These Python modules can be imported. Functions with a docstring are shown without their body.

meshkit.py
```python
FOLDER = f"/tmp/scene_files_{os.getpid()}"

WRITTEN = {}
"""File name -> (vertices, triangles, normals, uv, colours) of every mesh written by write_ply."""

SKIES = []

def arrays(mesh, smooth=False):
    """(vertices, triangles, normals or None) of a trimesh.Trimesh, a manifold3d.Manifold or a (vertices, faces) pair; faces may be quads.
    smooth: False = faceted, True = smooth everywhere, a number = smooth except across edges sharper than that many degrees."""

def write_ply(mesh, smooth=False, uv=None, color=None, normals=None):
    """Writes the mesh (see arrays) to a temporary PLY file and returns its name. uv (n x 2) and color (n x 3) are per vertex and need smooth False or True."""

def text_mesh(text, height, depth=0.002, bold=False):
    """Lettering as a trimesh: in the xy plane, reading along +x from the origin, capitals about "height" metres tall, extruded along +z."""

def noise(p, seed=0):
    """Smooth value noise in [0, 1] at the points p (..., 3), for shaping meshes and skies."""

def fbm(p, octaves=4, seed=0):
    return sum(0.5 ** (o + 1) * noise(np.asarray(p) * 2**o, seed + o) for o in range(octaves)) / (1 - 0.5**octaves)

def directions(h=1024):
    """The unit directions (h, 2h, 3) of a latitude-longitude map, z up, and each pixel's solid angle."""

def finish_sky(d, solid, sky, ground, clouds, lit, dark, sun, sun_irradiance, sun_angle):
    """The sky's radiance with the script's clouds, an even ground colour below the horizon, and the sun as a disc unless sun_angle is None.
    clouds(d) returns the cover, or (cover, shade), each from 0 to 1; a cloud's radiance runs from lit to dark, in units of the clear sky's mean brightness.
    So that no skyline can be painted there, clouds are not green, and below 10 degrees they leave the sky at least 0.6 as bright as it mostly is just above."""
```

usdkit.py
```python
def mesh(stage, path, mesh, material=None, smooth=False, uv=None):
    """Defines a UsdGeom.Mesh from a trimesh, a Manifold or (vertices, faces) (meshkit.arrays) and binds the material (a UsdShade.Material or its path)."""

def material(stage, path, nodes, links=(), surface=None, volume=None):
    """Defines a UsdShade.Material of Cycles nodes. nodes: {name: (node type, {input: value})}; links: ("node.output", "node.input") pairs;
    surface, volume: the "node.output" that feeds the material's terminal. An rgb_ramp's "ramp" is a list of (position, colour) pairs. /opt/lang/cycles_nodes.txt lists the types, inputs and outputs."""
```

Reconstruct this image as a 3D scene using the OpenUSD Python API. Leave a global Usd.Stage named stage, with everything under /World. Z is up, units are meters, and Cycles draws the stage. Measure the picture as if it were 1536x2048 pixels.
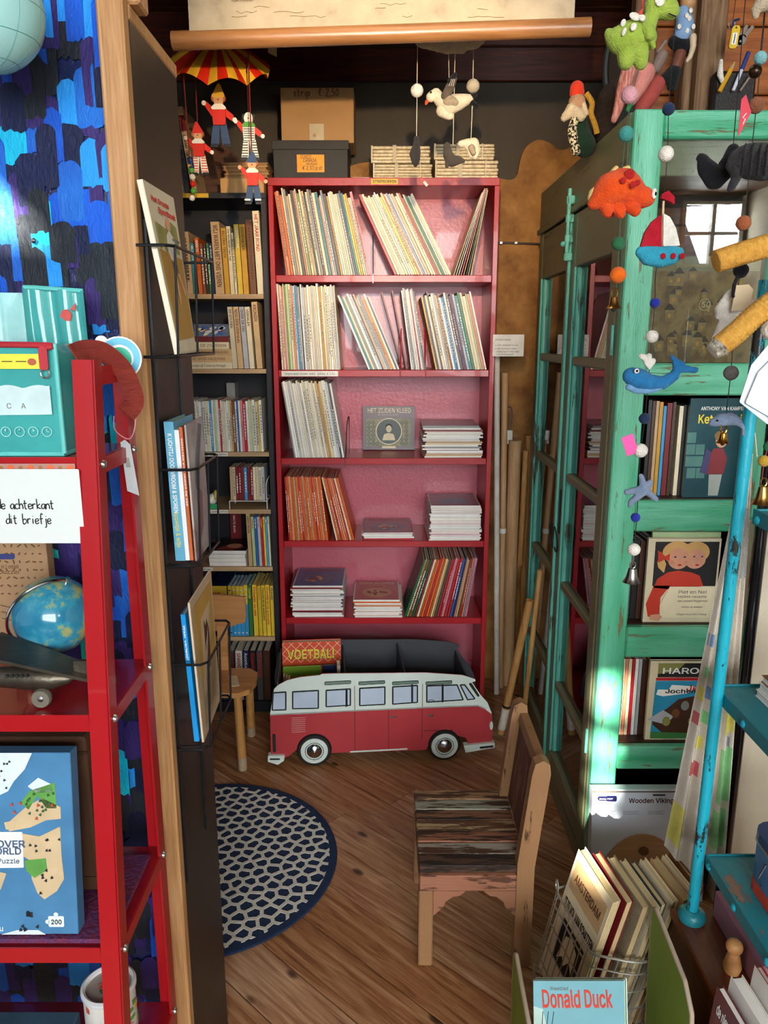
import math, random
import numpy as np, trimesh, manifold3d as m3
from shapely.geometry import Polygon, box as sbox, Point
from shapely import affinity, union_all
import meshkit, usdkit
from pxr import Usd, UsdGeom, UsdLux, UsdShade, Gf, Sdf, Vt
stage = Usd.Stage.CreateInMemory()
UsdGeom.SetStageUpAxis(stage, UsdGeom.Tokens.z); UsdGeom.SetStageMetersPerUnit(stage, 1.0)
WORLD = UsdGeom.Xform.Define(stage, '/World'); stage.SetDefaultPrim(WORLD.GetPrim())
UsdGeom.Scope.Define(stage, '/World/Looks')
# ---------------------------------------------------------------- camera
H = 1.457; TH = math.radians(12.8); FP = 1538.0
cam = UsdGeom.Camera.Define(stage, '/World/camera')
cam.CreateHorizontalApertureAttr(27.0); cam.CreateVerticalApertureAttr(36.0)
cam.CreateFocalLengthAttr(27.0 * FP / 1536.0); cam.CreateClippingRangeAttr(Gf.Vec2f(0.05, 100))
cam.AddTranslateOp().Set(Gf.Vec3d(0, 0, H)); cam.AddRotateXOp().Set(90 - math.degrees(TH))
cam.CreateExposureAttr(0.3)
# ---------------------------------------------------------------- light
def aim(l, pos, to):
    p, t = Gf.Vec3d(*pos), Gf.Vec3d(*to)
    m = Gf.Matrix4d().SetLookAt(p, t, Gf.Vec3d(0, 0, 1) if abs((t - p).GetNormalized()[2]) < .99 else Gf.Vec3d(0, 1, 0)).GetInverse()
    l.AddTransformOp().Set(m)
def rect(name, pos, to, w, h, power, color):
    l = UsdLux.RectLight.Define(stage, '/World/' + name); aim(l, pos, to)
    l.CreateWidthAttr(w); l.CreateHeightAttr(h); l.CreateIntensityAttr(power); l.CreateColorAttr(Gf.Vec3f(*color)); return l
dome = UsdLux.DomeLight.Define(stage, '/World/sky'); dome.CreateIntensityAttr(0.16); dome.CreateColorAttr(Gf.Vec3f(.86, .93, 1))
rect('window_light', (0.35, -3.13, 1.75), (0.2, 2.5, 1.1), 2.7, 1.9, 16.5, (.93, .97, 1.0))
sun = UsdLux.DistantLight.Define(stage, '/World/sun'); aim(sun, (0, 0, 0), (.37, 1.0, -.37)); sun.CreateIntensityAttr(60000.0); sun.CreateAngleAttr(0.8); sun.CreateColorAttr(Gf.Vec3f(1, .94, .82))
def spot(name, pos, to, power, color, cone, r=.04):
    l = UsdLux.DiskLight.Define(stage, '/World/' + name); aim(l, pos, to); l.CreateRadiusAttr(r); l.CreateIntensityAttr(power); l.CreateColorAttr(Gf.Vec3f(*color))
    s = UsdLux.ShapingAPI.Apply(l.GetPrim()); s.CreateShapingConeAngleAttr(cone); s.CreateShapingConeSoftnessAttr(.6); return l
rect('side_window_light', (2.74, -3.15, 2.30), (1.0, 1.8, 1.5), .46, .46, 30, (.95, .98, 1.0))
LAMP, LAMP_TO = (0.05, 0.62, 1.93), (-0.02, 3.0, 2.03)
spot('lamp_bulb', LAMP, LAMP_TO, 12000, (1, .70, .40), 60, .015)
rect('ceiling_lamp', (0.05, 1.5, 2.58), (0.05, 1.75, 0.6), .5, .5, 2.8, (1, .88, .70))
# ---------------------------------------------------------------- pixel -> place (1536 x 2048 frame)
_C = np.array([0, 0, H]); _R = np.array([1., 0, 0]); _F = np.array([0, math.cos(TH), -math.sin(TH)]); _U = np.array([0, math.sin(TH), math.cos(TH)])
def _ray(px, py): return _F + (px - 768) / FP * _R - (py - 1024) / FP * _U
def aty(px, py, y): d = _ray(px, py); return _C + d * (y / d[1])
def atx(px, py, x): d = _ray(px, py); return _C + d * (x / d[0])
def atz(px, py, z): d = _ray(px, py); return _C + d * ((z - H) / d[2])
def A(*v): return np.array(v, float)
EX, EY, EZ = A(1, 0, 0), A(0, 1, 0), A(0, 0, 1)
def unit(v): v = np.asarray(v, float); return v / max(np.linalg.norm(v), 1e-12)
# ---------------------------------------------------------------- materials
def lin(h):
    if isinstance(h, str):
        h = h.lstrip('#'); c = [int(h[i:i + 2], 16) / 255 for i in (0, 2, 4)]
    else: c = h
    return tuple((x / 12.92 if x <= .04045 else ((x + .055) / 1.055) ** 2.4) for x in c)
def mul(c, k): return tuple(min(1, x * k) for x in c)
MATS = {}
def M(key, hexa, rough=.55, var=.12, vs=18, bump=0, bs=300, metal=0, spec=.4, trans=0, sheen=0, coat=0, emit=0, scale=(1, 1, 1), detail=3, rand=0, hex2=None, ramp=None):
    """Procedural principled material: base colour broken up by noise of scale vs, fine relief from noise of scale bs."""
    if key in MATS: return MATS[key]
    c = lin(hexa); n, l = {}, []
    n['co'] = ('texture_coordinate', {}); n['mp'] = ('mapping', {'scale': scale}); l.append(('co.object', 'mp.vector'))
    n['nz'] = ('noise_texture', {'scale': vs, 'detail': detail, 'roughness': .6}); l.append(('mp.vector', 'nz.vector'))
    if ramp: st = [(p, lin(h)) for p, h in ramp]
    elif hex2: st = [(.35, c), (.65, lin(hex2))]
    else: st = [(.3, mul(c, 1 - var)), (.7, mul(c, 1 + var))]
    n['rp'] = ('rgb_ramp', {'ramp': st}); l.append(('nz.fac', 'rp.fac'))
    p = {'roughness': rough, 'metallic': metal, 'specular_ior_level': spec, 'transmission_weight': trans, 'sheen_weight': sheen, 'coat_weight': coat}
    if sheen: p['sheen_roughness'] = .6
    if emit: p['emission_color'] = c; p['emission_strength'] = emit
    n['p'] = ('principled_bsdf', p)
    if rand:
        n['oi'] = ('object_info', {}); n['mr'] = ('map_range', {'from_min': 0., 'from_max': 1., 'to_min': 1 - rand, 'to_max': 1 + rand})
        n['hs'] = ('hsv', {}); l += [('oi.random', 'mr.value'), ('mr.result', 'hs.value'), ('rp.color', 'hs.color'), ('hs.color', 'p.base_color')]
    else: l.append(('rp.color', 'p.base_color'))
    if bump:
        n['bn'] = ('noise_texture', {'scale': bs, 'detail': 4.}); n['bp'] = ('bump', {'strength': min(1., bump), 'distance': .003})
        l += [('mp.vector', 'bn.vector'), ('bn.fac', 'bp.height'), ('bp.normal', 'p.normal')]
    MATS[key] = usdkit.material(stage, '/World/Looks/' + key, n, l, surface='p.BSDF'); return MATS[key]
def WOOD(key, stops, axis=0, grain=6, stretch=14, rough=.5, bump=.25, knots=None, coat=0, rot=(0, 0, 0), spec=.4):
    """Long grain along one axis of the object, optional dark knots."""
    if key in MATS: return MATS[key]
    s = [stretch] * 3; s[axis] = 1.
    n = {'co': ('texture_coordinate', {}), 'rt': ('mapping', {'rotation': rot}), 'mp': ('mapping', {'scale': tuple(s)}),
         'oi': ('object_info', {}), 'of': ('vector_math', {'math_type': 'add'}), 'sc': ('vector_math', {'math_type': 'scale', 'vector1': (3.1, 5.3, 7.7)}),
         'nz': ('noise_texture', {'scale': grain, 'detail': 6., 'roughness': .65, 'distortion': .6}),
         'rp': ('rgb_ramp', {'ramp': [(p, lin(h)) for p, h in stops]}), 'p': ('principled_bsdf', {'roughness': rough, 'specular_ior_level': spec, 'coat_weight': coat, 'coat_roughness': .25}),
         'bp': ('bump', {'strength': bump, 'distance': .002})}
    l = [('co.object', 'rt.vector'), ('rt.vector', 'of.vector1'), ('oi.random', 'sc.scale'), ('sc.vector', 'of.vector2'), ('of.vector', 'mp.vector'), ('mp.vector', 'nz.vector'), ('nz.fac', 'rp.fac'), ('nz.fac', 'bp.height'), ('bp.normal', 'p.normal')]
    if knots:
        n['kv'] = ('voronoi_texture', {'scale': knots[0]}); n['ks'] = ('mapping', {'scale': tuple([1.6 if i != axis else .8 for i in range(3)])})
        n['kr'] = ('rgb_ramp', {'ramp': [(0, (1, 1, 1)), (.06, (.8, .8, .8)), (.11, (0, 0, 0)), (1, (0, 0, 0))]})
        n['mx'] = ('mix', {'color2': lin(knots[1])})
        l += [('of.vector', 'ks.vector'), ('ks.vector', 'kv.vector'), ('kv.distance', 'kr.fac'), ('kr.color', 'mx.fac'), ('rp.color', 'mx.color1'), ('mx.color', 'p.base_color')]
    else: l.append(('rp.color', 'p.base_color'))
    MATS[key] = usdkit.material(stage, '/World/Looks/' + key, n, l, surface='p.BSDF'); return MATS[key]
def WORN(key, paint, paint2, under, axis=2, amount=.42, scale=9, stretch=6, rough=.5, metal=0, bump=.6, coat=0, streak=False):
    """Old paint over another surface, flaked off in streaks along one axis."""
    if key in MATS: return MATS[key]
    s = [stretch] * 3; s[axis] = 1.
    n = {'co': ('texture_coordinate', {}), 'mp': ('mapping', {'scale': tuple(s)}), 'nz': ('noise_texture', {'scale': scale, 'detail': 8., 'roughness': .7}),
         'n2': ('noise_texture', {'scale': 3., 'detail': 3.}), 'r2': ('rgb_ramp', {'ramp': [(.3, lin(paint)), (.7, lin(paint2))]}),
         'rp': ('rgb_ramp', {'ramp': [(amount - .02, (0, 0, 0)), (amount + .02, (1, 1, 1))]}), 'mx': ('mix', {'color1': lin(under)}),
         'p': ('principled_bsdf', {'roughness': rough, 'metallic': metal, 'coat_weight': coat}), 'ad': ('math', {'math_type': 'add'}), 'fn': ('noise_texture', {'scale': 40., 'detail': 4.}),
         'bp': ('bump', {'strength': bump, 'distance': .002})}
    l = [('co.object', 'mp.vector'), ('mp.vector', 'nz.vector'), ('mp.vector' if streak else 'co.object', 'n2.vector'), ('n2.fac', 'r2.fac'), ('nz.fac', 'rp.fac'), ('rp.color', 'mx.fac'), ('r2.color', 'mx.color2'),
         ('mx.color', 'p.base_color'), ('mp.vector', 'fn.vector'), ('fn.fac', 'ad.value1'), ('rp.color', 'ad.value2'), ('ad.value', 'bp.height'), ('bp.normal', 'p.normal')]
    MATS[key] = usdkit.material(stage, '/World/Looks/' + key, n, l, surface='p.BSDF'); return MATS[key]
def GLASS(key, tint=(1, 1, 1), ior=1.6, rough=.005):
    if key in MATS: return MATS[key]
    MATS[key] = usdkit.material(stage, '/World/Looks/' + key, {'t': ('transparent_bsdf', {'color': tint}), 'g': ('glossy_bsdf', {'roughness': rough, 'color': (1, 1, 1)}), 'f': ('fresnel', {'IOR': ior}), 'm': ('mix_closure', {})},
        [('f.fac', 'm.fac'), ('t.BSDF', 'm.closure1'), ('g.BSDF', 'm.closure2')], surface='m.closure'); return MATS[key]
def felt(key, h, h2=None): return M('felt_' + key, h, rough=.95, var=.14, vs=60, bump=.9, bs=420, spec=.1, sheen=.1, hex2=h2)
def paper(key, h, rand=.06, rough=.6): return M('paper_' + key, h, rough=rough, var=.05, vs=30, rand=rand, spec=.3)
def gloss(key, h, rough=.3): return M('gloss_' + key, h, rough=rough, var=.05, vs=10)
# ---------------------------------------------------------------- mesh helpers
def cat(*ms):
    ms = [m for m in (ms[0] if len(ms) == 1 and isinstance(ms[0], (list, tuple)) else ms) if m is not None]
    if not ms: return None
    return trimesh.util.concatenate([tm(m) for m in ms])
def tm(m):
    if isinstance(m, trimesh.Trimesh): return m
    v, f, _ = meshkit.arrays(m); return trimesh.Trimesh(v, f, process=False)
_F6 = np.array([[0, 2, 1], [0, 3, 2], [4, 5, 6], [4, 6, 7], [0, 1, 5], [0, 5, 4], [1, 2, 6], [1, 6, 5], [2, 3, 7], [2, 7, 6], [3, 0, 4], [3, 4, 7]])
def hexa(p): return trimesh.Trimesh(np.asarray(p, float), _F6.copy(), process=False)   # 4 bottom corners (ccw) then 4 top
def fr(o, ex, ey, ez=None):
    ex, ey = np.asarray(ex, float), np.asarray(ey, float); ez = np.cross(ex, ey) if ez is None else np.asarray(ez, float); return (np.asarray(o, float), ex, ey, ez)
def fbox(F, a0, a1, b0, b1, c0, c1, bev=0):
    o, x, y, z = F
    if bev:
        bev = min(bev, (a1 - a0) * .45, (b1 - b0) * .45, (c1 - c0) * .45); pts = []
        for sa in (0, 1):
            for sb in (0, 1):
                for sc in (0, 1):
                    q = [a1 if sa else a0, b1 if sb else b0, c1 if sc else c0]; d = [-bev if s else bev for s in (sa, sb, sc)]
                    for k in range(3):
                        w = q.copy()
                        for j in range(3):
                            if j != k: w[j] += d[j]
                        pts.append(o + w[0] * x + w[1] * y + w[2] * z)
        return trimesh.convex.convex_hull(np.array(pts))
    P = [o + a * x + b * y + c * z for c in (c0, c1) for a, b in ((a0, b0), (a1, b0), (a1, b1), (a0, b1))]
    m = hexa(P)
    if np.dot(np.cross(x, y), z) < 0: m.invert()
    return m
W0 = fr(A(0, 0, 0), EX, EY, EZ)
def bx(x0, x1, y0, y1, z0, z1, bev=0): return fbox(W0, x0, x1, y0, y1, z0, z1, bev)
def tube(pts, r, n=8, closed=False):
    pts = np.asarray(pts, float); r = np.full(len(pts), r) if np.ndim(r) == 0 else np.asarray(r, float); N = len(pts)
    tg = np.zeros_like(pts)
    for i in range(N):
        a = pts[(i + 1) % N] if closed or i < N - 1 else pts[i]; b = pts[(i - 1) % N] if closed or i > 0 else pts[i]; tg[i] = unit(a - b)
    u = unit(np.cross(tg[0], A(0.13, .21, .97) if abs(tg[0][2]) < .9 else A(1, .1, .2))); V = []
    for i in range(N):
        u = unit(u - tg[i] * np.dot(u, tg[i])); w = np.cross(tg[i], u)
        for k in range(n): a = 2 * math.pi * k / n; V.append(pts[i] + r[i] * (math.cos(a) * u + math.sin(a) * w))
    Fc = []
    for i in range(N if closed else N - 1):
        j = (i + 1) % N
        for k in range(n): k2 = (k + 1) % n; Fc += [[i * n + k, i * n + k2, j * n + k2], [i * n + k, j * n + k2, j * n + k]]
    if not closed:
        for e, fl in ((0, True), (N - 1, False)):
            c = len(V); V.append(pts[e])
            for k in range(n): k2 = (k + 1) % n; Fc.append([c, e * n + k2, e * n + k] if fl else [c, e * n + k, e * n + k2])
    return trimesh.Trimesh(np.array(V), np.array(Fc), process=False)
def cyl(p, q, r, r2=None, n=16): return tube([p, q], [r, r if r2 is None else r2], n)
def curve(pts, n=24, closed=False):
    """Catmull-Rom through the points."""
    P = np.asarray(pts, float); K = len(P); out = []
    segs = K if closed else K - 1; per = max(2, n // segs)
    for i in range(segs):
        p = [P[(i + j) % K] if closed else P[min(max(i + j, 0), K - 1)] for j in (-1, 0, 1, 2)]
        for t in np.linspace(0, 1, per, endpoint=False):
            out.append(.5 * (2 * p[1] + (p[2] - p[0]) * t + (2 * p[0] - 5 * p[1] + 4 * p[2] - p[3]) * t ** 2 + (3 * p[1] - p[0] - 3 * p[2] + p[3]) * t ** 3))
    if not closed: out.append(P[-1])
    return np.array(out)
def prism(poly, F, t0, t1):
    """A shapely polygon in the frame's (x, y), extruded from t0 to t1 along its z."""
    gs = getattr(poly, 'geoms', [poly]); out = []
    for g in gs:
        if g.is_empty or g.area < 1e-10 or g.geom_type != 'Polygon': continue
        m = trimesh.creation.extrude_polygon(g, t1 - t0, engine='earcut'); v = m.vertices; o, x, y, z = F
        m = trimesh.Trimesh(o + np.outer(v[:, 0], x) + np.outer(v[:, 1], y) + np.outer(v[:, 2] + t0, z), m.faces, process=False)
        if np.dot(np.cross(x, y), z) < 0: m.invert()
        out.append(m)
    return cat(out)
def text(s, h, F, at=(0, 0), bold=False, depth=.0006, width=None, shear=0, z0=0.):
    m = meshkit.text_mesh(s, h, 1.0, bold); v = m.vertices.copy()
    v[:, 0] += shear * v[:, 1]
    if width: v[:, 0] *= width / max(1e-9, v[:, 0].max())
    o, x, y, z = F
    return trimesh.Trimesh(o + np.outer(v[:, 0] + at[0], x) + np.outer(v[:, 1] + at[1], y) + np.outer(v[:, 2] * depth + z0, z), m.faces, process=False)
def ball(c, r, sub=2, sq=(1, 1, 1)):
    m = trimesh.creation.icosphere(sub, 1.0); m.apply_scale(1); m.vertices = m.vertices * (np.asarray(sq) * r) + np.asarray(c); return m
def lathe(prof, c, axis=EZ, n=24):
    """Profile of (radius, height) turned about an axis at c."""
    axis = unit(axis); u = unit(np.cross(axis, A(.3, .9, .1) if abs(axis[1]) < .9 else A(1, 0, 0))); w = np.cross(axis, u); V, Fc = [], []
    for r, h in prof:
        for k in range(n): a = 2 * math.pi * k / n; V.append(np.asarray(c) + h * axis + r * (math.cos(a) * u + math.sin(a) * w))
    for i in range(len(prof) - 1):
        for k in range(n): k2 = (k + 1) % n; Fc += [[i * n + k, i * n + k2, (i + 1) * n + k2], [i * n + k, (i + 1) * n + k2, (i + 1) * n + k]]
    return trimesh.Trimesh(np.array(V), np.array(Fc), process=False)
def blob(parts, edge=.006, it=8, noise=0, seed=0):
    """One continuous body: each part a list of (point, radius); hulls of neighbours joined, refined and smoothed."""
    acc = []
    for ch in parts:
        ss = [m3.Manifold.sphere(r, 14).translate(tuple(map(float, p))) for p, r in ch]
        if len(ss) == 1: acc.append(ss[0])
        for a, b in zip(ss, ss[1:]): acc.append(m3.Manifold.batch_hull([a, b]))
    m = m3.Manifold.batch_boolean(acc, m3.OpType.Add).refine_to_length(edge); t = tm(m); t.merge_vertices()
    trimesh.smoothing.filter_taubin(t, iterations=it)
    if noise: t.vertices = t.vertices + t.vertex_normals * ((meshkit.noise(t.vertices * 260, seed) - .5) * noise)[:, None]
    return t
def grid(fn, nu, nv, thick=0):
    """Sheet from fn(u, v) -> point, u, v in [0, 1]; thick gives it two sides and rims."""
    P = np.array([[fn(u, v) for u in np.linspace(0, 1, nu)] for v in np.linspace(0, 1, nv)]); I = np.arange(nu * nv).reshape(nv, nu)
    q = np.stack([I[:-1, :-1], I[:-1, 1:], I[1:, 1:], I[1:, :-1]], -1).reshape(-1, 4); f = np.vstack([q[:, [0, 1, 2]], q[:, [0, 2, 3]]])
    V = P.reshape(-1, 3); m = trimesh.Trimesh(V, f, process=False)
    if not thick: return m
    N = m.vertex_normals; k = len(V); V2 = np.vstack([V + N * thick / 2, V - N * thick / 2]); F2 = [f, f[:, ::-1] + k]
    rim = np.concatenate([I[0, :], I[1:, -1], I[-1, -2::-1], I[-2:0:-1, 0]])
    for a, b in zip(rim, np.roll(rim, -1)): F2.append(np.array([[a, a + k, b], [b, a + k, b + k]]))
    return trimesh.Trimesh(V2, np.vstack(F2), process=False)
def rpoly(x0, x1, y0, y1, r):
    r = min(r, (x1 - x0) * .49, (y1 - y0) * .49); return sbox(x0 + r, y0 + r, x1 - r, y1 - r).buffer(r, 4)
def ell(cx, cy, rx, ry, n=20): return Polygon([(cx + rx * math.cos(2 * math.pi * k / n), cy + ry * math.sin(2 * math.pi * k / n)) for k in range(n)])
# ---------------------------------------------------------------- things and parts
COUNT = {}; LABELS = {}
def uniq(parent, name):
    k = (parent, name); c = COUNT.get(k, 0); COUNT[k] = c + 1; return f'{parent}/{name}' + (f'_{c:03d}' if c else '')
class T:
    """A thing: parts are given in world space; done() puts an Xform at the thing's base and the parts under it."""
    def __init__(s, name, label=None, cat=None, group=None, kind=None): s.name, s.label, s.cat, s.group, s.kind, s.parts = name, label, cat, group, kind, []
    def add(s, name, mesh, mat, up=None, label=None, smooth=False, kind=None):
        if isinstance(mesh, (list, tuple)): mesh = cat(mesh)
        if mesh is None: return None
        s.parts.append([name, tm(mesh), mat, up, label, smooth, kind]); return len(s.parts) - 1
    def done(s, base=None):
        if not s.parts: return
        lo = np.min([p[1].bounds[0] for p in s.parts], 0); hi = np.max([p[1].bounds[1] for p in s.parts], 0)
        b = A((lo[0] + hi[0]) / 2, (lo[1] + hi[1]) / 2, lo[2]) if base is None else np.asarray(base, float)
        path = uniq('/World', s.name); paths = []
        if len(s.parts) == 1:
            n, m, mt, up, lb, sm, kd = s.parts[0]; q = usdkit.mesh(stage, path, trimesh.Trimesh(m.vertices - b, m.faces, process=False), mt, smooth=sm); q.AddTranslateOp().Set(Gf.Vec3d(*b)); root = q.GetPrim()
        else:
            x = UsdGeom.Xform.Define(stage, path); x.AddTranslateOp().Set(Gf.Vec3d(*b)); root = x.GetPrim()
            for n, m, mt, up, lb, sm, kd in s.parts:
                pp = uniq(path if up is None else paths[up], n); paths.append(pp)
                q = usdkit.mesh(stage, pp, trimesh.Trimesh(m.vertices - b, m.faces, process=False), mt, smooth=sm)
                if lb: q.GetPrim().SetCustomDataByKey('label', lb)
                if kd: q.GetPrim().SetCustomDataByKey('kind', kd)
        if s.label: root.SetCustomDataByKey('label', s.label); LABELS.setdefault(s.label, []).append(path)
        if s.cat: root.SetCustomDataByKey('category', s.cat)
        if s.group: root.SetCustomDataByKey('group', s.group)
        if s.kind: root.SetCustomDataByKey('kind', s.kind)
        return root
def one(name, mesh, mat, label, cat, group=None, smooth=False, kind=None):
    t = T(name, label, cat, group, kind); t.add(name, mesh, mat, smooth=smooth); return t.done()
HW = {'a': [[(.85, .75), (.5, 1), (.1, .6), (.2, .1), (.6, .1), (.88, .9), (.9, .05), (1.05, 0)]], 'b': [[(.1, 2), (.12, .1), (.5, 0), (.9, .4), (.6, .95), (.14, .7)]], 'c': [[(.85, .85), (.5, 1), (.1, .5), (.4, 0), (.9, .15)]], 'd': [[(.85, .75), (.5, 1), (.1, .5), (.3, 0), (.8, .35), (.92, 2), (.92, .05)]], 'e': [[(.1, .45), (.85, .6), (.6, 1), (.15, .75), (.2, .1), (.55, 0), (.9, .2)]],
 'f': [[(.8, 1.8), (.5, 2), (.35, 1.5), (.35, -.1)], [(.05, .95), (.75, 1.0)]], 'h': [[(.1, 2), (.1, 0)], [(.1, .6), (.5, 1), (.8, .7), (.85, 0)]], 'i': [[(.2, 1), (.22, 0)], [(.22, 1.45), (.25, 1.5)]], 'j': [[(.4, 1), (.42, -.5), (.1, -.75)], [(.42, 1.45), (.45, 1.5)]], 'k': [[(.1, 2), (.12, 0)], [(.75, 1), (.14, .45), (.85, 0)]], 'n': [[(.1, 1), (.12, 0)], [(.12, .6), (.5, 1), (.8, .7), (.85, 0)]],
 'p': [[(.1, 1), (.1, -.9)], [(.1, .7), (.5, 1), (.85, .5), (.5, 0), (.12, .25)]], 'r': [[(.1, 1), (.12, 0)], [(.12, .6), (.4, .98), (.75, .9)]], 's': [[(.8, .85), (.4, 1), (.15, .75), (.7, .35), (.6, 0), (.1, .1)]], 't': [[(.35, 1.7), (.38, .1), (.7, .05)], [(.05, 1.05), (.75, 1.1)]], '2': [[(.1, 1.5), (.5, 1.9), (.85, 1.5), (.1, .02), (.95, .05)]], '5': [[(.85, 1.85), (.2, 1.85), (.15, 1.1), (.6, 1.15), (.85, .6), (.5, 0), (.1, .1)]], '0': [[(.5, 1.9), (.1, 1.1), (.3, .05), (.8, .4), (.85, 1.4), (.5, 1.9)]],
 ',': [[(.3, .15), (.1, -.35)]], '.': [[(.2, .02), (.26, .06)]], '\u20ac': [[(.95, 1.7), (.55, 1.9), (.2, 1.2), (.35, .2), (.9, .1)], [(0, 1.2), (.75, 1.25)], [(0, .8), (.7, .85)]]}
def handwriting(s, xh, F, at=(0, 0), r=.0007, step=1.2):
    """Pen strokes: words written letter by letter, x-height xh."""
    o, x, y, z = F; u = at[0]; ms = []
    for ch in s:
        if ch == ' ': u += xh * .9; continue
        for st_ in HW[ch]: ms.append(tube([o + x * (u + q[0] * xh * .9) + y * (at[1] + q[1] * xh) + z * (r * .8) for q in curve([A(a, b, 0) for a, b in st_], 6 * len(st_))], r, 5))
        u += xh * (.55 if ch in 'ij,.' else step)
    return cat(ms)
# ================================================================ the room
rnd = random.Random(7); nrg = np.random.default_rng(7)
BK = 3.16; CE = 2.62
m_dark = M('dark_grey_plaster', '4e473d', rough=.8, var=.12, vs=4, bump=.2, bs=60)
m_redwood = WOOD('dark_red_boards', [(.3, '35140a'), (.55, '57220f'), (.75, '6b2e14')], axis=0, rough=.5)
m_orange = WOOD('orange_boards', [(.3, '7c3d14'), (.55, 'a1591f'), (.75, 'b56a2b')], axis=0, rough=.45)
m_oldwood = WOOD('old_grey_oak', [(.3, '4d3522'), (.5, '7b5d40'), (.72, '9a7a58')], axis=2, rough=.75, bump=.6)
m_cream = M('cream_wall', 'd9cdb4', rough=.85, var=.05, vs=5, bump=.1)
m_oak = WOOD('oak_edge', [(.3, '9d7043'), (.5, 'bb8a58'), (.72, 'cda272')], axis=2, grain=7, stretch=22, rough=.55)
m_black = M('black_varnished_board', '2c2622', rough=.42, var=.15, vs=6, bump=.05)
# floor: boards laid on the diagonal, each its own piece
fl = T('floor', kind='structure')
fl.add('subfloor', bx(-3, 3.0, -3.4, BK, -.05, -.021), M('subfloor_dark', '20130b', rough=.9))
wv = [WOOD('pine_board_%d' % k, [(.30, a), (.47, b), (.66, c)], axis=0, grain=5, stretch=15, rough=.42, bump=.35, knots=(5.5, '2a1408'), coat=.15)
      for k, (a, b, c) in enumerate([('704528', 'a5734e', 'c99d76'), ('80543a', 'b0825e', 'd0a784'), ('663d24', '9a653e', 'ba8c62'), ('7c4e31', 'a4714c', 'c59b72')])]
ang = math.radians(-43); du = A(math.cos(ang), math.sin(ang)); dv = A(-du[1], du[0]); bw = .128
room = sbox(-1.5, -.4, 1.62, BK + .03)
planks = []
for k in range(-14, 32):
    v0 = -1.0 + k * bw; u = -3.2 - rnd.random() * 1.2
    while u < 3.6:
        L = 1.5 + rnd.random() * 1.6; q = [(u + .0008, v0 + .0015), (u + L, v0 + .0015), (u + L, v0 + bw - .0015), (u + .0008, v0 + bw - .0015)]; u += L
        poly = Polygon([tuple(a * du + b * dv + A(0, .6)) for a, b in q]).intersection(room)
        if poly.is_empty or poly.area < .004: continue
        planks.append((poly, rnd.choice(wv)))
for poly, mt in planks:
    c = A(*poly.centroid.coords[0]); zt = -.0015 * rnd.random()
    m = prism(poly, W0, -.02, zt)
    path = None
    fl.add('plank', m, mt)
root = fl.done(base=(0, 0, 0))
for p in root.GetChildren():                       # give each board a frame along its grain, so that the wood runs with it
    if 'plank' not in p.GetName(): continue
    g = UsdGeom.Mesh(p); v = np.array(g.GetPointsAttr().Get()); ca, sa = math.cos(-ang), math.sin(-ang)
    c = v.mean(0); w = v - c; v2 = np.stack([w[:, 0] * ca - w[:, 1] * sa, w[:, 0] * sa + w[:, 1] * ca, w[:, 2]], 1)
    g.GetPointsAttr().Set(Vt.Vec3fArray.FromNumpy(v2.astype(np.float32))); g.AddTranslateOp().Set(Gf.Vec3d(*map(float, c))); g.AddRotateZOp().Set(math.degrees(ang))
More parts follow.
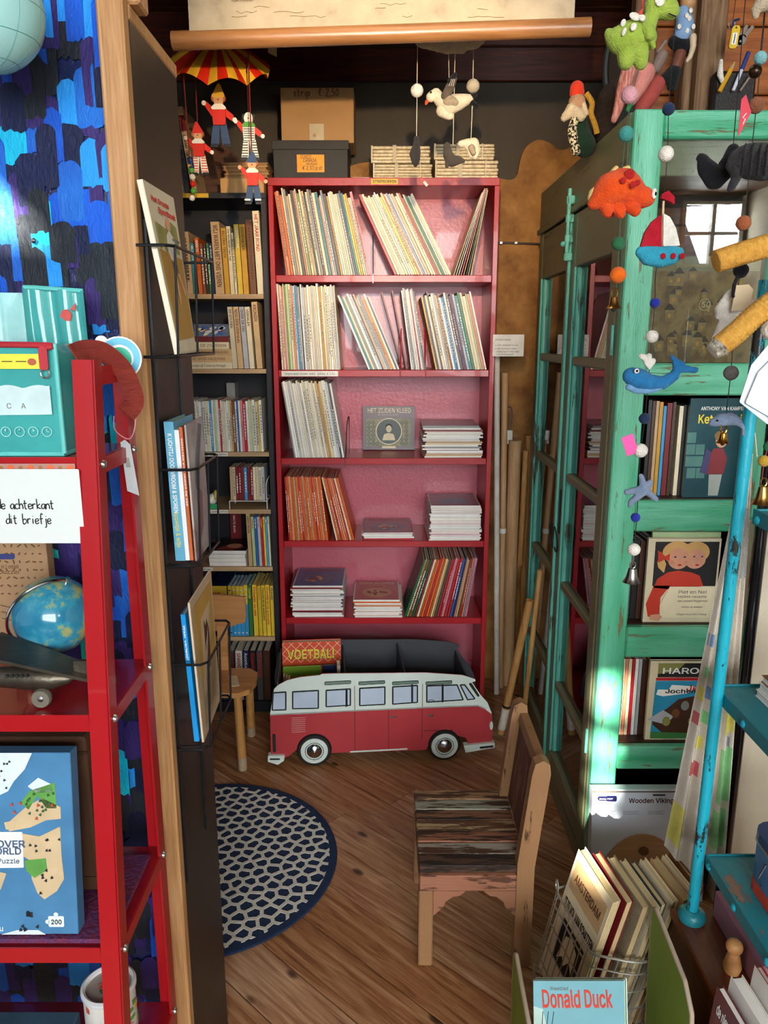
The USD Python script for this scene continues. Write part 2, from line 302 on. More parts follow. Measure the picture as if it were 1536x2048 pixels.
# back wall: grey below, dark boards above
wb = T('wall_back', kind='structure')
wb.add('plaster', bx(-1.5, 3.06, BK, BK + .06, 0, 2.385), m_dark)
for k in range(2): wb.add('plank', bx(-1.5, 3.06, BK - .012, BK + .05, 2.388 + k * .118, 2.388 + (k + 1) * .118 - .004, .003), m_redwood)
wb.done(base=(0, BK, 0))
one('wall_left', bx(-1.5, -1.44, 1.39, BK, 0, CE), m_dark, None, None, kind='structure')
one('wall_right', bx(3.02, 3.08, -3.4, BK, 0, CE), m_cream, None, None, kind='structure')
ce = T('ceiling', kind='structure')
for k in range(32): ce.add('plank', bx(-1.5, 3.06, -3.4 + k * .21, -3.4 + (k + 1) * .21 - .004, CE, CE + .03, .004), WOOD('ceiling_boards', [(.3, '4a2a16'), (.6, '6e4626'), (.8, '7d5431')], axis=0))
ce.done(base=(0, 0, CE))
# shop window behind the camera
wf = T('window_1', kind='structure'); mw = M('white_window_paint', 'e8e6e0', rough=.4)
for k, x in enumerate(np.linspace(-1.05, 1.75, 5)): wf.add('mullion', bx(x - .03, x + .03, -3.12, -3.05, .78, 2.58, .004), mw)
for z in (.78, 1.95, 2.54): wf.add('rail', bx(-1.08, 1.78, -3.115, -3.055, z, z + .06, .004), mw)
wf.done()
wr_ = T('wall_rear', kind='structure'); mwl = M('rear_plaster', '565d66', rough=.85)
slit = (-1.335, -1.245, 2.03, 2.48)
for x0, x1, z0, z1 in ((-3.2, slit[0], 0, 3.2), (slit[1], 3.06, 2.6, 3.2), (slit[0], slit[1], 0, slit[2]), (slit[0], slit[1], slit[3], 3.2), (slit[1], 3.06, 0, 2.6)):
    if x1 > x0: wr_.add('panel', bx(x0, x1, -3.26, -3.2, z0, z1), mwl)
wr_.done()
w2 = T('window_2', kind='structure'); w2.add('frame', cat(bx(slit[0] - .03, slit[0], -3.2, -3.17, slit[2] - .03, slit[3] + .03), bx(slit[1], slit[1] + .03, -3.2, -3.17, slit[2] - .03, slit[3] + .03), bx(slit[0], slit[1], -3.2, -3.17, slit[2] - .03, slit[2]), bx(slit[0], slit[1], -3.2, -3.17, slit[3], slit[3] + .03)), mw)
for z, q, hb in ((2.12, .012, .02), (2.215, -.014, .016), (2.335, .02, .034)): w2.add('glazing_bar', hexa([A(slit[0], -3.23, z - hb + q), A(slit[1], -3.23, z - hb - q), A(slit[1], -3.2, z - hb - q), A(slit[0], -3.2, z - hb + q), A(slit[0], -3.23, z + hb + q), A(slit[1], -3.23, z + hb - q), A(slit[1], -3.2, z + hb - q), A(slit[0], -3.2, z + hb + q)]), mw)
w2.done()
w3 = T('window_3', kind='structure')
for x in (2.49, 2.74, 2.98): w3.add('mullion', bx(x - .015, x + .015, -3.13, -3.07, 2.05, 2.55), mw)
for z in (2.03, 2.29, 2.53): w3.add('rail', bx(2.48, 2.99, -3.125, -3.075, z, z + .025), mw)
w3.done()
# painted front of the cupboard at the left, with its thick brush strokes
BY = 1.135
wl = T('wall_front', kind='structure')
wl.add('panel', bx(-1.5, -.372, BY, BY + .05, 0, CE), M('navy_paint', '14204f', rough=.35, var=.2, vs=12, bump=.7, bs=90))
pal = {'navy': ('0d1a45', '151c3a'), 'blue': ('1450b4', '1d6fd0'), 'violet': ('2a1d5e', '3a2a6c'), 'black': ('141a24', '232b33'), 'cobalt': ('0f49b0', '125fd8'), 'cyan': ('06a8d8', '10cfe2'), 'teal': ('13a8a4', '2fd0c0'), 'sky': ('1583e0', '2a9cf0')}
strokes = {k: [] for k in pal}
def stroke(x, z, w, h, y):
    pts, n = [], 9
    for k in range(n + 1):
        a = math.pi * k / n; pts.append((x + w / 2 * math.cos(a) * (1 + .04 * rnd.uniform(-1, 1)), z + h / 2 - w * .35 + w * .5 * math.sin(a) * (.9 + .2 * rnd.random())))
    nb = 7
    for k in range(nb + 1): pts.append((x - w / 2 + w * k / nb + rnd.uniform(-.002, .002), z - h / 2 + rnd.uniform(-.003, .003)))
    P = Polygon(pts).buffer(0)
    if P.geom_type != 'Polygon': P = max(P.geoms, key=lambda g: g.area)
    P = P.intersection(sbox(-1.5, .002, -.374, CE))
    if P.is_empty or P.geom_type != 'Polygon': return None
    return prism(P.simplify(.0008), fr(A(0, y, 0), EX, EZ, -EY), 0, .0022)
row = 0; z = -.01
while z < 2.45:
    x = -1.04 + rnd.random() * .05
    while x < -.36:
        w = rnd.uniform(.020, .031); h = rnd.uniform(.055, .088)
        key = rnd.choices(list(pal), [2.5, 1.7, 3.0, 3.2, 1.1, .45, .5, .8])[0]
        m = stroke(x + w / 2, z + rnd.uniform(-.03, .03), w * 1.2, h * rnd.uniform(.8, 1.1), BY - .0004 - .0016 * rnd.random())
        if m is not None: strokes[key].append(m)
        x += w
    z += .040
def thick_paint(key, a, b):
    n = {'co': ('texture_coordinate', {}), 'mp': ('mapping', {'scale': (3.2, 1., 1.)}), 'a': ('noise_texture', {'scale': 45., 'detail': 5., 'distortion': 1.2}), 'b': ('noise_texture', {'scale': 9., 'detail': 2.}),
         'rp': ('rgb_ramp', {'ramp': [(.35, lin(a)), (.65, lin(b))]}), 'bp': ('bump', {'strength': .8, 'distance': .004}), 'p': ('principled_bsdf', {'roughness': .55, 'specular_ior_level': .25})}
    return usdkit.material(stage, '/World/Looks/' + key, n, [('co.object', 'mp.vector'), ('mp.vector', 'a.vector'), ('co.object', 'b.vector'), ('b.fac', 'rp.fac'), ('rp.color', 'p.base_color'), ('a.fac', 'bp.height'), ('bp.normal', 'p.normal')], surface='p.BSDF')
for k, (a, b) in pal.items(): wl.add('paint_strokes', strokes[k], thick_paint('stroke_' + k, a, b), kind='stuff', label=k + ' brush strokes of thick paint')
for px, py in ((70, 482), (205, 1258)): 
    c = aty(px, py, BY - .004); wl.add('screw', lathe([(0, 0), (.004, .001), (.004, .004), (.0025, .006), (0, .007)], c, -EY, 10), M('steel', 'b8b8b8', rough=.3, metal=1), smooth=40)
wl.done(base=(0, BY, 0))
# oak-edged end panel beside the painted front
jb = T('trim_1', kind='structure')
ed = lambda z0, z1: hexa([A(-.374, 1.112, z0), A(-.338, 1.112, z0), A(-.338, 1.137, z0), A(-.374, 1.137, z0), A(-.374, 1.112, z1), A(-.338, 1.112, z1), A(-.338, 1.137, z1), A(-.374, 1.137, z1)])
jb.add('edging', bx(-.373, -.338, 1.112, 1.138, 0, CE, .003), m_oak)
jb.add('board', bx(-.372, -.338, 1.138, 1.378, 0, 1.868, .001), m_black)
jb.add('top_edge', bx(-.373, -.337, 1.138, 1.379, 1.868, 1.888, .002), m_oak)
jb.add('rear_post', bx(-.373, -.325, 1.145, 1.19, 1.889, CE, .003), m_oak)
jb.done()
# ================================================================ bookcases and books
PAGE = paper('pages', 'e9dfc8', .08); PAGEW = paper('pages_white', 'f3f0e8', .05)
COL = {'cream': 'e8d9b5', 'white': 'f0ece2', 'ivory': 'ddd0ae', 'tan': 'c9a678', 'orange': 'd9641e', 'salmon': 'd98f6a', 'red': 'b5222a', 'dark red': '7c1f22', 'grey': '8d8d88', 'dark grey': '4a4a4a',
       'teal': '2f7d86', 'dark teal': '1b4a55', 'blue': '2a5f9e', 'sky blue': '3d9ed6', 'navy': '1d2c55', 'green': '3f7a3f', 'dark green': '14603c', 'olive': '8a8a4a', 'yellow': 'e6c338', 'gold': 'c9962a',
       'brown': '7a4a28', 'dark brown': '4a2c1c', 'black': '1e1d1e', 'purple': '5c2350', 'pink': 'd77f86', 'silver': 'b9bcc0', 'pale green': 'b9cf9a', 'lavender': '8d88a8'}
CM = {k: M('cover_' + k.replace(' ', '_'), v, rough=.38, var=.06, vs=25, rand=.12, spec=.45) for k, v in COL.items()}
ORD = ['first', 'second', 'third', 'fourth', 'fifth', 'sixth', 'seventh', 'eighth', 'ninth', 'tenth', '11th', '12th', '13th', '14th', '15th', '16th', '17th', '18th', '19th', '20th', '21st', '22nd', '23rd', '24th', '25th', '26th', '27th', '28th', '29th', '30th']
INK = M('ink_black', '1b1a1c', rough=.5, var=0); INKW = M('ink_white', 'f4f1ea', rough=.5, var=0); INKR = M('ink_red', 'c0281e', rough=.5, var=0); INKG = M('ink_grey', '6a655c', rough=.6, var=0); INKY = M('ink_yellow', 'f0d63a', rough=.5, var=0); INKB = M('ink_blue', '28347a', rough=.5, var=0); INKO = M('ink_orange', 'e06a1c', rough=.5, var=0); INKBR = M('ink_brown', '5f3d22', rough=.6, var=0)
def book(t, F, th, h, d, cov, page=None, ct=.0012, m=.003, hard=False):
    """Spine in the frame's (x, y) plane, body along its z."""
    t.add('cover', cat(fbox(F, 0, th, 0, h, 0, ct), fbox(F, 0, ct, 0, h, ct, d), fbox(F, th - ct, th, 0, h, ct, d)), cov)
    t.add('pages', fbox(F, ct, th - ct, m if hard else .0006, h - (m if hard else .0006), ct, d - m), page or PAGE)
def scribble(t, F, th, h, ink, y0, y1, r, name='spine_text'):
    """Spine print too small to read: rows of short dashes."""
    ms, y = [], y1
    while y > y0:
        L = r.uniform(.004, .010); ms.append(fbox(F, th * .32, th * .68, max(y0, y - L), y, -.0004, 0)); y -= L + r.uniform(.0015, .004)
    t.add(name, ms, ink)
def row(where, noun, z, y, p0, p1, a0, a1, n, h0, h1, cols, d=.215, seed=0, name='comic_album', category='comic', page=None, group=None, tmin=.6, inks=True, jit=.004):
    """n thin albums side by side; p0, p1 the x of the bottom corners, a0, a1 the lean in degrees (positive: tops to the left)."""
    r = random.Random(seed); th = [r.uniform(tmin, 1.4) for _ in range(n)]; ang = [math.radians(a0 + (a1 - a0) * k / max(1, n - 1)) for k in range(n)]
    da = max(0., (ang[-1] - ang[0]) / max(1, n - 1)); fan = da * h1 * 1.05
    need = [t_ / math.cos(a) for t_, a in zip(th, ang)]; s = (p1 - p0 - fan * n) / sum(need); x = p0; seen = {}; made = []
    for k in range(n):
        t_ = th[k] * s; a = ang[k]; h = r.uniform(h0, h1); c = cols[k % len(cols)] if isinstance(cols, list) else r.choices(list(cols), list(cols.values()))[0]
        made.append((x, t_, a, h, c)); x += need[k] * s + fan
    tot = {}
    for q in made: tot[q[4]] = tot.get(q[4], 0) + 1
    for x, t_, a, h, c in made:
        seen[c] = seen.get(c, 0) + 1; o_ = ORD[seen[c] - 1]
        lab = f'the only {c} {noun} {where}' if tot[c] == 1 else f'{o_} {c} {noun} from left {where}'
        t = T(name, lab, category, group or f'{noun}s {where}')
        ex, ey = A(math.cos(a), 0, math.sin(a)), A(-math.sin(a), 0, math.cos(a)); yy = y + r.uniform(0, jit)
        zo = 0 if a >= 0 else -math.sin(a) * t_              # the lower corner stands on the shelf
        F = fr(A(x, yy, z + zo + .0006), ex, ey, EY); t_ *= .90
        book(t, F, t_, h, d, CM[c], page)
        if inks and t_ > .0042 and r.random() < .5: scribble(t, F, t_, h, INKG if c in ('cream', 'white', 'ivory', 'tan', 'yellow', 'silver', 'salmon', 'pale green', 'gold', 'pink') else INKW, h * r.uniform(.1, .35), h * r.uniform(.6, .95), r)
        t.done()
def stack(where, noun, z, cx, y, w, d, n, ths, cols, seed=0, name='comic_album', page=None, jx=.006, category='comic', bottom_first=True, art=None, bend=0, titled=None):
    """n albums lying flat, pages or spine to the front; art(t, F, w, d) prints the top cover."""
    r = random.Random(seed); zz = z + .0005; seen = {}; sel = [cols[k % len(cols)] for k in range(n)]; tot = {c: sel.count(c) for c in sel}
    for k in range(n):
        c = sel[k]; th = ths if np.ndim(ths) == 0 else ths[k]; a = r.uniform(-1, 1) * jx * 4; dx, dy = r.uniform(-jx, jx), r.uniform(0, jx)
        seen[c] = seen.get(c, 0) + 1; top = k == n - 1
        lab = (titled if top and titled else f'topmost {noun} {where}' if top else f'lowest {noun} {where}' if k == 0 else f'{ORD[seen[c]-1]} {c} {noun} from bottom {where}' if tot[c] > 1 else f'the only {c} {noun} {where}')
        t = T(name, lab, category, f'{noun}s {where}')
        ca, sa = math.cos(a), math.sin(a); ex, ey = A(ca, sa, 0), A(-sa, ca, 0); w_ = w * r.uniform(.97, 1.0)
        o = A(cx + dx, y + dy, zz) - ex * w_ / 2
        ct = .0008; F = fr(o, ex, ey, EZ); th_ = th * .97
        def sheet(c0, c1, i0=0):
            f = lambda zc: (lambda u, v: o + ex * w_ * (i0 + u * (1 - 2 * i0)) + ey * d * (i0 + v * (1 - 2 * i0)) + EZ * zc)
            return fbox(F, w_ * i0, w_ * (1 - i0), d * i0, d * (1 - i0), c0, c1)
        cov = [sheet(th_ - ct, th_), sheet(0, ct)]
        if r.random() < .25: cov.append(fbox(F, 0, w_, 0, ct, ct, th_ - ct)); pg = fbox(F, .001, w_ - .001, ct, d - .002, ct, th_ - ct)
        else: pg = fbox(F, .0008, w_ - .0008, .0006, d - .002, ct, th_ - ct)
        t.add('cover', cov, CM[c]); t.add('pages', pg, page or PAGEW)
        if top and art: art(t, fr(o + EZ * th_, ex, ey, EZ), w_, d)
        t.done(); zz += th
    return zz
m_red = M('red_lacquer', 'b3232a', rough=.34, var=.07, vs=5, bump=.12, bs=120, coat=.2)
m_redback = M('red_lacquer_back', 'c0606e', rough=.33, var=.06, vs=5, bump=.35, bs=75, coat=.35)
RX0, RX1, RY, RD = -.401, .399, 2.83, .27
SH = [1.671, 1.341, 1.018, .699, .388, .062]
rb = T('bookcase', 'tall red-lacquered bookcase full of comics standing against the back wall', 'bookcase')
rb.add('side_panel', bx(RX0, RX0 + .018, RY, RY + RD, 0, 1.966, .0015), m_red); rb.add('side_panel', bx(RX1 - .018, RX1, RY, RY + RD, 0, 1.966, .0015), m_red)
rb.add('top_panel', bx(RX0, RX1, RY - .001, RY + RD, 1.966, 1.992, .0015), m_red)
rb.add('back_panel', bx(RX0 + .002, RX1 - .002, RY + RD, RY + RD + .006, .02, 1.98), m_redback)
for z in SH: rb.add('shelf', bx(RX0 + .0185, RX1 - .0185, RY + .006, RY + RD - .0005, z - .024, z, .0015), m_red)
rb.add('plinth', bx(RX0 + .0185, RX1 - .0185, RY + .02, RY + .035, 0, .037), m_red)
rb.done()
def px_x(px, v, y=RY): return float(aty(px, v, y)[0])
def xs(a, b, v, y=RY): return px_x(a, v, y), px_x(b, v, y)
yb = RY + .012
mixw = {'cream': 6, 'ivory': 4, 'white': 3, 'tan': 2, 'salmon': 1.4, 'grey': 2, 'dark grey': 1, 'teal': 1, 'dark teal': .8, 'olive': .8, 'gold': .7, 'yellow': 1, 'orange': .6, 'lavender': .5, 'brown': .6}
S1 = ['orange', 'salmon', 'orange', 'ivory', 'grey', 'tan', 'cream', 'dark grey', 'salmon', 'ivory', 'olive', 'cream', 'tan', 'dark teal', 'ivory', 'grey', 'brown', 'cream', 'teal', 'salmon', 'white', 'grey', 'dark grey', 'gold', 'white', 'cream', 'ivory', 'cream', 'ivory', 'grey', 'dark teal', 'teal', 'yellow', 'gold', 'ivory', 'cream', 'pink']
x0, x1 = xs(572, 741, 550); row('in the left group on the top red shelf', 'comic', SH[0], yb, x0, x1, 7.2, 12.6, 37, .262, .292, S1, seed=1)
S2 = ['red', 'cream', 'ivory', 'cream', 'cream', 'ivory', 'cream', 'white', 'cream', 'yellow', 'ivory', 'orange', 'cream', 'lavender', 'silver', 'tan', 'ivory', 'cream', 'red', 'brown', 'cream', 'green', 'dark green', 'white', 'ivory', 'cream']
x0, x1 = xs(790, 905, 550); row('slanting left, middle of the top red shelf', 'comic', SH[0], yb, x0, x1, 25.5, 27.5, 26, .285, .305, S2, seed=2)
x0, x1 = xs(908, 947, 550); row('slanting right on the top red shelf', 'comic', SH[0], yb, x0, x1, -18.5, -10.5, 8, .285, .30, ['cream', 'ivory', 'white', 'pink', 'salmon', 'dark green', 'cream', 'tan'], seed=3)
S4 = ['white', 'salmon', 'ivory', 'pink', 'ivory', 'olive', 'pale green', 'cream', 'salmon', 'white', 'sky blue', 'grey', 'silver', 'dark grey', 'white', 'silver', 'ivory', 'white', 'ivory', 'silver', 'cream', 'ivory', 'white', 'gold', 'cream', 'ivory', 'cream', 'white', 'ivory', 'white', 'silver', 'ivory']
x0, x1 = xs(563, 681, 742); row('in the upright group, second red shelf', 'comic', SH[1], yb, x0, x1, 2.2, 3.6, 32, .288, .302, S4, seed=4)
x0, x1 = xs(737, 800, 742); row('slanting left, middle of second red shelf', 'comic', SH[1], yb, x0, x1, 23, 23, 15, .272, .29, ['white', 'teal', 'ivory', 'grey', 'white', 'silver', 'dark grey', 'tan', 'silver', 'grey', 'salmon', 'gold', 'white', 'dark grey', 'silver'], seed=5)
x0, x1 = xs(823, 853, 742); row('between the two red wire bookends', 'comic', SH[1], yb, x0, x1, 8, 9.5, 10, .276, .292, ['white', 'silver', 'grey', 'white', 'white', 'white', 'red', 'white', 'silver', 'dark grey'], seed=6)
S7 = ['gold', 'navy', 'ivory', 'dark grey', 'cream', 'white', 'silver', 'tan', 'brown', 'white', 'sky blue', 'blue', 'white', 'dark grey', 'purple', 'purple', 'silver', 'teal', 'green', 'ivory', 'cream', 'pale green', 'salmon', 'white']
x0, x1 = xs(872, 975, 742); row('right of the red wire bookends', 'comic', SH[1], yb, x0, x1, 12.5, 13.5, 24, .258, .285, S7, seed=7)
x0, x1 = xs(588, 689, 918); row('in the white group, third red shelf', 'comic', SH[2], yb, x0, x1, 8.5, 9.5, 28, .276, .288, ['grey', 'white', 'white', 'silver', 'white', 'ivory', 'white', 'white', 'ivory', 'silver', 'white', 'ivory', 'cream', 'white', 'ivory', 'white', 'cream', 'ivory', 'white', 'tan', 'gold', 'cream', 'ivory', 'white', 'white', 'silver', 'dark grey', 'white'], seed=8)
OR = ['red', 'orange', 'orange', 'salmon', 'orange', 'orange', 'tan', 'orange', 'orange']
x0, x1 = xs(577, 657, 1085); row('in the upright orange group', 'comic', SH[3], yb, x0, x1, 2.5, 6, 24, .245, .25, OR, seed=9)
x0, x1 = xs(672, 709, 1082); row('slanting left beside the upright orange group', 'comic', SH[3], yb, x0, x1, 12, 14, 11, .245, .25, ['cream', 'orange', 'orange', 'red', 'orange', 'salmon', 'orange', 'red'], seed=10)
S11 = ['dark green', 'olive', 'brown', 'dark green', 'dark red', 'ivory', 'orange', 'orange', 'red', 'orange', 'orange', 'cream', 'gold', 'dark grey', 'red', 'red', 'pink', 'red', 'red', 'blue', 'navy', 'salmon', 'tan', 'brown', 'red', 'salmon', 'lavender', 'pink']
x0, x1 = xs(809, 935, 1236); row('slanting right on the fifth red shelf', 'comic', SH[4], yb + .004, x0, x1, -17.5, -9, 28, .236, .246, S11, seed=11)
# lying stacks in the red bookcase
def art(title, sub, pic, paperc, ink, blobs, tcol=INKW):
    def f(t, F, w, d):
        if paperc: t.add('cover_print', prism(rpoly(.004, w - .004, .004, d - .004, .001), F, 0, .0004), paperc)
        t.add('title', text(title, .019, F, (.02, d - .04), True, .0002, w - .04, z0=.0005), tcol)
        if sub: t.add('subtitle', text(sub, .008, F, (w * .3, d - .055), False, .0002, w * .4, z0=.0005), tcol)
        t.add('picture', prism(ell(w * .5, d * .38, w * .33, d * .24), F, .0005, .0008), pic)
        r = random.Random(len(title)); shapes = [[] for _ in blobs]
        for k in range(16):
            q = ell(w * .5 + w * .2 * r.uniform(-1, 1), d * .38 + d * .14 * r.uniform(-1, 1), w * r.uniform(.03, .09), d * r.uniform(.02, .05), 9)
            shapes[k % len(blobs)].append(prism(affinity.rotate(q, r.uniform(0, 180)), F, .0009 + .00005 * k, .0011 + .00005 * k))
        for s, mt in zip(shapes, blobs): t.add('picture_figure', s, mt)
    return f
pastel = M('print_pastel', 'd8b48c', rough=.4, var=.2, vs=60); skinp = M('print_skin', 'd99a72', rough=.4); dullr = M('print_dull_red', '9c3a36', rough=.35); slate = M('print_slate', '5d6b86', rough=.35, var=.2, vs=40); mauve = M('print_mauve', '8d5560', rough=.35, var=.2, vs=35)
cx, y0 = px_x(904, 918), RY + .014
stack('in the bulging stack, third red shelf', 'comic', SH[2], px_x(905, 918), RY + .012, .215, .235, 17, [.006, .010, .013, .006, .007, .006, .006, .007, .006, .006, .007, .006, .006, .006, .007, .006, .008], ['ivory', 'tan', 'dark red', 'white', 'grey', 'white'], seed=20, jx=.009, art=lambda t, F, w, d: t.add('cover_print', prism(rpoly(.004, w - .004, .004, d - .004, .001), F, 0, .0004), mauve))
stack('in the low stack, fourth red shelf', 'comic', SH[3], px_x(776, 1083), RY + .02, .195, .235, 5, .006, ['red', 'white', 'silver', 'white', 'dark red'], seed=21, jx=.007, art=art('SUSKE EN WISKE', '', slate, mauve, INKW, [dullr, skinp, pastel], INKR))
stack('in the tall stack, fourth red shelf', 'comic', SH[3], px_x(911, 1083), RY + .012, .195, .235, 22, .0062, ['white', 'white', 'silver', 'red', 'white', 'salmon', 'white'], seed=22, jx=.005, art=lambda t, F, w, d: (t.add('cover_print', prism(rpoly(.003, w - .003, .003, d - .003, .001), F, 0, .0004), mauve), t.add('picture', prism(rpoly(w * .2, w * .8, d * .15, d * .6, .01), F, .0005, .0007), slate)))
stack('in the blue-topped stack, fifth red shelf', 'comic', SH[4], px_x(634, 1237), RY + .012, .20, .235, 19, .0068, ['silver', 'white', 'grey', 'dark red', 'white', 'silver', 'tan'], seed=23, jx=.007, art=art('DE ZEEWOLVE', '', slate, M('print_blue', '3f5f8f', rough=.3, var=.2, vs=20), INKW, [dullr, skinp, pastel, slate], INKR))
stack('in the red-topped stack, fifth red shelf', 'comic', SH[4], px_x(755, 1237), RY + .012, .185, .235, 10, .0072, ['white', 'salmon', 'white', 'orange', 'white'], seed=24, jx=.006, art=art('SUSKE EN WISKE', 'DE BRIEFBREKER', skinp, M('print_red', 'b0392c', rough=.3, var=.12, vs=20), INKW, [dullr, pastel, M('print_brown', '8a4a30')], pastel))
# dark red display book on the third shelf
t = T('display_book', 'purple-brown landscape book with a round portrait, propped on the third red shelf', 'book')
o = aty(726, 902, 3.045); o[2] = SH[2] + .002; w, h = .206, .172; lean = math.radians(6); ey = A(0, math.sin(lean), math.cos(lean)); ez = np.cross(EX, ey); F = fr(o, EX, ey, -A(0, math.cos(lean), -math.sin(lean)) * -1)
Fp = fr(o + A(0, 0, 0), EX, ey, np.cross(EX, ey)); plum = M('plum_cover', '4a3038', rough=.35); olive_ = M('print_olive_grey', '8c8a6c', rough=.5, var=.25, vs=90)
t.add('cover', cat(fbox(Fp, 0, w, 0, h, -.002, 0), fbox(Fp, 0, w, 0, h, -.014, -.012), fbox(Fp, 0, .002, 0, h, -.012, -.002)), plum); t.add('pages', fbox(Fp, .003, w - .002, .002, h - .002, -.0118, -.0022), PAGE)
t.add('title', text('HET ZIJDEN KLEED', .018, Fp, (.018, h - .026), True, .0004, w - .034), M('print_parchment', 'd9cfae')); t.add('subtitle', text('een verhaal van een wevertje', .005, Fp, (.06, h - .036), False, .0003, .08), M('print_parchment', 'd9cfae'))
t.add('pattern_panel', prism(sbox(.014, .014, w - .016, h - .05).difference(ell(w / 2, h * .42, .054, .054, 32)), Fp, 0, .0004), olive_)
t.add('round_frame', prism(ell(w / 2, h * .42, .053, .053, 36).difference(ell(w / 2, h * .42, .049, .049, 36)), Fp, 0, .0008), M('print_parchment', 'd9cfae')); t.add('medallion', prism(ell(w / 2, h * .42, .049, .049, 36), Fp, 0, .0003), M('print_grey_green', '5e6a66'))
cx_, cy_ = w / 2, h * .45
t.add('portrait', cat(prism(ell(cx_, cy_ + .006, .011, .015), Fp, .0004, .0008), prism(Polygon([(cx_ - .026, cy_ - .04), (cx_ + .026, cy_ - .04), (cx_ + .019, cy_ - .016), (cx_ + .005, cy_ - .012), (cx_ - .005, cy_ - .012), (cx_ - .019, cy_ - .016)]), Fp, .0004, .0007)), M('print_parchment', 'd9cfae'))
t.add('portrait_hair', cat(prism(ell(cx_, cy_ + .014, .013, .012).difference(ell(cx_, cy_ + .006, .011, .013)), Fp, .0009, .0011), prism(ell(cx_ - .004, cy_ + .007, .0015, .001, 8), Fp, .0009, .0011), prism(ell(cx_ + .004, cy_ + .007, .0015, .001, 8), Fp, .0009, .0011)), INK)
sq = [prism(affinity.rotate(sbox(-.006, -.006, .006, .006), 45).difference(affinity.rotate(sbox(-.003, -.003, .003, .003), 45)), fr(Fp[0] + EX * x + ey * z_, EX, ey), .0005, .0008) for x in np.arange(.024, w - .02, .0165) for z_ in np.arange(.024, h - .052, .0165) if (x - w / 2) ** 2 + (z_ - h * .42) ** 2 > .061 ** 2]
t.add('pattern', sq, M('print_grey_green', '5e6a66')); t.add('banner', prism(rpoly(w / 2 - .028, w / 2 + .028, .006, .014, .002), Fp, .0009, .0013), M('print_parchment', 'd9cfae')); t.done()
# wire bookends
steel = M('steel', 'b8b8b8', rough=.3, metal=1); dsteel = M('dark_steel', '55524f', rough=.35, metal=1); redwire = M('red_wire', 'b01c22', rough=.3)
def bookend(px, v0, v1, z, mat, lab, width=.035, y=RY + .0, lean=.0):
    p = aty(px, v0, y - .004); h = aty(px, v1, y)[2] - z
    loop = curve([A(p[0] - lean, y + .03, z + .002), A(p[0] - lean * .5, y + .028, z + h * .8), A(p[0], y + .03 + width * .5, z + h), A(p[0], y + .03 + width, z + h * .8), A(p[0], y + .03 + width, z + .002)], 30)
    clip = [A(p[0] - lean, y + .03, z + .0025), A(p[0] - lean, y - .003, z + .0025), A(p[0] - lean, y - .003, z - .027), A(p[0] - lean, y + .02, z - .027)]
    t = T('bookend', lab, 'bookend', None); t.add('loop', tube(loop, .0017), mat, smooth=40); t.add('clip', tube(clip, .0017), mat, smooth=40); t.done()
bookend(746, 555, 466, SH[0], steel, 'silver wire bookend clipped to the top red shelf'); bookend(803, 745, 657, SH[1], redwire, 'red wire bookend left of the white comics on the second shelf', .04, lean=.004); bookend(851, 745, 657, SH[1], redwire, 'red wire bookend right of the white comics on the second shelf', .04, lean=-.001)
bookend(697, 926, 836, SH[2], dsteel, 'dark steel wire bookend holding the white comics on the third shelf', .05, lean=.012)
# dark red leaning boards behind the second shelf group
for k, (b, an) in enumerate(((804, 15.5), (813.5, 11))):
    x0 = px_x(b, 742); an = math.radians(an); F = fr(A(x0, RY + .12, SH[1] + .0006), A(math.cos(an), 0, math.sin(an)), A(-math.sin(an), 0, math.cos(an)), EY); t = T('comic_album', ('left' if k == 0 else 'right') + 'most dark red book leaning behind the red wire bookends', 'comic', 'dark red books behind the bookends'); book(t, F, .006, .288, .13, CM['dark red']); t.done()
# labels on the red bookcase
def label(name, lab, x0, x1, z0, z1, y, mat, s, ink=INK, hh=.5, bold=False):
    t = T(name, lab, 'label'); F = fr(A(x0, y, z0), EX, EZ, -EY); t.add('strip', prism(rpoly(0, x1 - x0, 0, z1 - z0, .001), F, 0, .0006), mat)
    if s: t.add('lettering', text(s, (z1 - z0) * hh, F, ((x1 - x0) * .06, (z1 - z0) * (1 - hh) / 2), bold, .0003, (x1 - x0) * .88, z0=.0006), ink)
    return t.done()
yel = M('label_yellow', 'e3b62c', rough=.5); wht = M('label_white', 'ece9e0', rough=.5)
p, q = aty(742, 366, RY), aty(796, 356, RY); label('shelf_label', 'yellow label reading STRIPBOEKEN on top of the red bookcase', p[0], q[0], 1.9705, 1.988, RY - .0016, yel, 'STRIPBOEKEN', bold=True)
p, q = aty(563, 755, RY), aty(676, 743, RY); label('shelf_label', 'white price strip below the white comics on the second red shelf', p[0], q[0], 1.3185, 1.3375, RY + .0045, wht, 'stripboeken zonder reeks   antieur. € 2.50', hh=.42)
p, q = aty(985, 713, RY - .006), aty(1049, 669, RY - .006); t = T('note_card', 'white handwritten note card taped to the right side of the red bookcase', 'note'); F = fr(A(p[0], RY - .002, p[2]), EX, EZ, -EY); cw, chh = q[0] - p[0], q[2] - p[2]
t.add('card', prism(rpoly(0, cw, 0, chh, .002), F, 0, .0008), wht); t.add('handwriting', cat(text('prentenboeken', .008, F, (.008, chh * .72), False, .0003, cw * .5, .2, .0008), text('• niet uitlenen a.u.b.', .006, F, (.008, chh * .48), False, .0003, cw * .75, .2, .0008), text('• alle boeken staan', .006, F, (.008, chh * .33), False, .0003, cw * .7, .2, .0008), text('afgeprijsd in een map', .006, F, (.014, chh * .19), False, .0003, cw * .72, .2, .0008), text('(zie de toonbank)', .006, F, (.014, chh * .06), False, .0003, cw * .55, .2, .0008)), INKG); t.done()
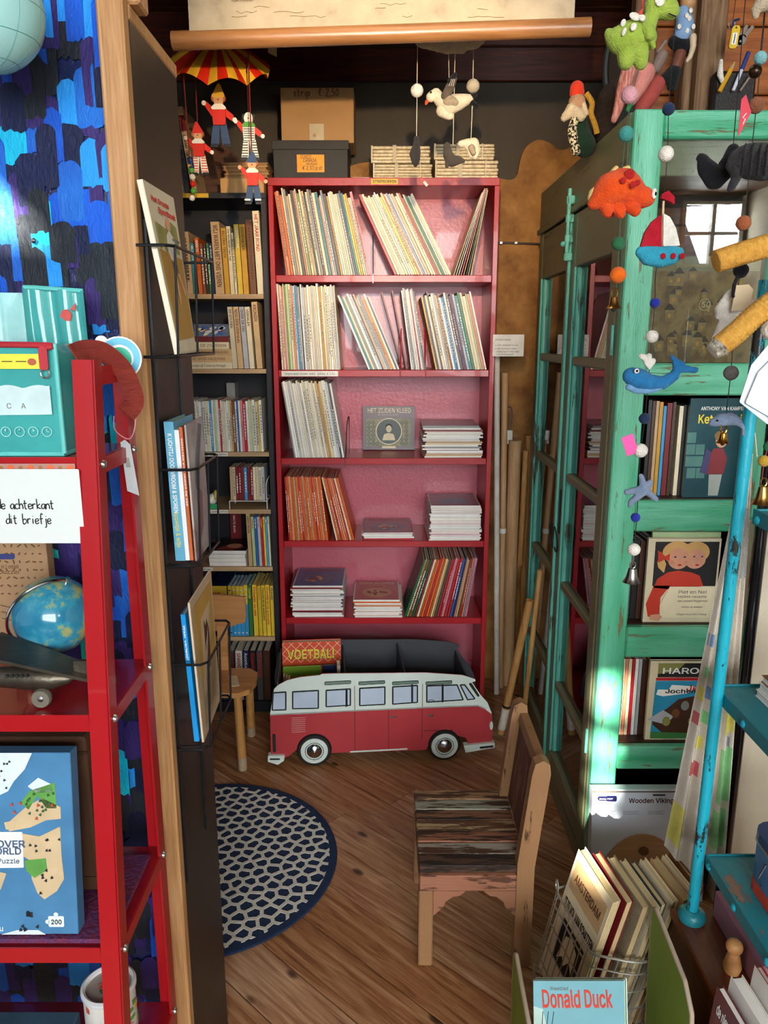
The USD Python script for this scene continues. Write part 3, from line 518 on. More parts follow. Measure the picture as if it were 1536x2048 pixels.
# ------------------------------------------------ black bookcase at the left
BX0, BX1, BYF = -.83, -.4045, 2.80
BS = [1.605, 1.346, 1.045, .829, .605, .322, .05]
m_blk = M('black_bookcase', '1c1c22', rough=.45, var=.1, vs=8); m_birch = WOOD('birch_edge', [(.3, 'a8875f'), (.6, 'c3a37a'), (.8, 'd0b48d')], axis=0)
bb = T('bookcase', 'narrow black bookcase with pale shelf edges left of the red one', 'bookcase')
bb.add('side_panel', bx(BX0, BX0 + .018, BYF, BYF + .26, 0, 1.92), m_blk); bb.add('side_panel', bx(BX1 - .018, BX1, BYF, BYF + .26, 0, 1.92, .001), m_blk)
bb.add('top_panel', bx(BX0, BX1, BYF, BYF + .26, 1.92, 1.938, .001), m_blk); bb.add('back_panel', bx(BX0, BX1, BYF + .26, BYF + .266, .02, 1.938), m_blk)
for z in BS:
    bb.add('shelf', bx(BX0 + .0185, BX1 - .0185, BYF + .0075, BYF + .2595, z - .016, z), m_blk if z < .1 else m_birch); bb.add('shelf_edge', bx(BX0 + .0185, BX1 - .0185, BYF + .005, BYF + .0074, z - .016, z), m_blk if z < .1 else m_birch)
bb.add('plinth', bx(BX0 + .019, BX1 - .019, BYF + .015, BYF + .03, 0, .033), m_blk); bb.done()
YB = BYF + .016
def upright(items, z, vb, lean, group, d=.17, hard=True):
    """Single books: (left px, right px, top v, colour, label, spine text, ink)."""
    for a, b, vt, c, lab, s, ink in items:
        x0, x1 = px_x(a, vb, YB), px_x(b, vb, YB); h = aty(a, vt, YB)[2] - z; an = math.radians(lean)
        t = T('book', lab, 'book', group); F = fr(A(x0, YB, z + .0006 + max(0, -math.sin(an) * (x1 - x0))), A(math.cos(an), 0, math.sin(an)), A(-math.sin(an), 0, math.cos(an)), EY); th = (x1 - x0) * .94
        book(t, F, th, h, d, CM.get(c) or c, PAGE, ct=.0018, hard=hard)
        if s:
            up = fr(F[0] + F[1] * th * .26 + F[2] * h * .96, -F[2], F[1], -EY); t.add('spine_title', text(s, th * .5, up, (0, 0), True, .0004, min(h * .86, len(s) * th * .42)), ink or INK)
        else: scribble(t, F, th, h, ink or INK, h * .2, h * .9, random.Random(a))
        t.done()
g = 'old books on the upper shelf of the black bookcase'
upright([(371, 388, 464, 'tan', 'thick tan book partly behind the wire rack on upper black shelf', None, INKBR), (388, 396, 487, 'teal', 'slim teal book on the upper shelf of the black bookcase', 'RELIGIEUS', INKW), (398, 406, 476, 'orange', 'orange book with shiny white spine foot on upper black shelf', 'MOOI ZO', INKW), (407, 413, 488, 'brown', 'slim brown book right of the orange one on upper black shelf', None, INKW), (414, 419, 487, 'dark brown', 'dark brown slim book, upper black shelf', None, INKW), (420, 425, 487, 'green', 'thin green book on the upper black shelf', None, INKW),
         (426, 431, 487, 'navy', 'navy book with white spine lettering on upper black shelf', 'DE VERTELLER', INKW), (432, 450, 444, 'tan', 'thick tan book titled along the spine, upper black shelf', 'WIJ WAREN MET ONS VIEREN', INKBR), (451, 461, 456, 'gold', 'yellow-tan book right of the thick tan one, upper black shelf', 'BIJ ONS THUIS', INKBR), (462, 470, 453, 'cream', 'cream book with an emblem, upper black shelf', 'De kinderen van het', INK), (471, 475, 466, 'ivory', 'thin ivory book, upper black shelf', None, INKBR),
         (477, 487, 449, 'yellow', 'pale yellow patterned book, left of a pair, upper black shelf', 'DIERENBOEK', INKW), (488, 499, 449, 'gold', 'pale gold patterned book, right of a pair, upper black shelf', 'DIERENBOEK', INKBR), (501, 514, 440, 'brown', 'brown leather book second from the right, upper black shelf', None, INKBR), (515.5, 529, 422, 'cream', 'tall cream book lettered HET JAAR ROND at right, upper black shelf', 'HET JAAR ROND', INKR)], BS[0], 586, 2.0, g)
g = 'beige books on the second shelf of the black bookcase'
upright([(466, 476, 614, 'ivory', 'leftmost upright beige book, second black shelf', 'DE GOUDEN', INKBR), (477, 488, 614, 'tan', 'upright tan book next to the leftmost, second black shelf', 'NOG EEN VERHAAL', INKBR), (489, 499, 614, 'silver', 'grey-beige upright book in the middle, second black shelf', 'OVER DE ZEE', INKBR), (500, 510, 614, 'ivory', 'upright beige book left of the KRONIEK volume', 'VERHALEN', INKBR), (514, 526, 604, 'tan', 'tall brown-beige book lettered KRONIEK at right end', 'KRONIEK', INKBR)], BS[1], 737, 3.0, g)
zz = BS[1] + .0005
for k, (vt, vb, c, lab, s) in enumerate([(725, 738, 'ivory', 'lowest lying beige book of the pile, second black shelf', 'Sprookjes uit Turkije en Portugal'), (712, 724, 'tan', 'second lying beige book from the bottom, second black shelf', 'OP HET SPOOR VAN DE PRINS'), (698, 711, 'tan', 'third lying book from the bottom, second black shelf', 'SCHATGRAVERS'), (686, 698, 'cream', 'fourth lying book from the bottom, second black shelf', 'DE ZILVEREN'), (674, 685, 'dark red', 'red lying book below the picture box, second black shelf', None), (648, 672, 'slate', 'thick picture-spined album topmost on the lying pile, second black shelf', None)]):
    x0, x1 = px_x(366 if k < 2 else 392, 738, YB), px_x(465 - (k > 2) * 5, 738, YB); th = .0232 if k < 4 else (.019 if k == 4 else .043); t = T('book', lab, 'book', 'lying pile on the second shelf of the black bookcase')
    F = fr(A(x0, YB, zz), EX, EY, EZ); L = x1 - x0; mt = CM.get(c) or slate
    t.add('cover', cat(fbox(F, 0, L, 0, .002, 0, th), fbox(F, 0, L, .002, .15, 0, .002), fbox(F, 0, L, .002, .15, th - .002, th)), mt); t.add('pages', fbox(F, .002, L - .002, .002, .147, .002, th - .002), PAGE)
    if s: t.add('spine_title', text(s, th * .42, fr(F[0] + EZ * th * .28, EX, EZ, -EY), (.02, 0), False, .0004, L * .75), INKBR)
    if k == 5:
        r = random.Random(3)
        for j, mm in enumerate((dullr, M('print_parchment', 'd9cfae'), CM['blue'], CM['silver'])): t.add('spine_picture', [prism(affinity.rotate(ell(r.uniform(.02, L - .02), r.uniform(.010, th - .012), .014, .005, 9), r.uniform(-40, 40)).intersection(sbox(.002, .002, L - .002, th - .002)), fr(F[0], EX, EZ, -EY), .0002 * j + .0001, .0002 * j + .0003) for _ in range(5)], mm)
    t.done(); zz += th + .0003
x0, x1 = xs(379, 528, 905, YB); W3 = ['white', 'ivory', 'white', 'silver', 'white', 'ivory', 'white', 'white', 'silver', 'white', 'ivory', 'white', 'sky blue', 'white', 'pale green', 'white', 'red', 'white', 'ivory', 'white', 'white', 'ivory', 'tan', 'brown', 'white', 'blue', 'white', 'pink', 'red', 'white', 'ivory', 'pale green', 'white', 'ivory', 'yellow', 'white']
row('in the white row on the third black shelf', 'slim book', BS[2], YB, x0, x1, .8, 1.2, 36, .182, .19, W3, d=.16, seed=31, name='book', category='book')
t = T('book', 'tall grey-brown book rising above the white row, third black shelf', 'book'); p = aty(457, 766, YB + .168); t_ = fr(A(px_x(454, 800, YB + .168), YB + .168, BS[2] + .0006), EX, EZ, EY); book(t, t_, .032, p[2] - BS[2], .07, CM['grey'], PAGE, hard=True); t.done()
# fourth shelf: wire rack of little books, bird, card
rk = T('wire_rack', 'small white wire book rack standing on the fourth black shelf', 'rack'); wm = M('white_wire', 'd9d6cf', rough=.35); zr = BS[3] + .03; xa, xb = px_x(459, 995, YB), px_x(534, 995, YB)
rk.add('tray', cat(*[tube([A(xa, YB + y_, zr), A(xb, YB + y_, zr)], .0022, 6) for y_ in (.0, .05, .1)]), wm)
for x_ in (xa, xb): rk.add('leg', tube([A(x_, YB - .004, BS[3] + .001), A(x_, YB - .004, zr), A(x_, YB + .1, zr), A(x_, YB + .1, BS[3] + .001)], .0022, 6), wm)
rk.add('end_loop', tube(curve([A(xb, YB - .004, zr), A(xb - .002, YB, zr + .06), A(xb + .004, YB + .03, zr + .085), A(xb, YB + .1, zr + .07), A(xb, YB + .1, zr)], 20), .0022, 6), wm); rk.done()
x0, x1 = xa + .004, xb - .006; row('in the white wire rack, fourth black shelf', 'little book', zr + .0025, YB, x0, x1, 0, 0, 12, .122, .128, ['tan', 'ivory', 'dark red', 'dark red', 'dark red', 'sky blue', 'dark red', 'dark red', 'cream', 'ivory', 'cream', 'silver'], d=.1, seed=33, name='book', category='book', tmin=.9)
c = aty(424, 992, YB + .02); bd = T('bird_figurine', 'white and yellow bird figurine on the fourth black shelf', 'figurine'); bd.add('body', blob([[((c[0] - .005, c[1], BS[3] + .030), .022), ((c[0] + .01, c[1], BS[3] + .045), .014)]], .006), gloss('white_ceramic', 'efece0')); bd.add('wing', blob([[((c[0] + .012, c[1] - .004, BS[3] + .04), .012), ((c[0] + .016, c[1] - .004, BS[3] + .062), .008)]], .005), gloss('mustard', 'b0a040')); bd.add('foot', lathe([(.012, 0), (.012, .004), (.004, .008)], A(c[0] - .003, c[1], BS[3] + .0006), EZ, 12), gloss('white_ceramic', 'efece0')); bd.done()
c = aty(426, 1014, YB - .004); one('price_card', prism(rpoly(0, .03, 0, .02, .001), fr(A(c[0] - .012, YB - .006, BS[3] + .0006), EX, EZ, -EY), 0, .001), gloss('green_card', '3fae6a'), 'little green card standing at the front of the fourth black shelf', 'card')
p = aty(414, 905, BYF); label('shelf_label', 'white strip on the edge of the third black shelf', p[0], p[0] + .075, BS[2] - .0145, BS[2] - .001, BYF + .0045, wht, 'oudere series', hh=.45)
p = aty(420, 1020, BYF); label('shelf_label', 'white strip on the edge of the fourth black shelf', p[0], p[0] + .065, BS[3] - .0145, BS[3] - .001, BYF + .0045, wht, 'oudere series', hh=.45)
p = aty(401, 1135, BYF); label('shelf_label', 'white strip on the edge of the fifth black shelf', p[0], p[0] + .045, BS[4] - .0145, BS[4] - .001, BYF + .0045, wht, 'series', hh=.45)
# fifth shelf
zz = stack('in the white pile on the fifth black shelf', 'book', BS[4], px_x(455, 1135, YB), YB, .142, .17, 4, .0155, ['white', 'ivory', 'white', 'navy'], seed=35, name='book', jx=.003, category='book', art=lambda t, F, w, d: (t.add('cover_print', prism(rpoly(.001, w - .001, .001, d - .001, .001), F, 0, .0003), M('print_night', '231a1c')), t.add('picture', prism(Polygon([(.02, .01), (w * .6, .005), (w * .9, d * .3), (w * .6, d * .6), (w * .3, d * .35)]), F, .0004, .0006), dullr), t.add('picture_figure', prism(ell(w * .6, d * .4, .03, .03), F, .0007, .0009), skinp)))
g = 'children books at the right of the fifth black shelf'
t = T('book', 'red book standing behind the white pile, fifth black shelf', 'book'); x0 = px_x(462, 1100, YB + .19); F = fr(A(x0, YB + .2, BS[4] + .0006), EX, EZ, EY); t.add('cover', fbox(F, 0, .045, 0, .20, 0, .012), CM['dark red']); t.add('lettering', text('HET GROTE BOEK', .008, fr(F[0] + A(.012, -.0003, .18), -EZ, EX, -EY), (0, 0), False, .0004, .1), INKW); t.done()
upright([(498, 506, 1028, 'tan', 'tan spined book, leftmost at right of fifth black shelf', 'LANGS WEGEN', INKBR), (507, 513, 1034, 'pale green', 'pale green thin book, fifth black shelf', 'verhalen', INKR), (513.5, 519, 1034, 'blue', 'blue thin book, fifth black shelf', 'op de zee', INKW), (519.5, 525, 1034, 'silver', 'pale blue-grey thin book, fifth black shelf', 'het boek', INKR), (525.5, 530, 1034, 'red', 'red thin book, fifth black shelf', 'De familie', INKY), (530.5, 534.5, 1034, 'yellow', 'yellow thin book, fifth black shelf', 'raketten', INKR), (535, 539, 1034, 'sky blue', 'sky blue thin book, fifth black shelf', 'water', INKW), (539.5, 543, 1034, 'cream', 'cream thin book at the right end, fifth black shelf', 'op reis', INKBR)], BS[4], 1132, 1.2, g)
# sixth shelf
g = 'children books on the sixth black shelf'
x0, x1 = px_x(425, 1272, YB), px_x(458, 1272, YB); t = T('book', 'large dark blue album with yellow spine lying half hidden, sixth black shelf', 'book'); F = fr(A(x0, YB, BS[5] + .0006), EX, EZ, EY); hh = aty(440, 1172, YB)[2] - BS[5]; t.add('cover', fbox(F, 0, x1 - x0, 0, hh, 0, .19), CM['navy']); t.add('spine', fbox(F, 0, x1 - x0, hh * .2, hh, -.002, 0), CM['yellow']); t.add('lettering', text('us', .02, fr(F[0] + A(.008, -.0022, hh * .8), EX, EZ, -EY), (0, 0), True), INKR); t.done()
for k in range(5):
    a, b = 460 + k * 7.8, 467.4 + k * 7.8; x0, x1 = px_x(a, 1272, YB), px_x(b, 1272, YB); F = fr(A(x0, YB, BS[5] + .0006), EX, EZ, EY); hh = aty(a, 1172 if k < 4 else 1170, YB)[2] - BS[5]; th = (x1 - x0) * .97
    t = T('book', f'{ORD[k]} yellow-topped blue series book from the left, sixth black shelf', 'book', 'yellow and blue series books'); book(t, F, th, hh, .15, CM['sky blue'], PAGE, hard=True); t.add('spine_band', fbox(F, 0, th, hh * .62, hh, -.001, 0), CM['yellow']); t.add('spine_title', cat(text('no', .007, fr(F[0] + A(th * .2, -.0012, hh * .8), EX, EZ, -EY), (0, 0), True, .0003, th * .6), *[fbox(F, th * .2, th * .7, hh * q, hh * q + .004, -.0012, 0) for q in (.05, .68, .74, .9)]), INKW if k else INK); t.done()
upright([(500, 508, 1172, 'green', 'green and blue landscape-spined book, sixth black shelf', 'Daantje', INKY), (509, 518, 1170, 'yellow', 'first yellow storybook from the left, sixth black shelf', 'Pinkeltje op reis', INKR), (519, 526, 1172, 'yellow', 'second yellow storybook with pale lettering, sixth black shelf', 'Pinkeltje', INKO), (527, 534, 1171, 'yellow', 'third yellow storybook from the left, sixth black shelf', 'Pinkeltje en de autoraket', INK), (535, 543, 1170, 'yellow', 'fourth yellow storybook from the left, sixth black shelf', 'Pinkeltje en de autoraket', INKR), (544, 551, 1172, 'yellow', 'rightmost yellow storybook with blue foot, sixth black shelf', 'Pinkeltje', INKB)], BS[5], 1274, 0.6, g)
g = 'dark paperbacks on the bottom black shelf'
upright([(446, 459, 1300, 'navy', 'leftmost dark paperback, bottom black shelf', 'DE 7E', INKW), (460, 473, 1302, 'dark grey', 'dark grey paperback with red letters, bottom black shelf', 'GRIEZEL', INKR), (474, 488, 1302, 'white', 'white-spined paperback with red letters, bottom black shelf', 'SPANNING', INKR), (489, 501, 1302, 'navy', 'navy paperback with pale letters, bottom black shelf', 'Avontuur', INKW), (502, 515, 1302, 'black', 'black paperback with bright red script, bottom black shelf', 'Superkorf', INKR), (516, 528, 1302, 'dark grey', 'charcoal paperback with red letters, bottom black shelf', 'DE GEHEIMEN', INKR), (529, 543, 1302, 'dark brown', 'dark brown paperback at right, bottom black shelf', None, INKBR)], BS[6], 1400, -.3, g)
# ================================================================ behind and on top of the bookcases
m_burl = M('burl_board', 'a5753a', rough=.7, vs=7, detail=8, bump=.6, bs=60, ramp=[(.3, '6b431d'), (.45, '97672f'), (.6, 'b58243'), (.75, 'c4955a')])
pts = [(-.86, 0), (.80, 0), (.80, 2.10), (.77, 2.17), (.72, 2.20), (.70, 2.155), (.66, 2.145), (.63, 2.165), (.58, 2.18), (.535, 2.155), (.515, 2.11), (.505, 2.06), (.48, 2.04), (.42, 2.05), (.36, 2.07), (.0, 2.10), (-.12, 2.09), (-.2, 2.04), (-.30, 2.0), (-.40, 2.01), (-.46, 2.05), (-.60, 2.15), (-.72, 2.20), (-.80, 2.19), (-.86, 2.14)]
one('headboard', prism(Polygon([tuple(p[:2]) for p in curve([A(*p, 0) for p in pts[2:]], 120)] + [(-.86, 0), (.80, 0)]).buffer(0), fr(A(0, 3.153, 0), EX, EZ, -EY), 0, .03), m_burl, 'scalloped burl wood board standing upright behind the two bookcases', 'headboard')
c0, c1 = aty(1000, 484, 3.10), aty(1076, 488, 3.10); cb = T('cable', 'thin grey cable clipped along the burl board right of red bookcase', 'cable'); cb.add('wire', tube([A(c0[0], 3.115, c0[2]), A(c1[0] + .05, 3.115, c1[2])], .004, 8), M('cable_grey', '4a4540')); 
for px in (1003, 1033): q = aty(px, 485, 3.10); cb.add('clip', bx(q[0] - .007, q[0] + .007, 3.108, 3.1215, q[2] - .006, q[2] + .006, .002), steel)
cb.done()
kraft = M('kraft_card', 'b98f5e', rough=.8, var=.06, vs=8, bump=.1, bs=60); tape = M('clear_tape', 'd8c9a8', rough=.12, spec=.8); dbox = M('dark_box_card', '3d3a36', rough=.7, var=.06)
ZT = 1.9925
# black lidded box with orange card, cardboard carton on it
a, b = aty(545, 348, 2.86), aty(698, 348, 2.86); ltop = aty(620, 279, 2.85)[2]; lbot = aty(620, 298, 2.85)[2]
t = T('storage_box', 'dark lidded box with orange price card on top of red bookcase', 'box'); t.add('body', bx(a[0] + .004, b[0] - .004, 2.862, 3.08, ZT, ltop - .002, .002), dbox); t.add('lid', bx(a[0], b[0], 2.858, 3.085, lbot, ltop, .002), dbox); t.done()
o, q = aty(594, 344, 2.857), aty(648, 301, 2.857); F = fr(A(o[0], 2.8615, o[2]), EX, EZ, -EY); cw, chh = q[0] - o[0], q[2] - o[2] - .012
t = T('price_card', 'orange handwritten price card on the dark lidded box', 'card'); t.add('card', prism(rpoly(0, cw, 0, chh, .001), F, 0, .0008), M('card_orange', 'f0a020', rough=.5)); t.add('handwriting', cat(text('COMICS', .011, F, (.012, chh * .78), False, .0003, cw * .4, .15, .0008), text('CANADA', .011, F, (.02, chh * .58), False, .0003, cw * .5, .15, .0008), text('(Action)', .009, F, (.03, chh * .40), False, .0003, cw * .42, .15, .0008), text('€ 2,50 p.st.', .012, F, (.018, chh * .14), False, .0003, cw * .75, .15, .0008)), INK); t.done()
a, b = aty(563, 277, 2.90), aty(708, 277, 2.90); ct_ = aty(640, 175, 2.90)[2]
t = T('cardboard_box', 'brown cardboard carton with strip price stacked on the dark box', 'box'); t.add('carton', bx(a[0], b[0], 2.90, 3.08, ltop + .0005, ct_, .002), kraft)
F = fr(A(a[0], 2.90, ltop), EX, EZ, -EY); [t.add('handwriting', q, M('ink_faded', '54402c', rough=.7)) for q in (handwriting('strip', .013, F, (.045, .150), .0012, 1.0), handwriting('€ 2,50', .012, F, (.132, .150), .0012, 1.15))]; t.add('tape', prism(sbox(.098, .002, .148, .062).difference(sbox(.11, .02, .12, .03)), F, 0, .0005), tape); t.done()
# string-tied parcels
wrap = M('parcel_wrap', 'a98555', rough=.45, var=.25, vs=40, bump=.8, bs=70, spec=.6)
spine = M('parcel_spines', 'd8c49a', rough=.35, var=.3, vs=80, bump=.5, bs=160, spec=.7)
def parcel(px0, px1, v0, v1, z, lab, rot=0):
    a, b = aty(px0, v1, 2.85), aty(px1, v1, 2.85); h = aty(px0, v0, 2.85)[2] - aty(px0, v1, 2.85)[2]; t = T('wrapped_bundle', lab, 'bundle', 'wrapped bundles on the red bookcase'); n = 5; y0 = 2.85; r = random.Random(px0)
    w = b[0] - a[0]; prof = lambda u: .006 * math.sin(math.pi * u)
    F = fr(A(a[0], y0, z), EX, EY, EZ)
    for k in range(n):
        j = r.uniform(0, .006); t.add('bundled_booklet', fbox(F, j, w - r.uniform(0, .006), j, .20, h * k / n + .0004, h * (k + 1) / n - .0008, .003), spine)
    t.add('wrapping', cat(fbox(F, w * .36, w * .42, -.002, .203, h - .0012, h + .0014), fbox(F, w * .36, w * .42, -.002, -.0002, .0006, h), fbox(F, w * .78, w * .8, -.002, -.0002, .0006, h), fbox(F, .0, .006, -.0015, .19, 0, h)), tape); t.done(); return z + h + .002
z1 = parcel(746, 866, 320, 350, ZT, 'lower left glossy wrapped bundle of booklets on red bookcase'); parcel(742, 862, 283, 318, z1, 'upper left glossy wrapped bundle of booklets on red bookcase')
z1 = parcel(870, 998, 313, 350, ZT, 'lower right wrapped bundle of booklets on red bookcase'); parcel(868, 990, 279, 311, z1, 'upper right wrapped bundle of booklets on red bookcase')
p = aty(846, 362, 2.80); F = fr(A(p[0] - .012, 2.826, p[2] + .012), unit(A(.55, 0, -.6)), unit(A(.6, 0, .55))); t = T('price_tag', 'small red and white tag dangling over the top edge of red bookcase', 'tag'); t.add('tag', prism(rpoly(0, .035, 0, .011, .002), F, 0, .0008), gloss('tag_red', 'c8283c')); t.add('tag_end', prism(rpoly(.018, .036, .001, .010, .001), F, .0009, .0012), wht); t.add('thread', tube([F[0], A(F[0][0], 2.845, ZT + .001)], .0006, 5), INKG); t.done()
one('loose_papers', cat(bx(-.125, -.06, 2.85, 2.95, ZT, ZT + .001), bx(-.11, -.05, 2.84, 2.93, ZT + .0012, ZT + .0022)), wht, 'loose white papers between the dark box and the bundles', 'paper')
# top of the black bookcase: leaning books, folders, box, brown board
ZB = 1.9385; g = 'books leaning on top of the black bookcase'
for k, (pb, pt, vt, w, c, lab, s) in enumerate([(352, 338, 300, 7, 'red', 'thin red book leaning at far left above black bookcase', None), (360, 346, 292, 7, 'cream', 'cream book leaning beside the thin red one, above black bookcase', None), (372, 349, 246, 8, 'dark grey', 'dark grey book leaning behind the jamb, above black bookcase', 'DE BOEK'), (384, 354, 216, 10, 'tan', 'tan book with dark red top leaning, above black bookcase', 'Onder de boerderij')]):
    y = 2.83; B = aty(pb, 386, y); Tp = aty(pt, vt, y); v = Tp - A(B[0], y, ZB); h = np.linalg.norm(v); ey = v / h; ex = np.cross(EY, ey); th = w * .0018; F = fr(A(B[0], y, ZB + .001 + th * abs(ex[2])), ex, ey, EY)
    t = T('book', lab, 'book', g); book(t, F, th, h, .17, CM[c], PAGE, hard=True)
    if k == 3: t.add('spine_band', fbox(F, -.0002, th + .0002, h * .72, h * .9, -.0012, .004), CM['dark red'])
    if s: t.add('spine_title', text(s, th * .5, fr(F[0] + ex * th * .25 + ey * h * .68 - EY * .0014, -ey, ex, -EY), (0, 0), True, .0004, h * .5), INK)
    t.done()
a, b = aty(408, 388, 2.95), aty(540, 388, 2.95)
one('brown_board', prism(Polygon([(a[0] - .06, ZB), (-.40, ZB), (-.40, ZB + .06), (a[0] - .02, ZB + .26), (a[0] - .06, ZB + .26)]), fr(A(0, 3.02, .0005), EX, EZ, -EY), 0, .014), WOOD('walnut_board', [(.3, '3a2010'), (.6, '5c3519'), (.8, '6e4422')], axis=0), 'dark brown sloping board behind the folders above the black bookcase', 'board')
a, b = aty(441, 387, 2.86), aty(528, 387, 2.86); zt = aty(480, 356, 2.86)[2]; manila = M('manila_card', 'd0a368', rough=.7, var=.05)
one('file_box', bx(a[0], b[0], 2.86, 3.0, ZB + .0005, zt, .002), manila, 'pale brown card box on top of the black bookcase', 'box'); z = zt + .001
for k in range(4):
    a = aty(448 + k % 2 * 3 - k, 345, 2.86); th = .0125; t = T('folder', ['lowest', 'second lowest', 'second highest', 'topmost'][k] + ' manila folder piled on the pale card box', 'folder', 'manila folders'); F = fr(A(a[0] - .002, 2.862 + .004 * (k % 2), z), EX, EY, EZ); L = .155
    t.add('cover', cat(fbox(F, 0, L, 0, .12, 0, .0015), fbox(F, 0, L, 0, .12, th - .002, th - .0005), fbox(F, 0, L, .1185, .12, .0015, th - .002)), manila); t.add('pages', fbox(F, .004, L - .004, .003, .115, .002, th - .0025), M('brown_pages', '9a7142', rough=.7)); t.done(); z += th
p = aty(350, 395, BYF); label('shelf_label', 'yellow strip along the top edge of the black bookcase', p[0], p[0] + .115, 1.922, 1.936, BYF - .0008, yel, None)
# ================================================================ camper van bin
VY0, VY1 = 2.455, 2.735; vsl = math.atan2(.058, .80)
m_vr = M('van_red', 'b23a3f', rough=.4, var=.05, vs=8); m_vw = M('van_mint_white', 'd6e2d8', rough=.4, var=.03); m_vd = M('van_inner_grey', '45474d', rough=.7, var=.1, vs=5); m_rub = M('van_tyre', '1d211f', rough=.6); m_cap = M('van_chrome', 'b9bcc0', rough=.18, metal=1); m_win = M('van_window_print', 'bccbdc', rough=.3, var=.08, vs=6); m_wf = M('van_window_rubber', '262b28', rough=.5); m_ln = M('van_line', '5f2326', rough=.5)
vo = aty(537, 1520, 2.41); vo[2] = 0; ve = aty(988, 1494, 2.49); yaw = math.atan2(.07, ve[0] - vo[0]); vx = A(math.cos(yaw), math.sin(yaw), 0); vy = A(-math.sin(yaw), math.cos(yaw), 0)
L = float(np.linalg.norm((ve - vo)[:2])); VO = A(vo[0], vo[1], 0)
def vp(px, py):                     # photo position -> (along, up) on the van's near side
    d = _ray(px, py); n = vy; t_ = np.dot(VO - _C, n) / np.dot(d, n); p = _C + d * t_; return float(np.dot(p - VO, vx)), float(p[2])
FV = fr(VO, vx, EZ, -vy)
van = T('book_bin', 'red and mint-white camper van shaped book bin on the floor', 'book bin')
out = [vp(*p) for p in [(548, 1378), (556, 1370), (575, 1360), (600, 1354), (640, 1350), (645, 1347), (760, 1346), (850, 1345), (925, 1350), (950, 1358), (951, 1362), (944, 1364), (960, 1388), (975, 1405), (983, 1425), (985, 1450), (984, 1482), (938, 1490), (932, 1476), (905, 1468), (880, 1470), (862, 1480), (852, 1500), (660, 1506), (655, 1494), (600, 1494), (578, 1512), (560, 1520), (542, 1515), (540, 1430)]]
P = Polygon(out).buffer(0); zb = min(p[1] for p in out)
DW = .30
van.add('side_wall', prism(P, FV, -.004, 0), m_vr); 
upper = Polygon([vp(*p) for p in [(539, 1430), (542, 1395), (548, 1376), (556, 1368), (575, 1359), (600, 1352), (640, 1348), (760, 1343), (850, 1342), (925, 1347), (953, 1356), (960, 1385), (977, 1403), (986, 1430), (970, 1418), (955, 1412), (850, 1416), (700, 1422), (600, 1428)]]).buffer(0).intersection(P)
van.add('white_upper', prism(upper, FV, .0002, .0012), m_vw)
van.add('belt_line', prism(Polygon([vp(*p) for p in [(540, 1428), (700, 1420), (850, 1413.5), (955, 1409.5), (972, 1416), (972, 1418), (955, 1412), (850, 1416), (700, 1422.5), (540, 1430.5)]]).buffer(0), FV, .0013, .0018), M('van_trim', '9ca59c', rough=.35))
def vwin(pts, name='window', mat=None, frm=True, g=.006):
    q = Polygon([vp(*p) for p in pts]).buffer(-.004).buffer(.004, 4); k = van.add(name + '_rubber' if frm else name, prism(q, FV, .0014, .0026), m_wf if frm else mat)
    if frm: van.add('pane', prism(q.buffer(-g), FV, .0027, .0032), mat or m_win, up=k)
for w_ in ([(545, 1384), (573, 1382), (573, 1420), (543, 1421)], [(584, 1382), (638, 1379), (638, 1417), (584, 1418)], [(651, 1379), (702, 1376), (702, 1411), (651, 1414)], [(718, 1375), (771, 1372), (771, 1409), (718, 1412)], [(784, 1372), (836, 1369), (836, 1405), (784, 1409)], [(852, 1370), (915, 1368), (928, 1400), (852, 1405)], [(918, 1368), (930, 1368), (952, 1398), (934, 1400)]): vwin(w_, g=.0048)
vwin([(935, 1364), (943, 1366), (960, 1392), (955, 1393)], 'windscreen', m_rub, False)
for a in (649, 717, 784, 851): vwin([(a, 1363), (a + 53, 1360), (a + 53, 1367), (a, 1370)], 'roof_window', M('van_roof_glass', '6f8578', rough=.3), True, .002)
bar = [prism(Polygon([vp(a, 1378), vp(a + 4, 1378), vp(a + 4, 1412), vp(a, 1413)]), FV, .0033, .0038) for a in (691,)] + [prism(Polygon([vp(a, 1368), vp(a + 4, 1368), vp(a + 4, 1403), vp(a, 1404)]), FV, .0033, .0038) for a in (822, 883)]
van.add('window_bar', bar, m_rub); van.add('steering_wheel', tube(np.array([FV[0] + vx * u + EZ * w_ - vy * .004 for u, w_ in [(vp(862, 1400)[0] + .01 * math.cos(q), vp(862, 1401)[1] + .004 * math.sin(q)) for q in np.linspace(0, 6.0, 14)]]), .001, 5), m_rub)
ln = lambda pts, w_=.0009: prism(Polygon([vp(*p) for p in pts] ).buffer(.0001) if len(pts) > 2 else __import__('shapely').geometry.LineString([vp(*p) for p in pts]).buffer(w_), FV, .0002, .0016)
van.add('door_seam', cat(ln([(709, 1372), (710, 1500)]), ln([(777, 1420), (777, 1496)]), ln([(845, 1368), (844, 1478)]), ln([(848, 1461), (905, 1460)])), m_ln)
for px, py in ((788, 1434), (862, 1431)): van.add('door_handle', prism(rpoly(0, .022, 0, .005, .002), fr(VO + vx * vp(px - 8, py)[0] + EZ * vp(px, py)[1], vx, EZ, -vy), .001, .006), m_cap)
lou = [prism(rpoly(vp(583, 0 + v)[0], vp(611, v)[0], vp(590, v)[1], vp(590, v)[1] + .0022, .001), FV, .0004, .0024) for v in np.arange(1436, 1468, 4)]
van.add('louvre', lou, M('van_louvre', 'd6938f', rough=.4))
van.add('side_stripe', prism(Polygon([vp(*p) for p in [(700, 1502), (815, 1496), (815, 1499), (700, 1505)]]), FV, .0004, .0014), m_vw)
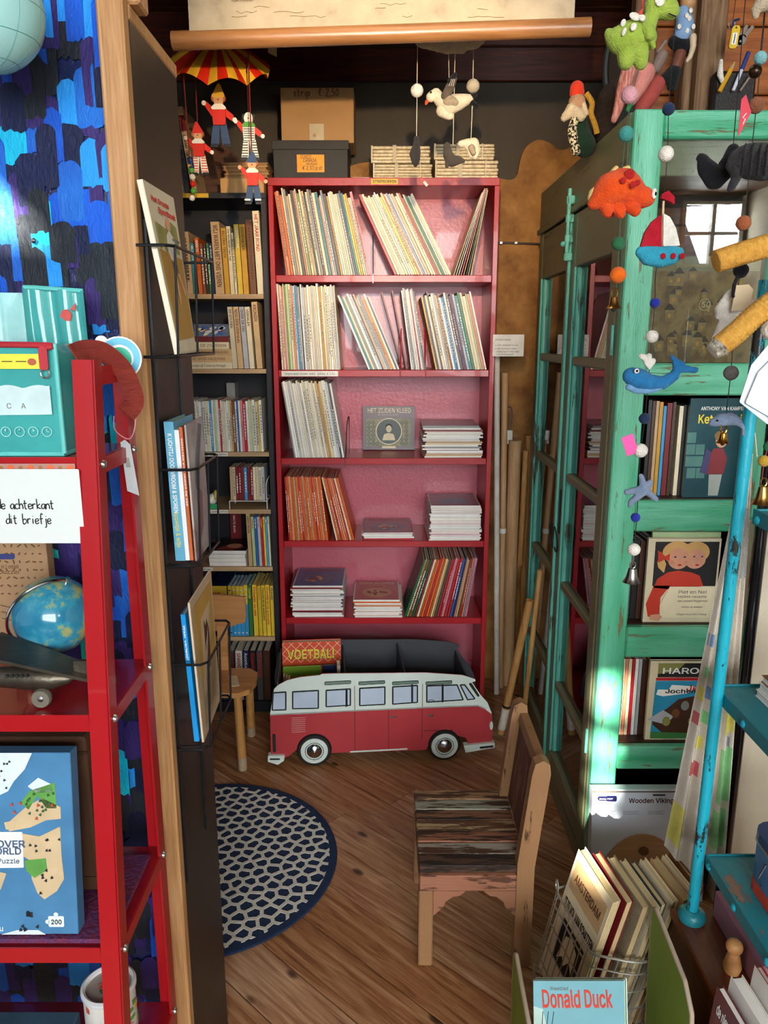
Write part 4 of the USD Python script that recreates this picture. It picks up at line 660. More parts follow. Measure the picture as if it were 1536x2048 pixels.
van.add('tail_lamp', prism(rpoly(vp(545, 1470)[0], vp(551, 1470)[0], vp(548, 1503)[1], vp(548, 1468)[1], .003), FV, .0005, .005), m_rub)
van.add('headlamp', prism(ell(*vp(982, 1450), .006, .016), FV, .0005, .006), m_vw)
for pts in ([(536, 1508), (570, 1508), (568, 1518), (556, 1526), (536, 1520)], [(926, 1488), (988, 1482), (988, 1492), (930, 1502)]): k = van.add('bumper', prism(Polygon([vp(*p) for p in pts]).buffer(-.003).buffer(.003, 4), FV, -.012, .012), m_vw); 
van.add('bumper_slot', cat(prism(Polygon([vp(*p) for p in [(540, 1513), (560, 1513), (560, 1516), (540, 1516)]]), FV, .0122, .0126), prism(Polygon([vp(*p) for p in [(958, 1490), (985, 1487), (985, 1491), (958, 1494)]]), FV, .0122, .0126)), m_rub)
for (px, py, rv) in ((629, 1514, .060), (888, 1500, .057)):
    u, w_ = vp(px, py); c = VO + vx * u + EZ * rv; k = van.add('wheel', lathe([(.03, -.03), (rv - .004, -.03), (rv, -.024), (rv, .004), (rv - .005, .010), (.02, .010), (0, .010)], c, -vy, 40), m_rub, smooth=40)
    van.add('whitewall', lathe([(.047, .0102), (.047, .0118), (.028, .0135), (.026, .0125)], c, -vy, 40), m_vw, up=k, smooth=40); van.add('hub_cap', lathe([(.027, .0115), (.026, .014), (.018, .020), (0, .0245)], c, -vy, 32), m_cap, up=k, smooth=True); van.add('hub_ring', lathe([(.0325, .0142), (.0315, .0146), (.0305, .0142)], c, -vy, 32), m_rub, up=k)
    for s in (-1,): van.add('far_wheel', lathe([(0, -.01), (rv, -.01), (rv, .01), (0, .01)], c + vy * (DW - .02), vy, 28), m_rub)
# box behind the near side: back wall, ends, floor, dividers
bw_ = Polygon([p for p in P.exterior.coords]).buffer(0); cx_ = bw_.centroid.x
back = affinity.translate(bw_, 0, 0).intersection(sbox(-1, .085, 2, 1)); van.add('back_wall', prism(back, fr(VO + vy * DW, vx, EZ, -vy), -.004, 0), m_vd)
hl = out[0][0] + .012; hr = vp(944, 1364)[0] - .006
def fv(u0, u1, z0, z1, y0, y1): return fbox(fr(VO, vx, vy, EZ), u0, u1, y0, y1, z0, z1)
ztop = vp(760, 1346)[1]
van.add('floor_panel', fv(hl, hr, .09, .095, .005, DW - .005), m_vd)
for u, hh in ((hl, vp(575, 1362)[1]), (hl + .232, ztop - .012), (hl + .232 + (hr - hl - .232) * .48, ztop - .012), (hr, vp(940, 1364)[1] - .004)): van.add('divider', fv(u - .002, u + .002, .096, hh - .004, .005, DW - .005), m_vd)
van.done()
# books in the van
def inbin(u0, u1, y, z1, th, lean, name, lab, mats, titles, z0=.0955):
    z0 = z0 + th * math.sin(lean) + .0004; t = T(name, lab, 'book'); ey = unit(vy * math.sin(lean) + EZ * math.cos(lean)); F = fr(VO + vx * u0 + vy * y + EZ * z0, vx, ey, np.cross(vx, ey)); w_ = u1 - u0; h = (z1 - z0) / math.cos(lean)
    t.add('cover', cat(fbox(F, 0, w_, 0, h, -.001, 0), fbox(F, 0, w_, 0, h, -th, -th + .001), fbox(F, 0, .001, 0, h, -th + .001, -.001)), mats); t.add('pages', fbox(F, .0012, w_ - .002, .002, h - .002, -th + .0012, -.0012), PAGE)
    for f in titles: f(t, F, w_, h)
    t.done()
m_oran = M('football_orange', 'd8502c', rough=.35, var=.08)
def voet(t, F, w_, h):
    r = random.Random(5); net = []
    for k in range(-2, 9):
        for s in (1, -1):
            x0 = k * .034; net.append(prism(__import__('shapely').geometry.LineString([(x0, h - .078), (x0 + s * .075, h - .002)]).buffer(.0009).intersection(sbox(0, h - .08, w_, h)), F, 0, .0003))
    t.add('net_pattern', cat([n for n in net]), M('net_pale', 'f0c8a8')); t.add('title_shadow', text('VOETBAL!', .036, F, (.020, h - .066), True, .0004, w_ * .8, z0=.0004), M('title_green', '3c6a28')); t.add('title', text('VOETBAL!', .034, F, (.018, h - .064), True, .0005, w_ * .8, z0=.0009), INKY)
ub = hl + .006
inbin(ub, ub + .218, .235, ztop + .016, .03, .10, 'book', 'orange football book with yellow VOETBAL title, upright in the van bin', m_oran, [voet])
def alfs(t, F, w_, h): t.add('picture', prism(Polygon([(.002, .002), (w_ - .002, .002), (w_ - .002, h * .6), (w_ * .5, h * .74), (.002, h * .68)]), F, 0, .0004), CM['dark brown']); t.add('title', text('AUTOBOEK', .016, F, (.03, h - .052), True, .0004, w_ * .7, z0=.0005), INKO)
inbin(ub + .004, ub + .143, .19, ztop - .058, .012, .08, 'book', 'green and brown picture book in front of the football book', M('grass_green', '7fae2f', rough=.4), [alfs])
inbin(ub + .147, ub + .216, .19, ztop - .056, .012, .08, 'book', 'navy book with white letter e, beside the green picture book', CM['navy'], [lambda t, F, w_, h: t.add('title', text('e!', .022, F, (.004, h - .052), True, .0004, z0=.0002), INKW)])
for k in range(3): inbin(ub + .006 + .009 * k, ub + .013 + .009 * k, .14, ztop - .07 - .004 * k, .04, .05, 'book', ['left', 'middle', 'right'][k] + ' of three thin tan books at the rear end of the van bin', CM['tan'], [])
inbin(ub + .20, ub + .212, .13, ztop - .03, .05, .05, 'book', 'thin cream book in the van bin beside the divider', CM['cream'], [])
# ================================================================ rug
RC = A(-.51, 1.921); 
rg = T('rug', 'round navy rug with white mesh pattern on the floor boards', 'rug'); R = .376
rg.add('base', lathe([(0, .0002), (R - .004, .0002), (R, .004), (R - .002, .0085), (R - .012, .010), (R - .018, .008), (0, .0075)], A(*RC, 0), EZ, 96), M('rug_navy', '1d2f4d', rough=.95, var=.15, vs=60, bump=.8, bs=300), smooth=50)
rr = random.Random(12); cells = []; pit = .040
import scipy.spatial as sps
seeds = []
for j in range(-15, 16):
    for i in range(-15, 16): seeds.append(((i + .5 * (j % 2)) * pit * 1.0 + rr.uniform(-.008, .008), j * pit * .80 + rr.uniform(-.007, .007)))
vor = sps.Voronoi(np.array(seeds)); ang_ = math.radians(14)
white = Point(0, 0).buffer(R - .022, 32); holes = []
for reg in vor.regions:
    if not reg or -1 in reg: continue
    q = Polygon(vor.vertices[reg]); q = affinity.rotate(q, 14, origin=(0, 0))
    if q.centroid.distance(Point(0, 0)) < R + .02: holes.append(q.buffer(-.0056).buffer(.001, 2))
rg.add('mesh_pattern', prism(white.difference(union_all(holes)).simplify(.0006), fr(A(*RC, 0), EX, EY), .0076, .0096), M('rug_white', 'ded9cc', rough=.95, var=.1, vs=80, bump=.8, bs=400)); rg.done()
# ================================================================ wooden children's chair, reclaimed wood
m_rw = WORN('reclaimed_a', 'a8764a', 'b98a5c', '3a2c22', axis=1, amount=.36, scale=7, rough=.6); seatm = [WORN('reclaimed_%d' % k, *c, axis=0, amount=.5, scale=6, stretch=9, rough=.6) for k, c in enumerate([('8b6a4c', 'a77f58', '4c3222'), ('7d8478', 'a39c86', '3d2a1d'), ('6b4632', '8a5f42', '2c1d14'), ('b8a37c', '9b7c54', '5c3a24'), ('7a4d33', 'a0674a', '34231a'), ('a9a79c', '84684a', '4a2f1f'), ('3d2a20', '6d4b33', '241812')])]
m_leg = WORN('reclaimed_leg', '8f6743', 'a57c53', '4a3120', axis=2, amount=.38, scale=8, rough=.6); m_pk = WORN('reclaimed_pink', 'a0644c', '9a7454', '5d3a28', axis=0, amount=.42, scale=6, rough=.6); m_bk = WORN('reclaimed_back', '4a2824', '66372e', '8d5a3a', axis=2, amount=.45, scale=7, rough=.5)
f = atz(850, 1925, 0); sy = 1.545; ZS = aty(850, 1735, sy)[2]
xl = aty(838, 1735, sy)[0]; xr_ = aty(1064, 1735, sy)[0]; ybk = float(atz(840, 1578, ZS)[1])
ch = T('childs_chair', 'small square chair of worn reclaimed wood facing left on the floor', 'chair')
nb = 7
for k in range(nb): y0 = sy + .006 + (ybk - sy - .012) * k / nb; y1 = sy + .006 + (ybk - sy - .012) * (k + 1) / nb; ch.add('seat_slat', bx(xl, xr_ - .012, y0 + .0006, y1 - .0006, ZS - .02, ZS + rr.uniform(-.0015, .0015), .0025), seatm[(nb - 1 - k) % 7])
ch.add('rail', bx(xl + .002, xr_ - .034, sy - .002, sy + .020, ZS - .062, ZS - .021, .002), m_pk); ch.add('rail', bx(xl + .002, xr_ - .034, ybk - .02, ybk, ZS - .062, ZS - .021, .002), m_pk); ch.add('rail', bx(xl + .001, xl + .02, sy + .021, ybk - .021, ZS - .062, ZS - .021, .002), m_pk)
for y0 in (sy, ybk - .034): ch.add('leg', bx(xl, xl + .034, y0 - .003, y0 + .031, 0, ZS - .0625, .003), m_leg)
for y0 in (sy, ybk - .034):
    px_ = xr_ - .032; prof = [(px_, 0), (px_ + .036, 0), (px_ + .036, ZS), (px_ + .062, ZS + .24), (px_ + .059, ZS + .262), (px_ + .046, ZS + .27), (px_ + .030, ZS + .262), (px_ + .024, ZS + .235), (px_, ZS + .01)]
    ch.add('back_post', prism(Polygon(prof).buffer(.002, 3), fr(A(0, y0 + .03, 0), EX, EZ, -EY), 0, .032), m_leg)
tl = .026 / .24
ch.add('backrest', hexa([A(xr_ - .012, sy + .032, ZS + .002), A(xr_ + .004, sy + .032, ZS + .002), A(xr_ + .004, ybk - .038, ZS + .002), A(xr_ - .012, ybk - .038, ZS + .002), A(xr_ + .012, sy + .032, ZS + .222), A(xr_ + .028, sy + .032, ZS + .222), A(xr_ + .028, ybk - .038, ZS + .222), A(xr_ + .012, ybk - .038, ZS + .222)]), m_bk)
ch.add('top_rail', hexa([A(xr_ + .006, sy + .032, ZS + .223), A(xr_ + .030, sy + .032, ZS + .223), A(xr_ + .030, ybk - .038, ZS + .223), A(xr_ + .006, ybk - .038, ZS + .223), A(xr_ + .012, sy + .032, ZS + .243), A(xr_ + .032, sy + .032, ZS + .243), A(xr_ + .032, ybk - .038, ZS + .243), A(xr_ + .012, ybk - .038, ZS + .243)]), m_leg)
br = lambda x0, s: prism(Polygon([(x0, ZS - .063), (x0 + s * .075, ZS - .063), (x0 + s * .06, ZS - .076), (x0 + s * .045, ZS - .078), (x0 + s * .028, ZS - .092), (x0 + s * .024, ZS - .105), (x0 + s * .012, ZS - .118), (x0, ZS - .13)]), fr(A(0, sy + .016, 0), EX, EZ, -EY), 0, .016)
ch.add('bracket', br(xl + .0345, 1), m_pk); ch.add('bracket', br(xr_ - .0345, -1), m_pk); ch.add('price_sticker', bx(xr_ + .010, xr_ + .0102, sy + .05, sy + .068, ZS + .17, ZS + .2), wht); ch.done()
# ================================================================ small three-legged plywood chair at the left
m_ply = WOOD('plywood', [(.3, 'b47a43'), (.55, 'c98f56'), (.8, 'd6a066')], axis=0, grain=4, rough=.45)
m_plyl = WOOD('beech_leg', [(.3, 'b27a40'), (.55, 'cc9656'), (.8, 'd8a868')], axis=2, grain=5, rough=.45); sock = M('leg_tip', 'b9a487', rough=.8)
kc = T('plywood_chair', 'small plywood childs chair with round legs beside the magazine rack', 'chair')
s0 = aty(462, 1365, 2.44); zs = float(aty(470, 1388, 2.36)[2]); sx = aty(470, 1388, 2.36)[0]
seat = Polygon([(-.16, -.085), (.015, -.085), (.045, -.06), (.055, .0), (.05, .06), (.02, .09), (-.16, .09)]).buffer(.012, 4)
o_ = A(sx - .01, 2.45, zs); kc.add('seat', prism(seat, fr(o_, EX, EY, EZ), -.012, .006), m_ply)
def kleg(pt, foot): p = A(*pt); q = A(*foot); n_ = p + (q - p) * .83; kc.add('leg', cyl(p, n_, .0145, .0155, 14), m_plyl, smooth=40); kc.add('leg_tip', cyl(n_, q, .0157, .015, 14), sock, smooth=40)
fa = atz(486, 1538, 0); fb = atz(503, 1470, 0); kleg((o_[0] + .012, o_[1] - .06, zs - .012), (fa[0], fa[1], 0)); kleg((o_[0] + .03, o_[1] + .06, zs - .012), (fb[0], fb[1], 0)); kleg((o_[0] - .13, o_[1] - .04, zs - .012), (o_[0] - .18, o_[1] - .1, 0)); kleg((o_[0] - .13, o_[1] + .06, zs - .012), (o_[0] - .18, o_[1] + .1, 0))
yb_ = 2.56; a, b = aty(425, 1258, yb_), aty(490, 1192, yb_); br_ = curve([A(b[0] - .19, 0, a[2] + .02), A(b[0] - .16, 0, b[2]), A(b[0] - .01, 0, b[2]), A(b[0], 0, b[2] - .012), A(b[0], 0, a[2] + .035), A(b[0] - .03, 0, a[2] + .022), A(b[0] - .085, 0, a[2] + .0), A(b[0] - .15, 0, a[2] - .002)], 60, True)
kc.add('backrest', prism(Polygon([(p[0], p[2]) for p in br_]).buffer(0), fr(A(0, yb_, 0), EX, EZ, -EY), 0, .012), m_ply)
kc.add('back_support', hexa([A(b[0] - .10, 2.535, zs + .006), A(b[0] - .065, 2.535, zs + .006), A(b[0] - .065, 2.55, zs + .006), A(b[0] - .10, 2.55, zs + .006), A(b[0] - .10, 2.547, a[2] + .05), A(b[0] - .065, 2.547, a[2] + .05), A(b[0] - .065, 2.56, a[2] + .05), A(b[0] - .10, 2.56, a[2] + .05)]), m_ply); kc.done()
c = aty(455, 1350, 2.42); one('paper_slip', prism(rpoly(0, .03, 0, .085, .001), fr(A(o_[0] - .012, 2.40, zs + .0065), unit(A(1, .3, 0)), unit(A(-.3, 1, 0))), 0, .0012), paper('slip', 'e6cfa8'), 'pale paper slip lying on the plywood chair seat', 'paper')
# ================================================================ rolled poles in the corner by the cabinet
m_bam = WOOD('bamboo', [(.3, 'a8733a'), (.6, 'c99a5e'), (.8, 'd9b47c')], axis=2, grain=5, rough=.5); m_dow = WOOD('dowel', [(.3, 'b78d5f'), (.6, 'd0aa7c'), (.8, 'dcbb90')], axis=2, grain=5, rough=.55)
def pole(p0, p1, y, r, mat, name, lab, bands=(), nodes=(), z0=None):
    a = aty(*p0, y + .06 if z0 is None else y); b = aty(*p1, y - .02 if z0 is None else y); t = T(name, lab, 'pole'); lo, hi = (a, b) if a[2] < b[2] else (b, a)
    if lo[2] < .002: lo = hi + (lo - hi) * (hi[2] - .002) / (hi[2] - lo[2])
   
    t.add('shaft', cat(cyl(lo, hi, r, r, 14), *[cyl(lo + (hi - lo) * k, lo + (hi - lo) * (k + .006), r * 1.12, r * 1.12, 14) for k in nodes]), mat, smooth=40)
    for k0, k1, mt in bands: t.add('wrap', cyl(lo + (hi - lo) * k0, lo + (hi - lo) * k1, r * 1.1, r * 1.1, 14), mt, smooth=40)
    t.done()
pole((993, 1440), (994, 710), 2.92, .011, M('pole_white', 'd9d2c4'), 'curtain_pole', 'slim white pole standing right beside the red bookcase')
pole((1000, 1425), (1010, 745), 2.98, .0125, m_dow, 'wooden_pole', 'long pale wooden pole next to the white one, by the red bookcase', [(.52, .535, wht)])
pole((1012, 1440), (1030, 880), 3.02, .026, m_dow, 'paper_roll', 'thick tan rolled tube in the corner by the green cabinet')
pole((1040, 1400), (1058, 870), 3.02, .014, m_bam, 'bamboo_pole', 'orange-brown bamboo pole behind the thick tan roll', (), (.3, .6))
pole((1001, 1466), (1060, 1200), 2.54, .014, m_bam, 'map_roller', 'brown roll with white wrapped end slanting over the floor', [(.04, .20, M('wrap_white', 'e3dccb')), (.21, .225, m_rub)])
pole((1042, 1480), (1080, 1140), 2.49, .009, m_bam, 'bamboo_stick', 'thin bamboo stick with white tip slanting behind the roll', [(.10, .17, M('wrap_white', 'e3dccb'))], (.5,))
pole((1040, 1130), (1052, 900), 2.93, .011, m_bam, 'bamboo_cane', 'short brown cane upright close to the cabinet doors', (), (.4, .7))
c = aty(1014, 850, 3.0); t = T('metal_hook', 'bent steel hook clamp hanging on the burl board above the poles', 'hook'); t.add('hook', tube(curve([c + A(.012, 0, -.02), c + A(.018, 0, .05), c + A(.008, 0, .07), c + A(-.01, 0, .06)], 20), .0025, 6), steel); t.add('plate', bx(c[0] - .02, c[0] + .024, 3.0, 3.008, c[2] - .075, c[2] - .02, .001), M('zinc', '9a968c', rough=.4, metal=1)); t.add('peg', cyl(A(c[0], 3.008, c[2] - .04), A(c[0], 3.1225, c[2] - .04), .004), steel); t.done()
# ================================================================ rolled wall map hung in the opening
m_map = M('old_map_paper', 'cbbd9d', rough=.7, vs=9, detail=8, bump=.5, bs=30, ramp=[(.3, '7d725e'), (.45, 'a1957e'), (.7, 'b0a48c')]); m_rod = WOOD('map_rod_wood', [(.3, '7a5230'), (.6, '9c6d42'), (.8, 'ad8052')], axis=0, grain=4, rough=.35, coat=.3)
YM = 2.0; a, b = aty(345, 82, YM), aty(1180, 54, YM); mp = T('wall_map', 'cracked old rolled map with wooden rod hanging across the opening', 'map')
mp.add('rod', cyl(A(a[0], YM, a[2]), A(b[0], YM, b[2]), .0205, .0205, 24), m_rod, smooth=40)
l, r_ = aty(381, 60, YM)[0], aty(1146, 40, YM)[0]; zr = (a[2] + b[2]) / 2
mp.add('sheet', grid(lambda u, v: A(l + (r_ - l) * u, YM - .012 + .004 * math.sin(u * 9) * v, zr + (u - .5) * (b[2] - a[2]) + v * (CE - zr - (u - .5) * (b[2] - a[2]) - .002)), 30, 12, .0012), m_map, smooth=True)
F = fr(A(aty(435, 5, YM)[0], YM - .0135, aty(435, 2, YM)[2]), EX, EZ, -EY); mp.add('print', cat(text('verkoop van schoolplaten en wandkaarten', .006, F, (0, .004), False, .0003, .13), text('uitgave te Amsterdam', .005, F, (.035, -.006), False, .0003, .05)), INKBR)
cr = []; r2 = random.Random(8)
for k in range(26):
    x = r2.uniform(l + .01, r_ - .05); z = zr + .03 + r2.random() ** 2 * .12; pts = [A(x + i * .012, YM - .0138, z + r2.uniform(-.003, .003)) for i in range(r2.randint(3, 9))]; cr.append(tube(pts, .0005, 4))
mp.add('crack', cr, M('crack_brown', '7d6844', rough=.8)); mp.done()
# spotlight hung from the ceiling in front of the opening (above the frame)
ld = unit(A(*LAMP_TO) - A(*LAMP)); lp = A(*LAMP); t = T('hanging_spotlight', 'black tubular spotlight hanging from the ceiling in front of the old map', 'lamp')
t.add('shade', lathe([(.040, .11), (.040, -.02), (.036, -.024), (.0, -.025), (.0, -.022), (.034, -.021), (.0372, -.018), (.0372, .11), (.040, .11)], lp, ld, 32), M('lamp_black', '101012', rough=.6, spec=.1, var=.02), smooth=50); t.add('cord', cyl(lp - ld * .02 + EZ * .042, A(lp[0], lp[1], CE), .003, n=8), m_rub); t.add('swivel', ball(lp - ld * .02 + EZ * .041, .008, 2), m_rub); t.done()
# ================================================================ red metal step stand at the left
m_st = M('stand_red_enamel', 'a5171d', rough=.28, var=.05, vs=6, coat=.3); m_sd = M('stand_red_plate', '92131a', rough=.22, var=.06, vs=6, coat=.4); bolt = M('bolt_zinc', 'c4c4c4', rough=.28, metal=1)
yf = lambda z: .8965 - .10 * (1.432 - z)
SX0, SXN, SXF = -.98, -.332, -.334; YR = 1.03
st = T('step_stand', 'red enamelled metal step stand in front of the blue painted panel', 'stand')
def legn(x0, x1, s):
    z1 = 1.432; w = .003
    st.add('leg', cat(hexa([A(x0, yf(0), 0), A(x1, yf(0), 0), A(x1, yf(0) + w, 0), A(x0, yf(0) + w, 0), A(x0, yf(z1), z1), A(x1, yf(z1), z1), A(x1, yf(z1) + w, z1), A(x0, yf(z1) + w, z1)]),
        hexa([A(s - w, yf(0), 0), A(s, yf(0), 0), A(s, yf(0) + .024, 0), A(s - w, yf(0) + .024, 0), A(s - w, yf(z1), z1), A(s, yf(z1), z1), A(s, yf(z1) + .024, z1), A(s - w, yf(z1) + .024, z1)])), m_st)
legn(-.3575, -.3335, -.332); legn(SX0, SX0 + .026, SX0 + .003)
for x0, x1, s in ((-.358, -.3365, -.334), (SX0, SX0 + .024, SX0 + .003)): st.add('leg', cat(bx(x0, x1, YR - .003, YR, 0, 1.425), bx(s - .003, s, YR - .026, YR, 0, 1.425)), m_st)
ZL = [1.319, 1.008, .703, .42]
for z in ZL:
    st.add('shelf_plate', bx(SX0 + .004, -.3365, yf(z) + .0035, YR - .004, z - .004, z), m_sd)
    st.add('front_rail', bx(SX0 + .027, -.3585, yf(z) + .001, yf(z) + .003, z - .020, z + .002), m_st)
    st.add('side_rail', bx(-.3365, -.3335, yf(z) + .025, YR - .027, z - .02, z - .001), m_st)
    for y in (yf(z) + .012, YR - .012): st.add('bolt', lathe([(0, 0), (.0055, .0005), (.0045, .0035), (0, .005)], A(-.332 if y < 1 else -.334, y, z - .008), EX, 12), bolt, smooth=40)
st.add('side_rail', bx(-.3365, -.3335, yf(1.42) + .026, YR - .027, 1.402, 1.424), m_st); st.done()
# teal lunch bag and a second one behind
m_teal = M('teal_oilcloth', '3f9e9b', rough=.25, var=.14, vs=14, bump=.25, bs=20, coat=.4); m_teal2 = M('teal_piping', '63c4bd', rough=.4); m_zip = M('zip_red', 'b02a34', rough=.5)
def bag(lab, x0, x1, y0, y1, z0, z1, sag=.004):
    t = T('lunch_bag', lab, 'bag')
    def side(u, v):
        k = [A(x0, y0, 0), A(x1, y0, 0), A(x1, y1, 0), A(x0, y1, 0), A(x0, y0, 0)]; s = u * 4; i = min(int(s), 3); p = k[i] + (k[i + 1] - k[i]) * (s - i); m = (s - i) * (1 - (s - i)) * 4
        n = [A(0, -1, 0), A(1, 0, 0), A(0, 1, 0), A(-1, 0, 0)][i]; return p + n * sag * m * math.sin(math.pi * v) + EZ * (z0 + (z1 - z0) * v)
    t.add('body', cat(grid(side, 65, 14), grid(lambda u, v: A(x0 + (x1 - x0) * u, y0 + (y1 - y0) * v, z1 + .004 * math.sin(math.pi * u) * math.sin(math.pi * v)), 8, 8), bx(x0, x1, y0, y1, z0, z0 + .001)), m_teal, smooth=45)
    t.add('piping', cat(tube([A(x1, y0, z0 + .004), A(x1, y0, z1)], .003, 8), tube([A(x0, y0, z0 + .003), A(x1, y0, z0 + .003), A(x1, y1, z0 + .003)], .003, 8)), m_teal2, smooth=40); return t
z0 = ZL[0] + .0005; y0 = yf(z0) + .016; p = aty(119, 800, y0); zt = aty(100, 688, y0)[2]; xr0 = p[0]
t = bag('teal oilcloth lunch bag with red zip on the top shelf of red stand', -.80, xr0, y0, 1.0, z0, zt)
F = fr(A(-.80, y0, z0), EX, EZ, -EY); W_ = xr0 + .80
t.add('zip', tube(curve([A(-.80, y0 - .001, zt - .001), A(-.6, y0 - .002, zt), A(xr0 - .02, y0 - .003, zt - .001), A(xr0 - .008, y0 - .004, zt - .004)], 20), .0035, 8), m_zip, smooth=40)
k = t.add('zip_puller', prism(rpoly(-.005, .005, -.026, 0, .003), fr(A(xr0 - .011, y0 - .006, zt - .003), EX, EZ, -EY), 0, .002), m_zip); t.add('puller_ring', tube([A(xr0 - .011 + .005 * math.cos(a), y0 - .007, zt - .033 + .005 * math.sin(a)) for a in np.linspace(0, 6.28, 14)[:-1]], .0011, 6, True), steel, up=k)
hz = zt - z0
t.add('ruler_band', prism(sbox(.0, hz - .028, W_ - .018, hz - .011), F, .0025, .0035), M('band_yellow', 'd8d84c', rough=.3)); t.add('ruler_print', cat(*[prism(sbox(x, hz - .020, x + .012, hz - .019), F, .0036, .0039) for x in np.arange(.33, W_ - .03, .016)]), INKBR)
t.add('apple_print', cat(prism(ell(W_ - .026, hz - .020, .005, .004), F, .0036, .004), prism(ell(W_ - .092, hz - .020, .005, .004), F, .0036, .004)), M('apple_red', 'b05a40', rough=.4))
cl = [(0, .078), (W_ - .008, .078), (W_ - .008, .052), (0, .052)]; sc = [(W_ - .008, .083)] + [(x, .080 + .004 * abs(math.sin(x * 90))) for x in np.arange(W_ - .012, .25, -.004)] + [(.25, .048), (W_ - .008, .050)]
t.add('white_band', prism(Polygon(sc).buffer(0), F, .0042, .0052), M('band_white', 'c5dcdc', rough=.3)); t.add('letter_print', cat(text('C', .006, F, (W_ - .060, .057), False, .0003, z0=.0053), text('A', .006, F, (W_ - .043, .057), False, .0003, z0=.0053), text('V', .004, F, (W_ - .076, .058), False, .0003, z0=.0053)), INKG)
for i in range(6):
    cx_, cz_ = W_ - .012 - .016 * i - .004, .030; t.add('clock_print', cat(prism(ell(cx_, cz_, .006, .006, 18).difference(ell(cx_, cz_, .0052, .0052, 18)), F, .0046, .005), prism(sbox(cx_ - .0004, cz_, cx_ + .0004, cz_ + .0035), F, .0046, .005), prism(affinity.rotate(sbox(cx_, cz_ - .0004, cx_ + .0026, cz_ + .0004), 40 * i, origin=(cx_, cz_)), F, .0046, .005)), M('print_pale_teal', 'a8dcd6', rough=.4))
t.done()
p = aty(163, 690, 1.035); zt2 = aty(100, 574, 1.04)[2]
t = bag('second teal oilcloth bag with little red fish standing behind the zipped one', -.80, p[0] - .004, 1.034, 1.10, .0, zt2, .002); t.parts = []
xr2 = p[0]; xm = aty(45, 640, 1.035)[0]
t.add('side_flap', grid(lambda u, v: A(-.80 + (xm + .80) * u, 1.06 + .012 * math.sin(u * 7), ZL[0] + (zt2 - .006 - ZL[0]) * v), 20, 8, .003), m_teal, smooth=45); t.add('flap', grid(lambda u, v: A(xm + (xr2 - xm) * u, 1.054 + .014 * math.exp(-u * 12) * -1 + .004 * math.sin(u * 14 + v * 2), ZL[0] + (zt2 - .004 * u - ZL[0]) * v), 24, 8, .003), m_teal, smooth=45)
t.add('rim', tube([A(xm, 1.046, zt2), A(xm + .012, 1.048, zt2), A(xr2, 1.056, zt2 - .004)], .003, 8), m_teal2, smooth=40)
F2 = fr(A(xr2 - .030, 1.049, zt2 - .042), EX, EZ, -EY); t.add('fish_print', cat(prism(affinity.rotate(Polygon([(0, .008), (.006, .014), (.013, .013), (.016, .006), (.011, -.002), (.005, 0)]), 20), F2, .0, .0016), prism(affinity.rotate(Polygon([(.014, .014), (.022, .022), (.021, .012)]), 0), F2, .0, .0016)), M('fish_red', 'c8504a', rough=.4)); t.done()
# strap, tags
m_web = M('webbing_rust', '8f3226', rough=.7, var=.2, vs=4, bump=.9, bs=90, scale=(1, 1, 14))
t = T('bag_strap', 'rust red woven bag strap looped over the corner of red stand', 'strap')
ctr = [aty(148, 709, .905), aty(172, 700, .93), aty(207, 705, .95), aty(243, 736, .97), aty(262, 775, .985), aty(268, 806, .99), aty(252, 828, .975)]; cc = curve(ctr, 40); wv_ = lambda i: .013 + .004 * math.sin(i / 40 * 6)
def strap(u, v):
    i = u * (len(cc) - 1); j = min(int(i), len(cc) - 2); p = cc[j] + (cc[j + 1] - cc[j]) * (i - j); tg = unit(cc[j + 1] - cc[j]); n = unit(np.cross(tg, A(.3, -1, .35 * math.sin(u * 3)))); return p + n * (v - .5) * .024
t.add('webbing', grid(strap, 40, 5, .0022), m_web, smooth=50)
t.done()
c = aty(240, 716, .998); t = T('product_tag', 'round white and blue globe product tag hanging behind the rust strap', 'tag'); Ft = fr(c, unit(A(1, .15, 0)), EZ); r_ = .027
t.add('disc', cat(prism(ell(0, 0, r_, r_, 32), Ft, 0, .0008), prism(ell(-.021, .020, .008, .008, 16), Ft, 0, .0008)), wht); t.add('ring_print', prism(ell(0, 0, r_ * .93, r_ * .93, 32).difference(ell(0, 0, r_ * .62, r_ * .62, 32)), Ft, .0009, .0012), M('tag_blue', '58b4d2', rough=.4)); t.add('globe_print', prism(ell(0, -.001, r_ * .54, r_ * .54, 28), Ft, .0009, .0012), M('tag_green', '2ab08c', rough=.4)); 
t.add('lettering', text('made from recycled plastic', .0038, fr(c + A(-.017, -.0014, .0195), unit(A(1, .15, .0)), unit(A(0, 0, 1))), (0, 0), False, .0002, .034), INKW); t.done()
a = aty(256, 878, .985); t = T('price_tag', 'grey barcode price tag hanging on a pink thread from the rust strap', 'tag'); Fg = fr(a + A(-.006, 0, -.068), unit(A(1, .35, -.10)), unit(A(-.10, 0, 1))); t.add('card', prism(Polygon([(0, 0), (.014, -.006), (.014, .062), (.008, .068), (.002, .064)]), Fg, 0, .0007), M('tag_grey', 'a9acac', rough=.5)); t.add('barcode', [prism(sbox(.004, .032 + .0022 * k, .0095, .0332 + .0022 * k), Fg, .0008, .0011) for k in range(6)], INKG); q0 = aty(228, 832, .985); q1 = aty(272, 826, .985)
t.add('thread', cat(tube(curve([q0, aty(230, 860, .98), a, aty(268, 862, .98), q1], 24), .0008, 5)), M('thread_pink', 'd88a90')); t.done()
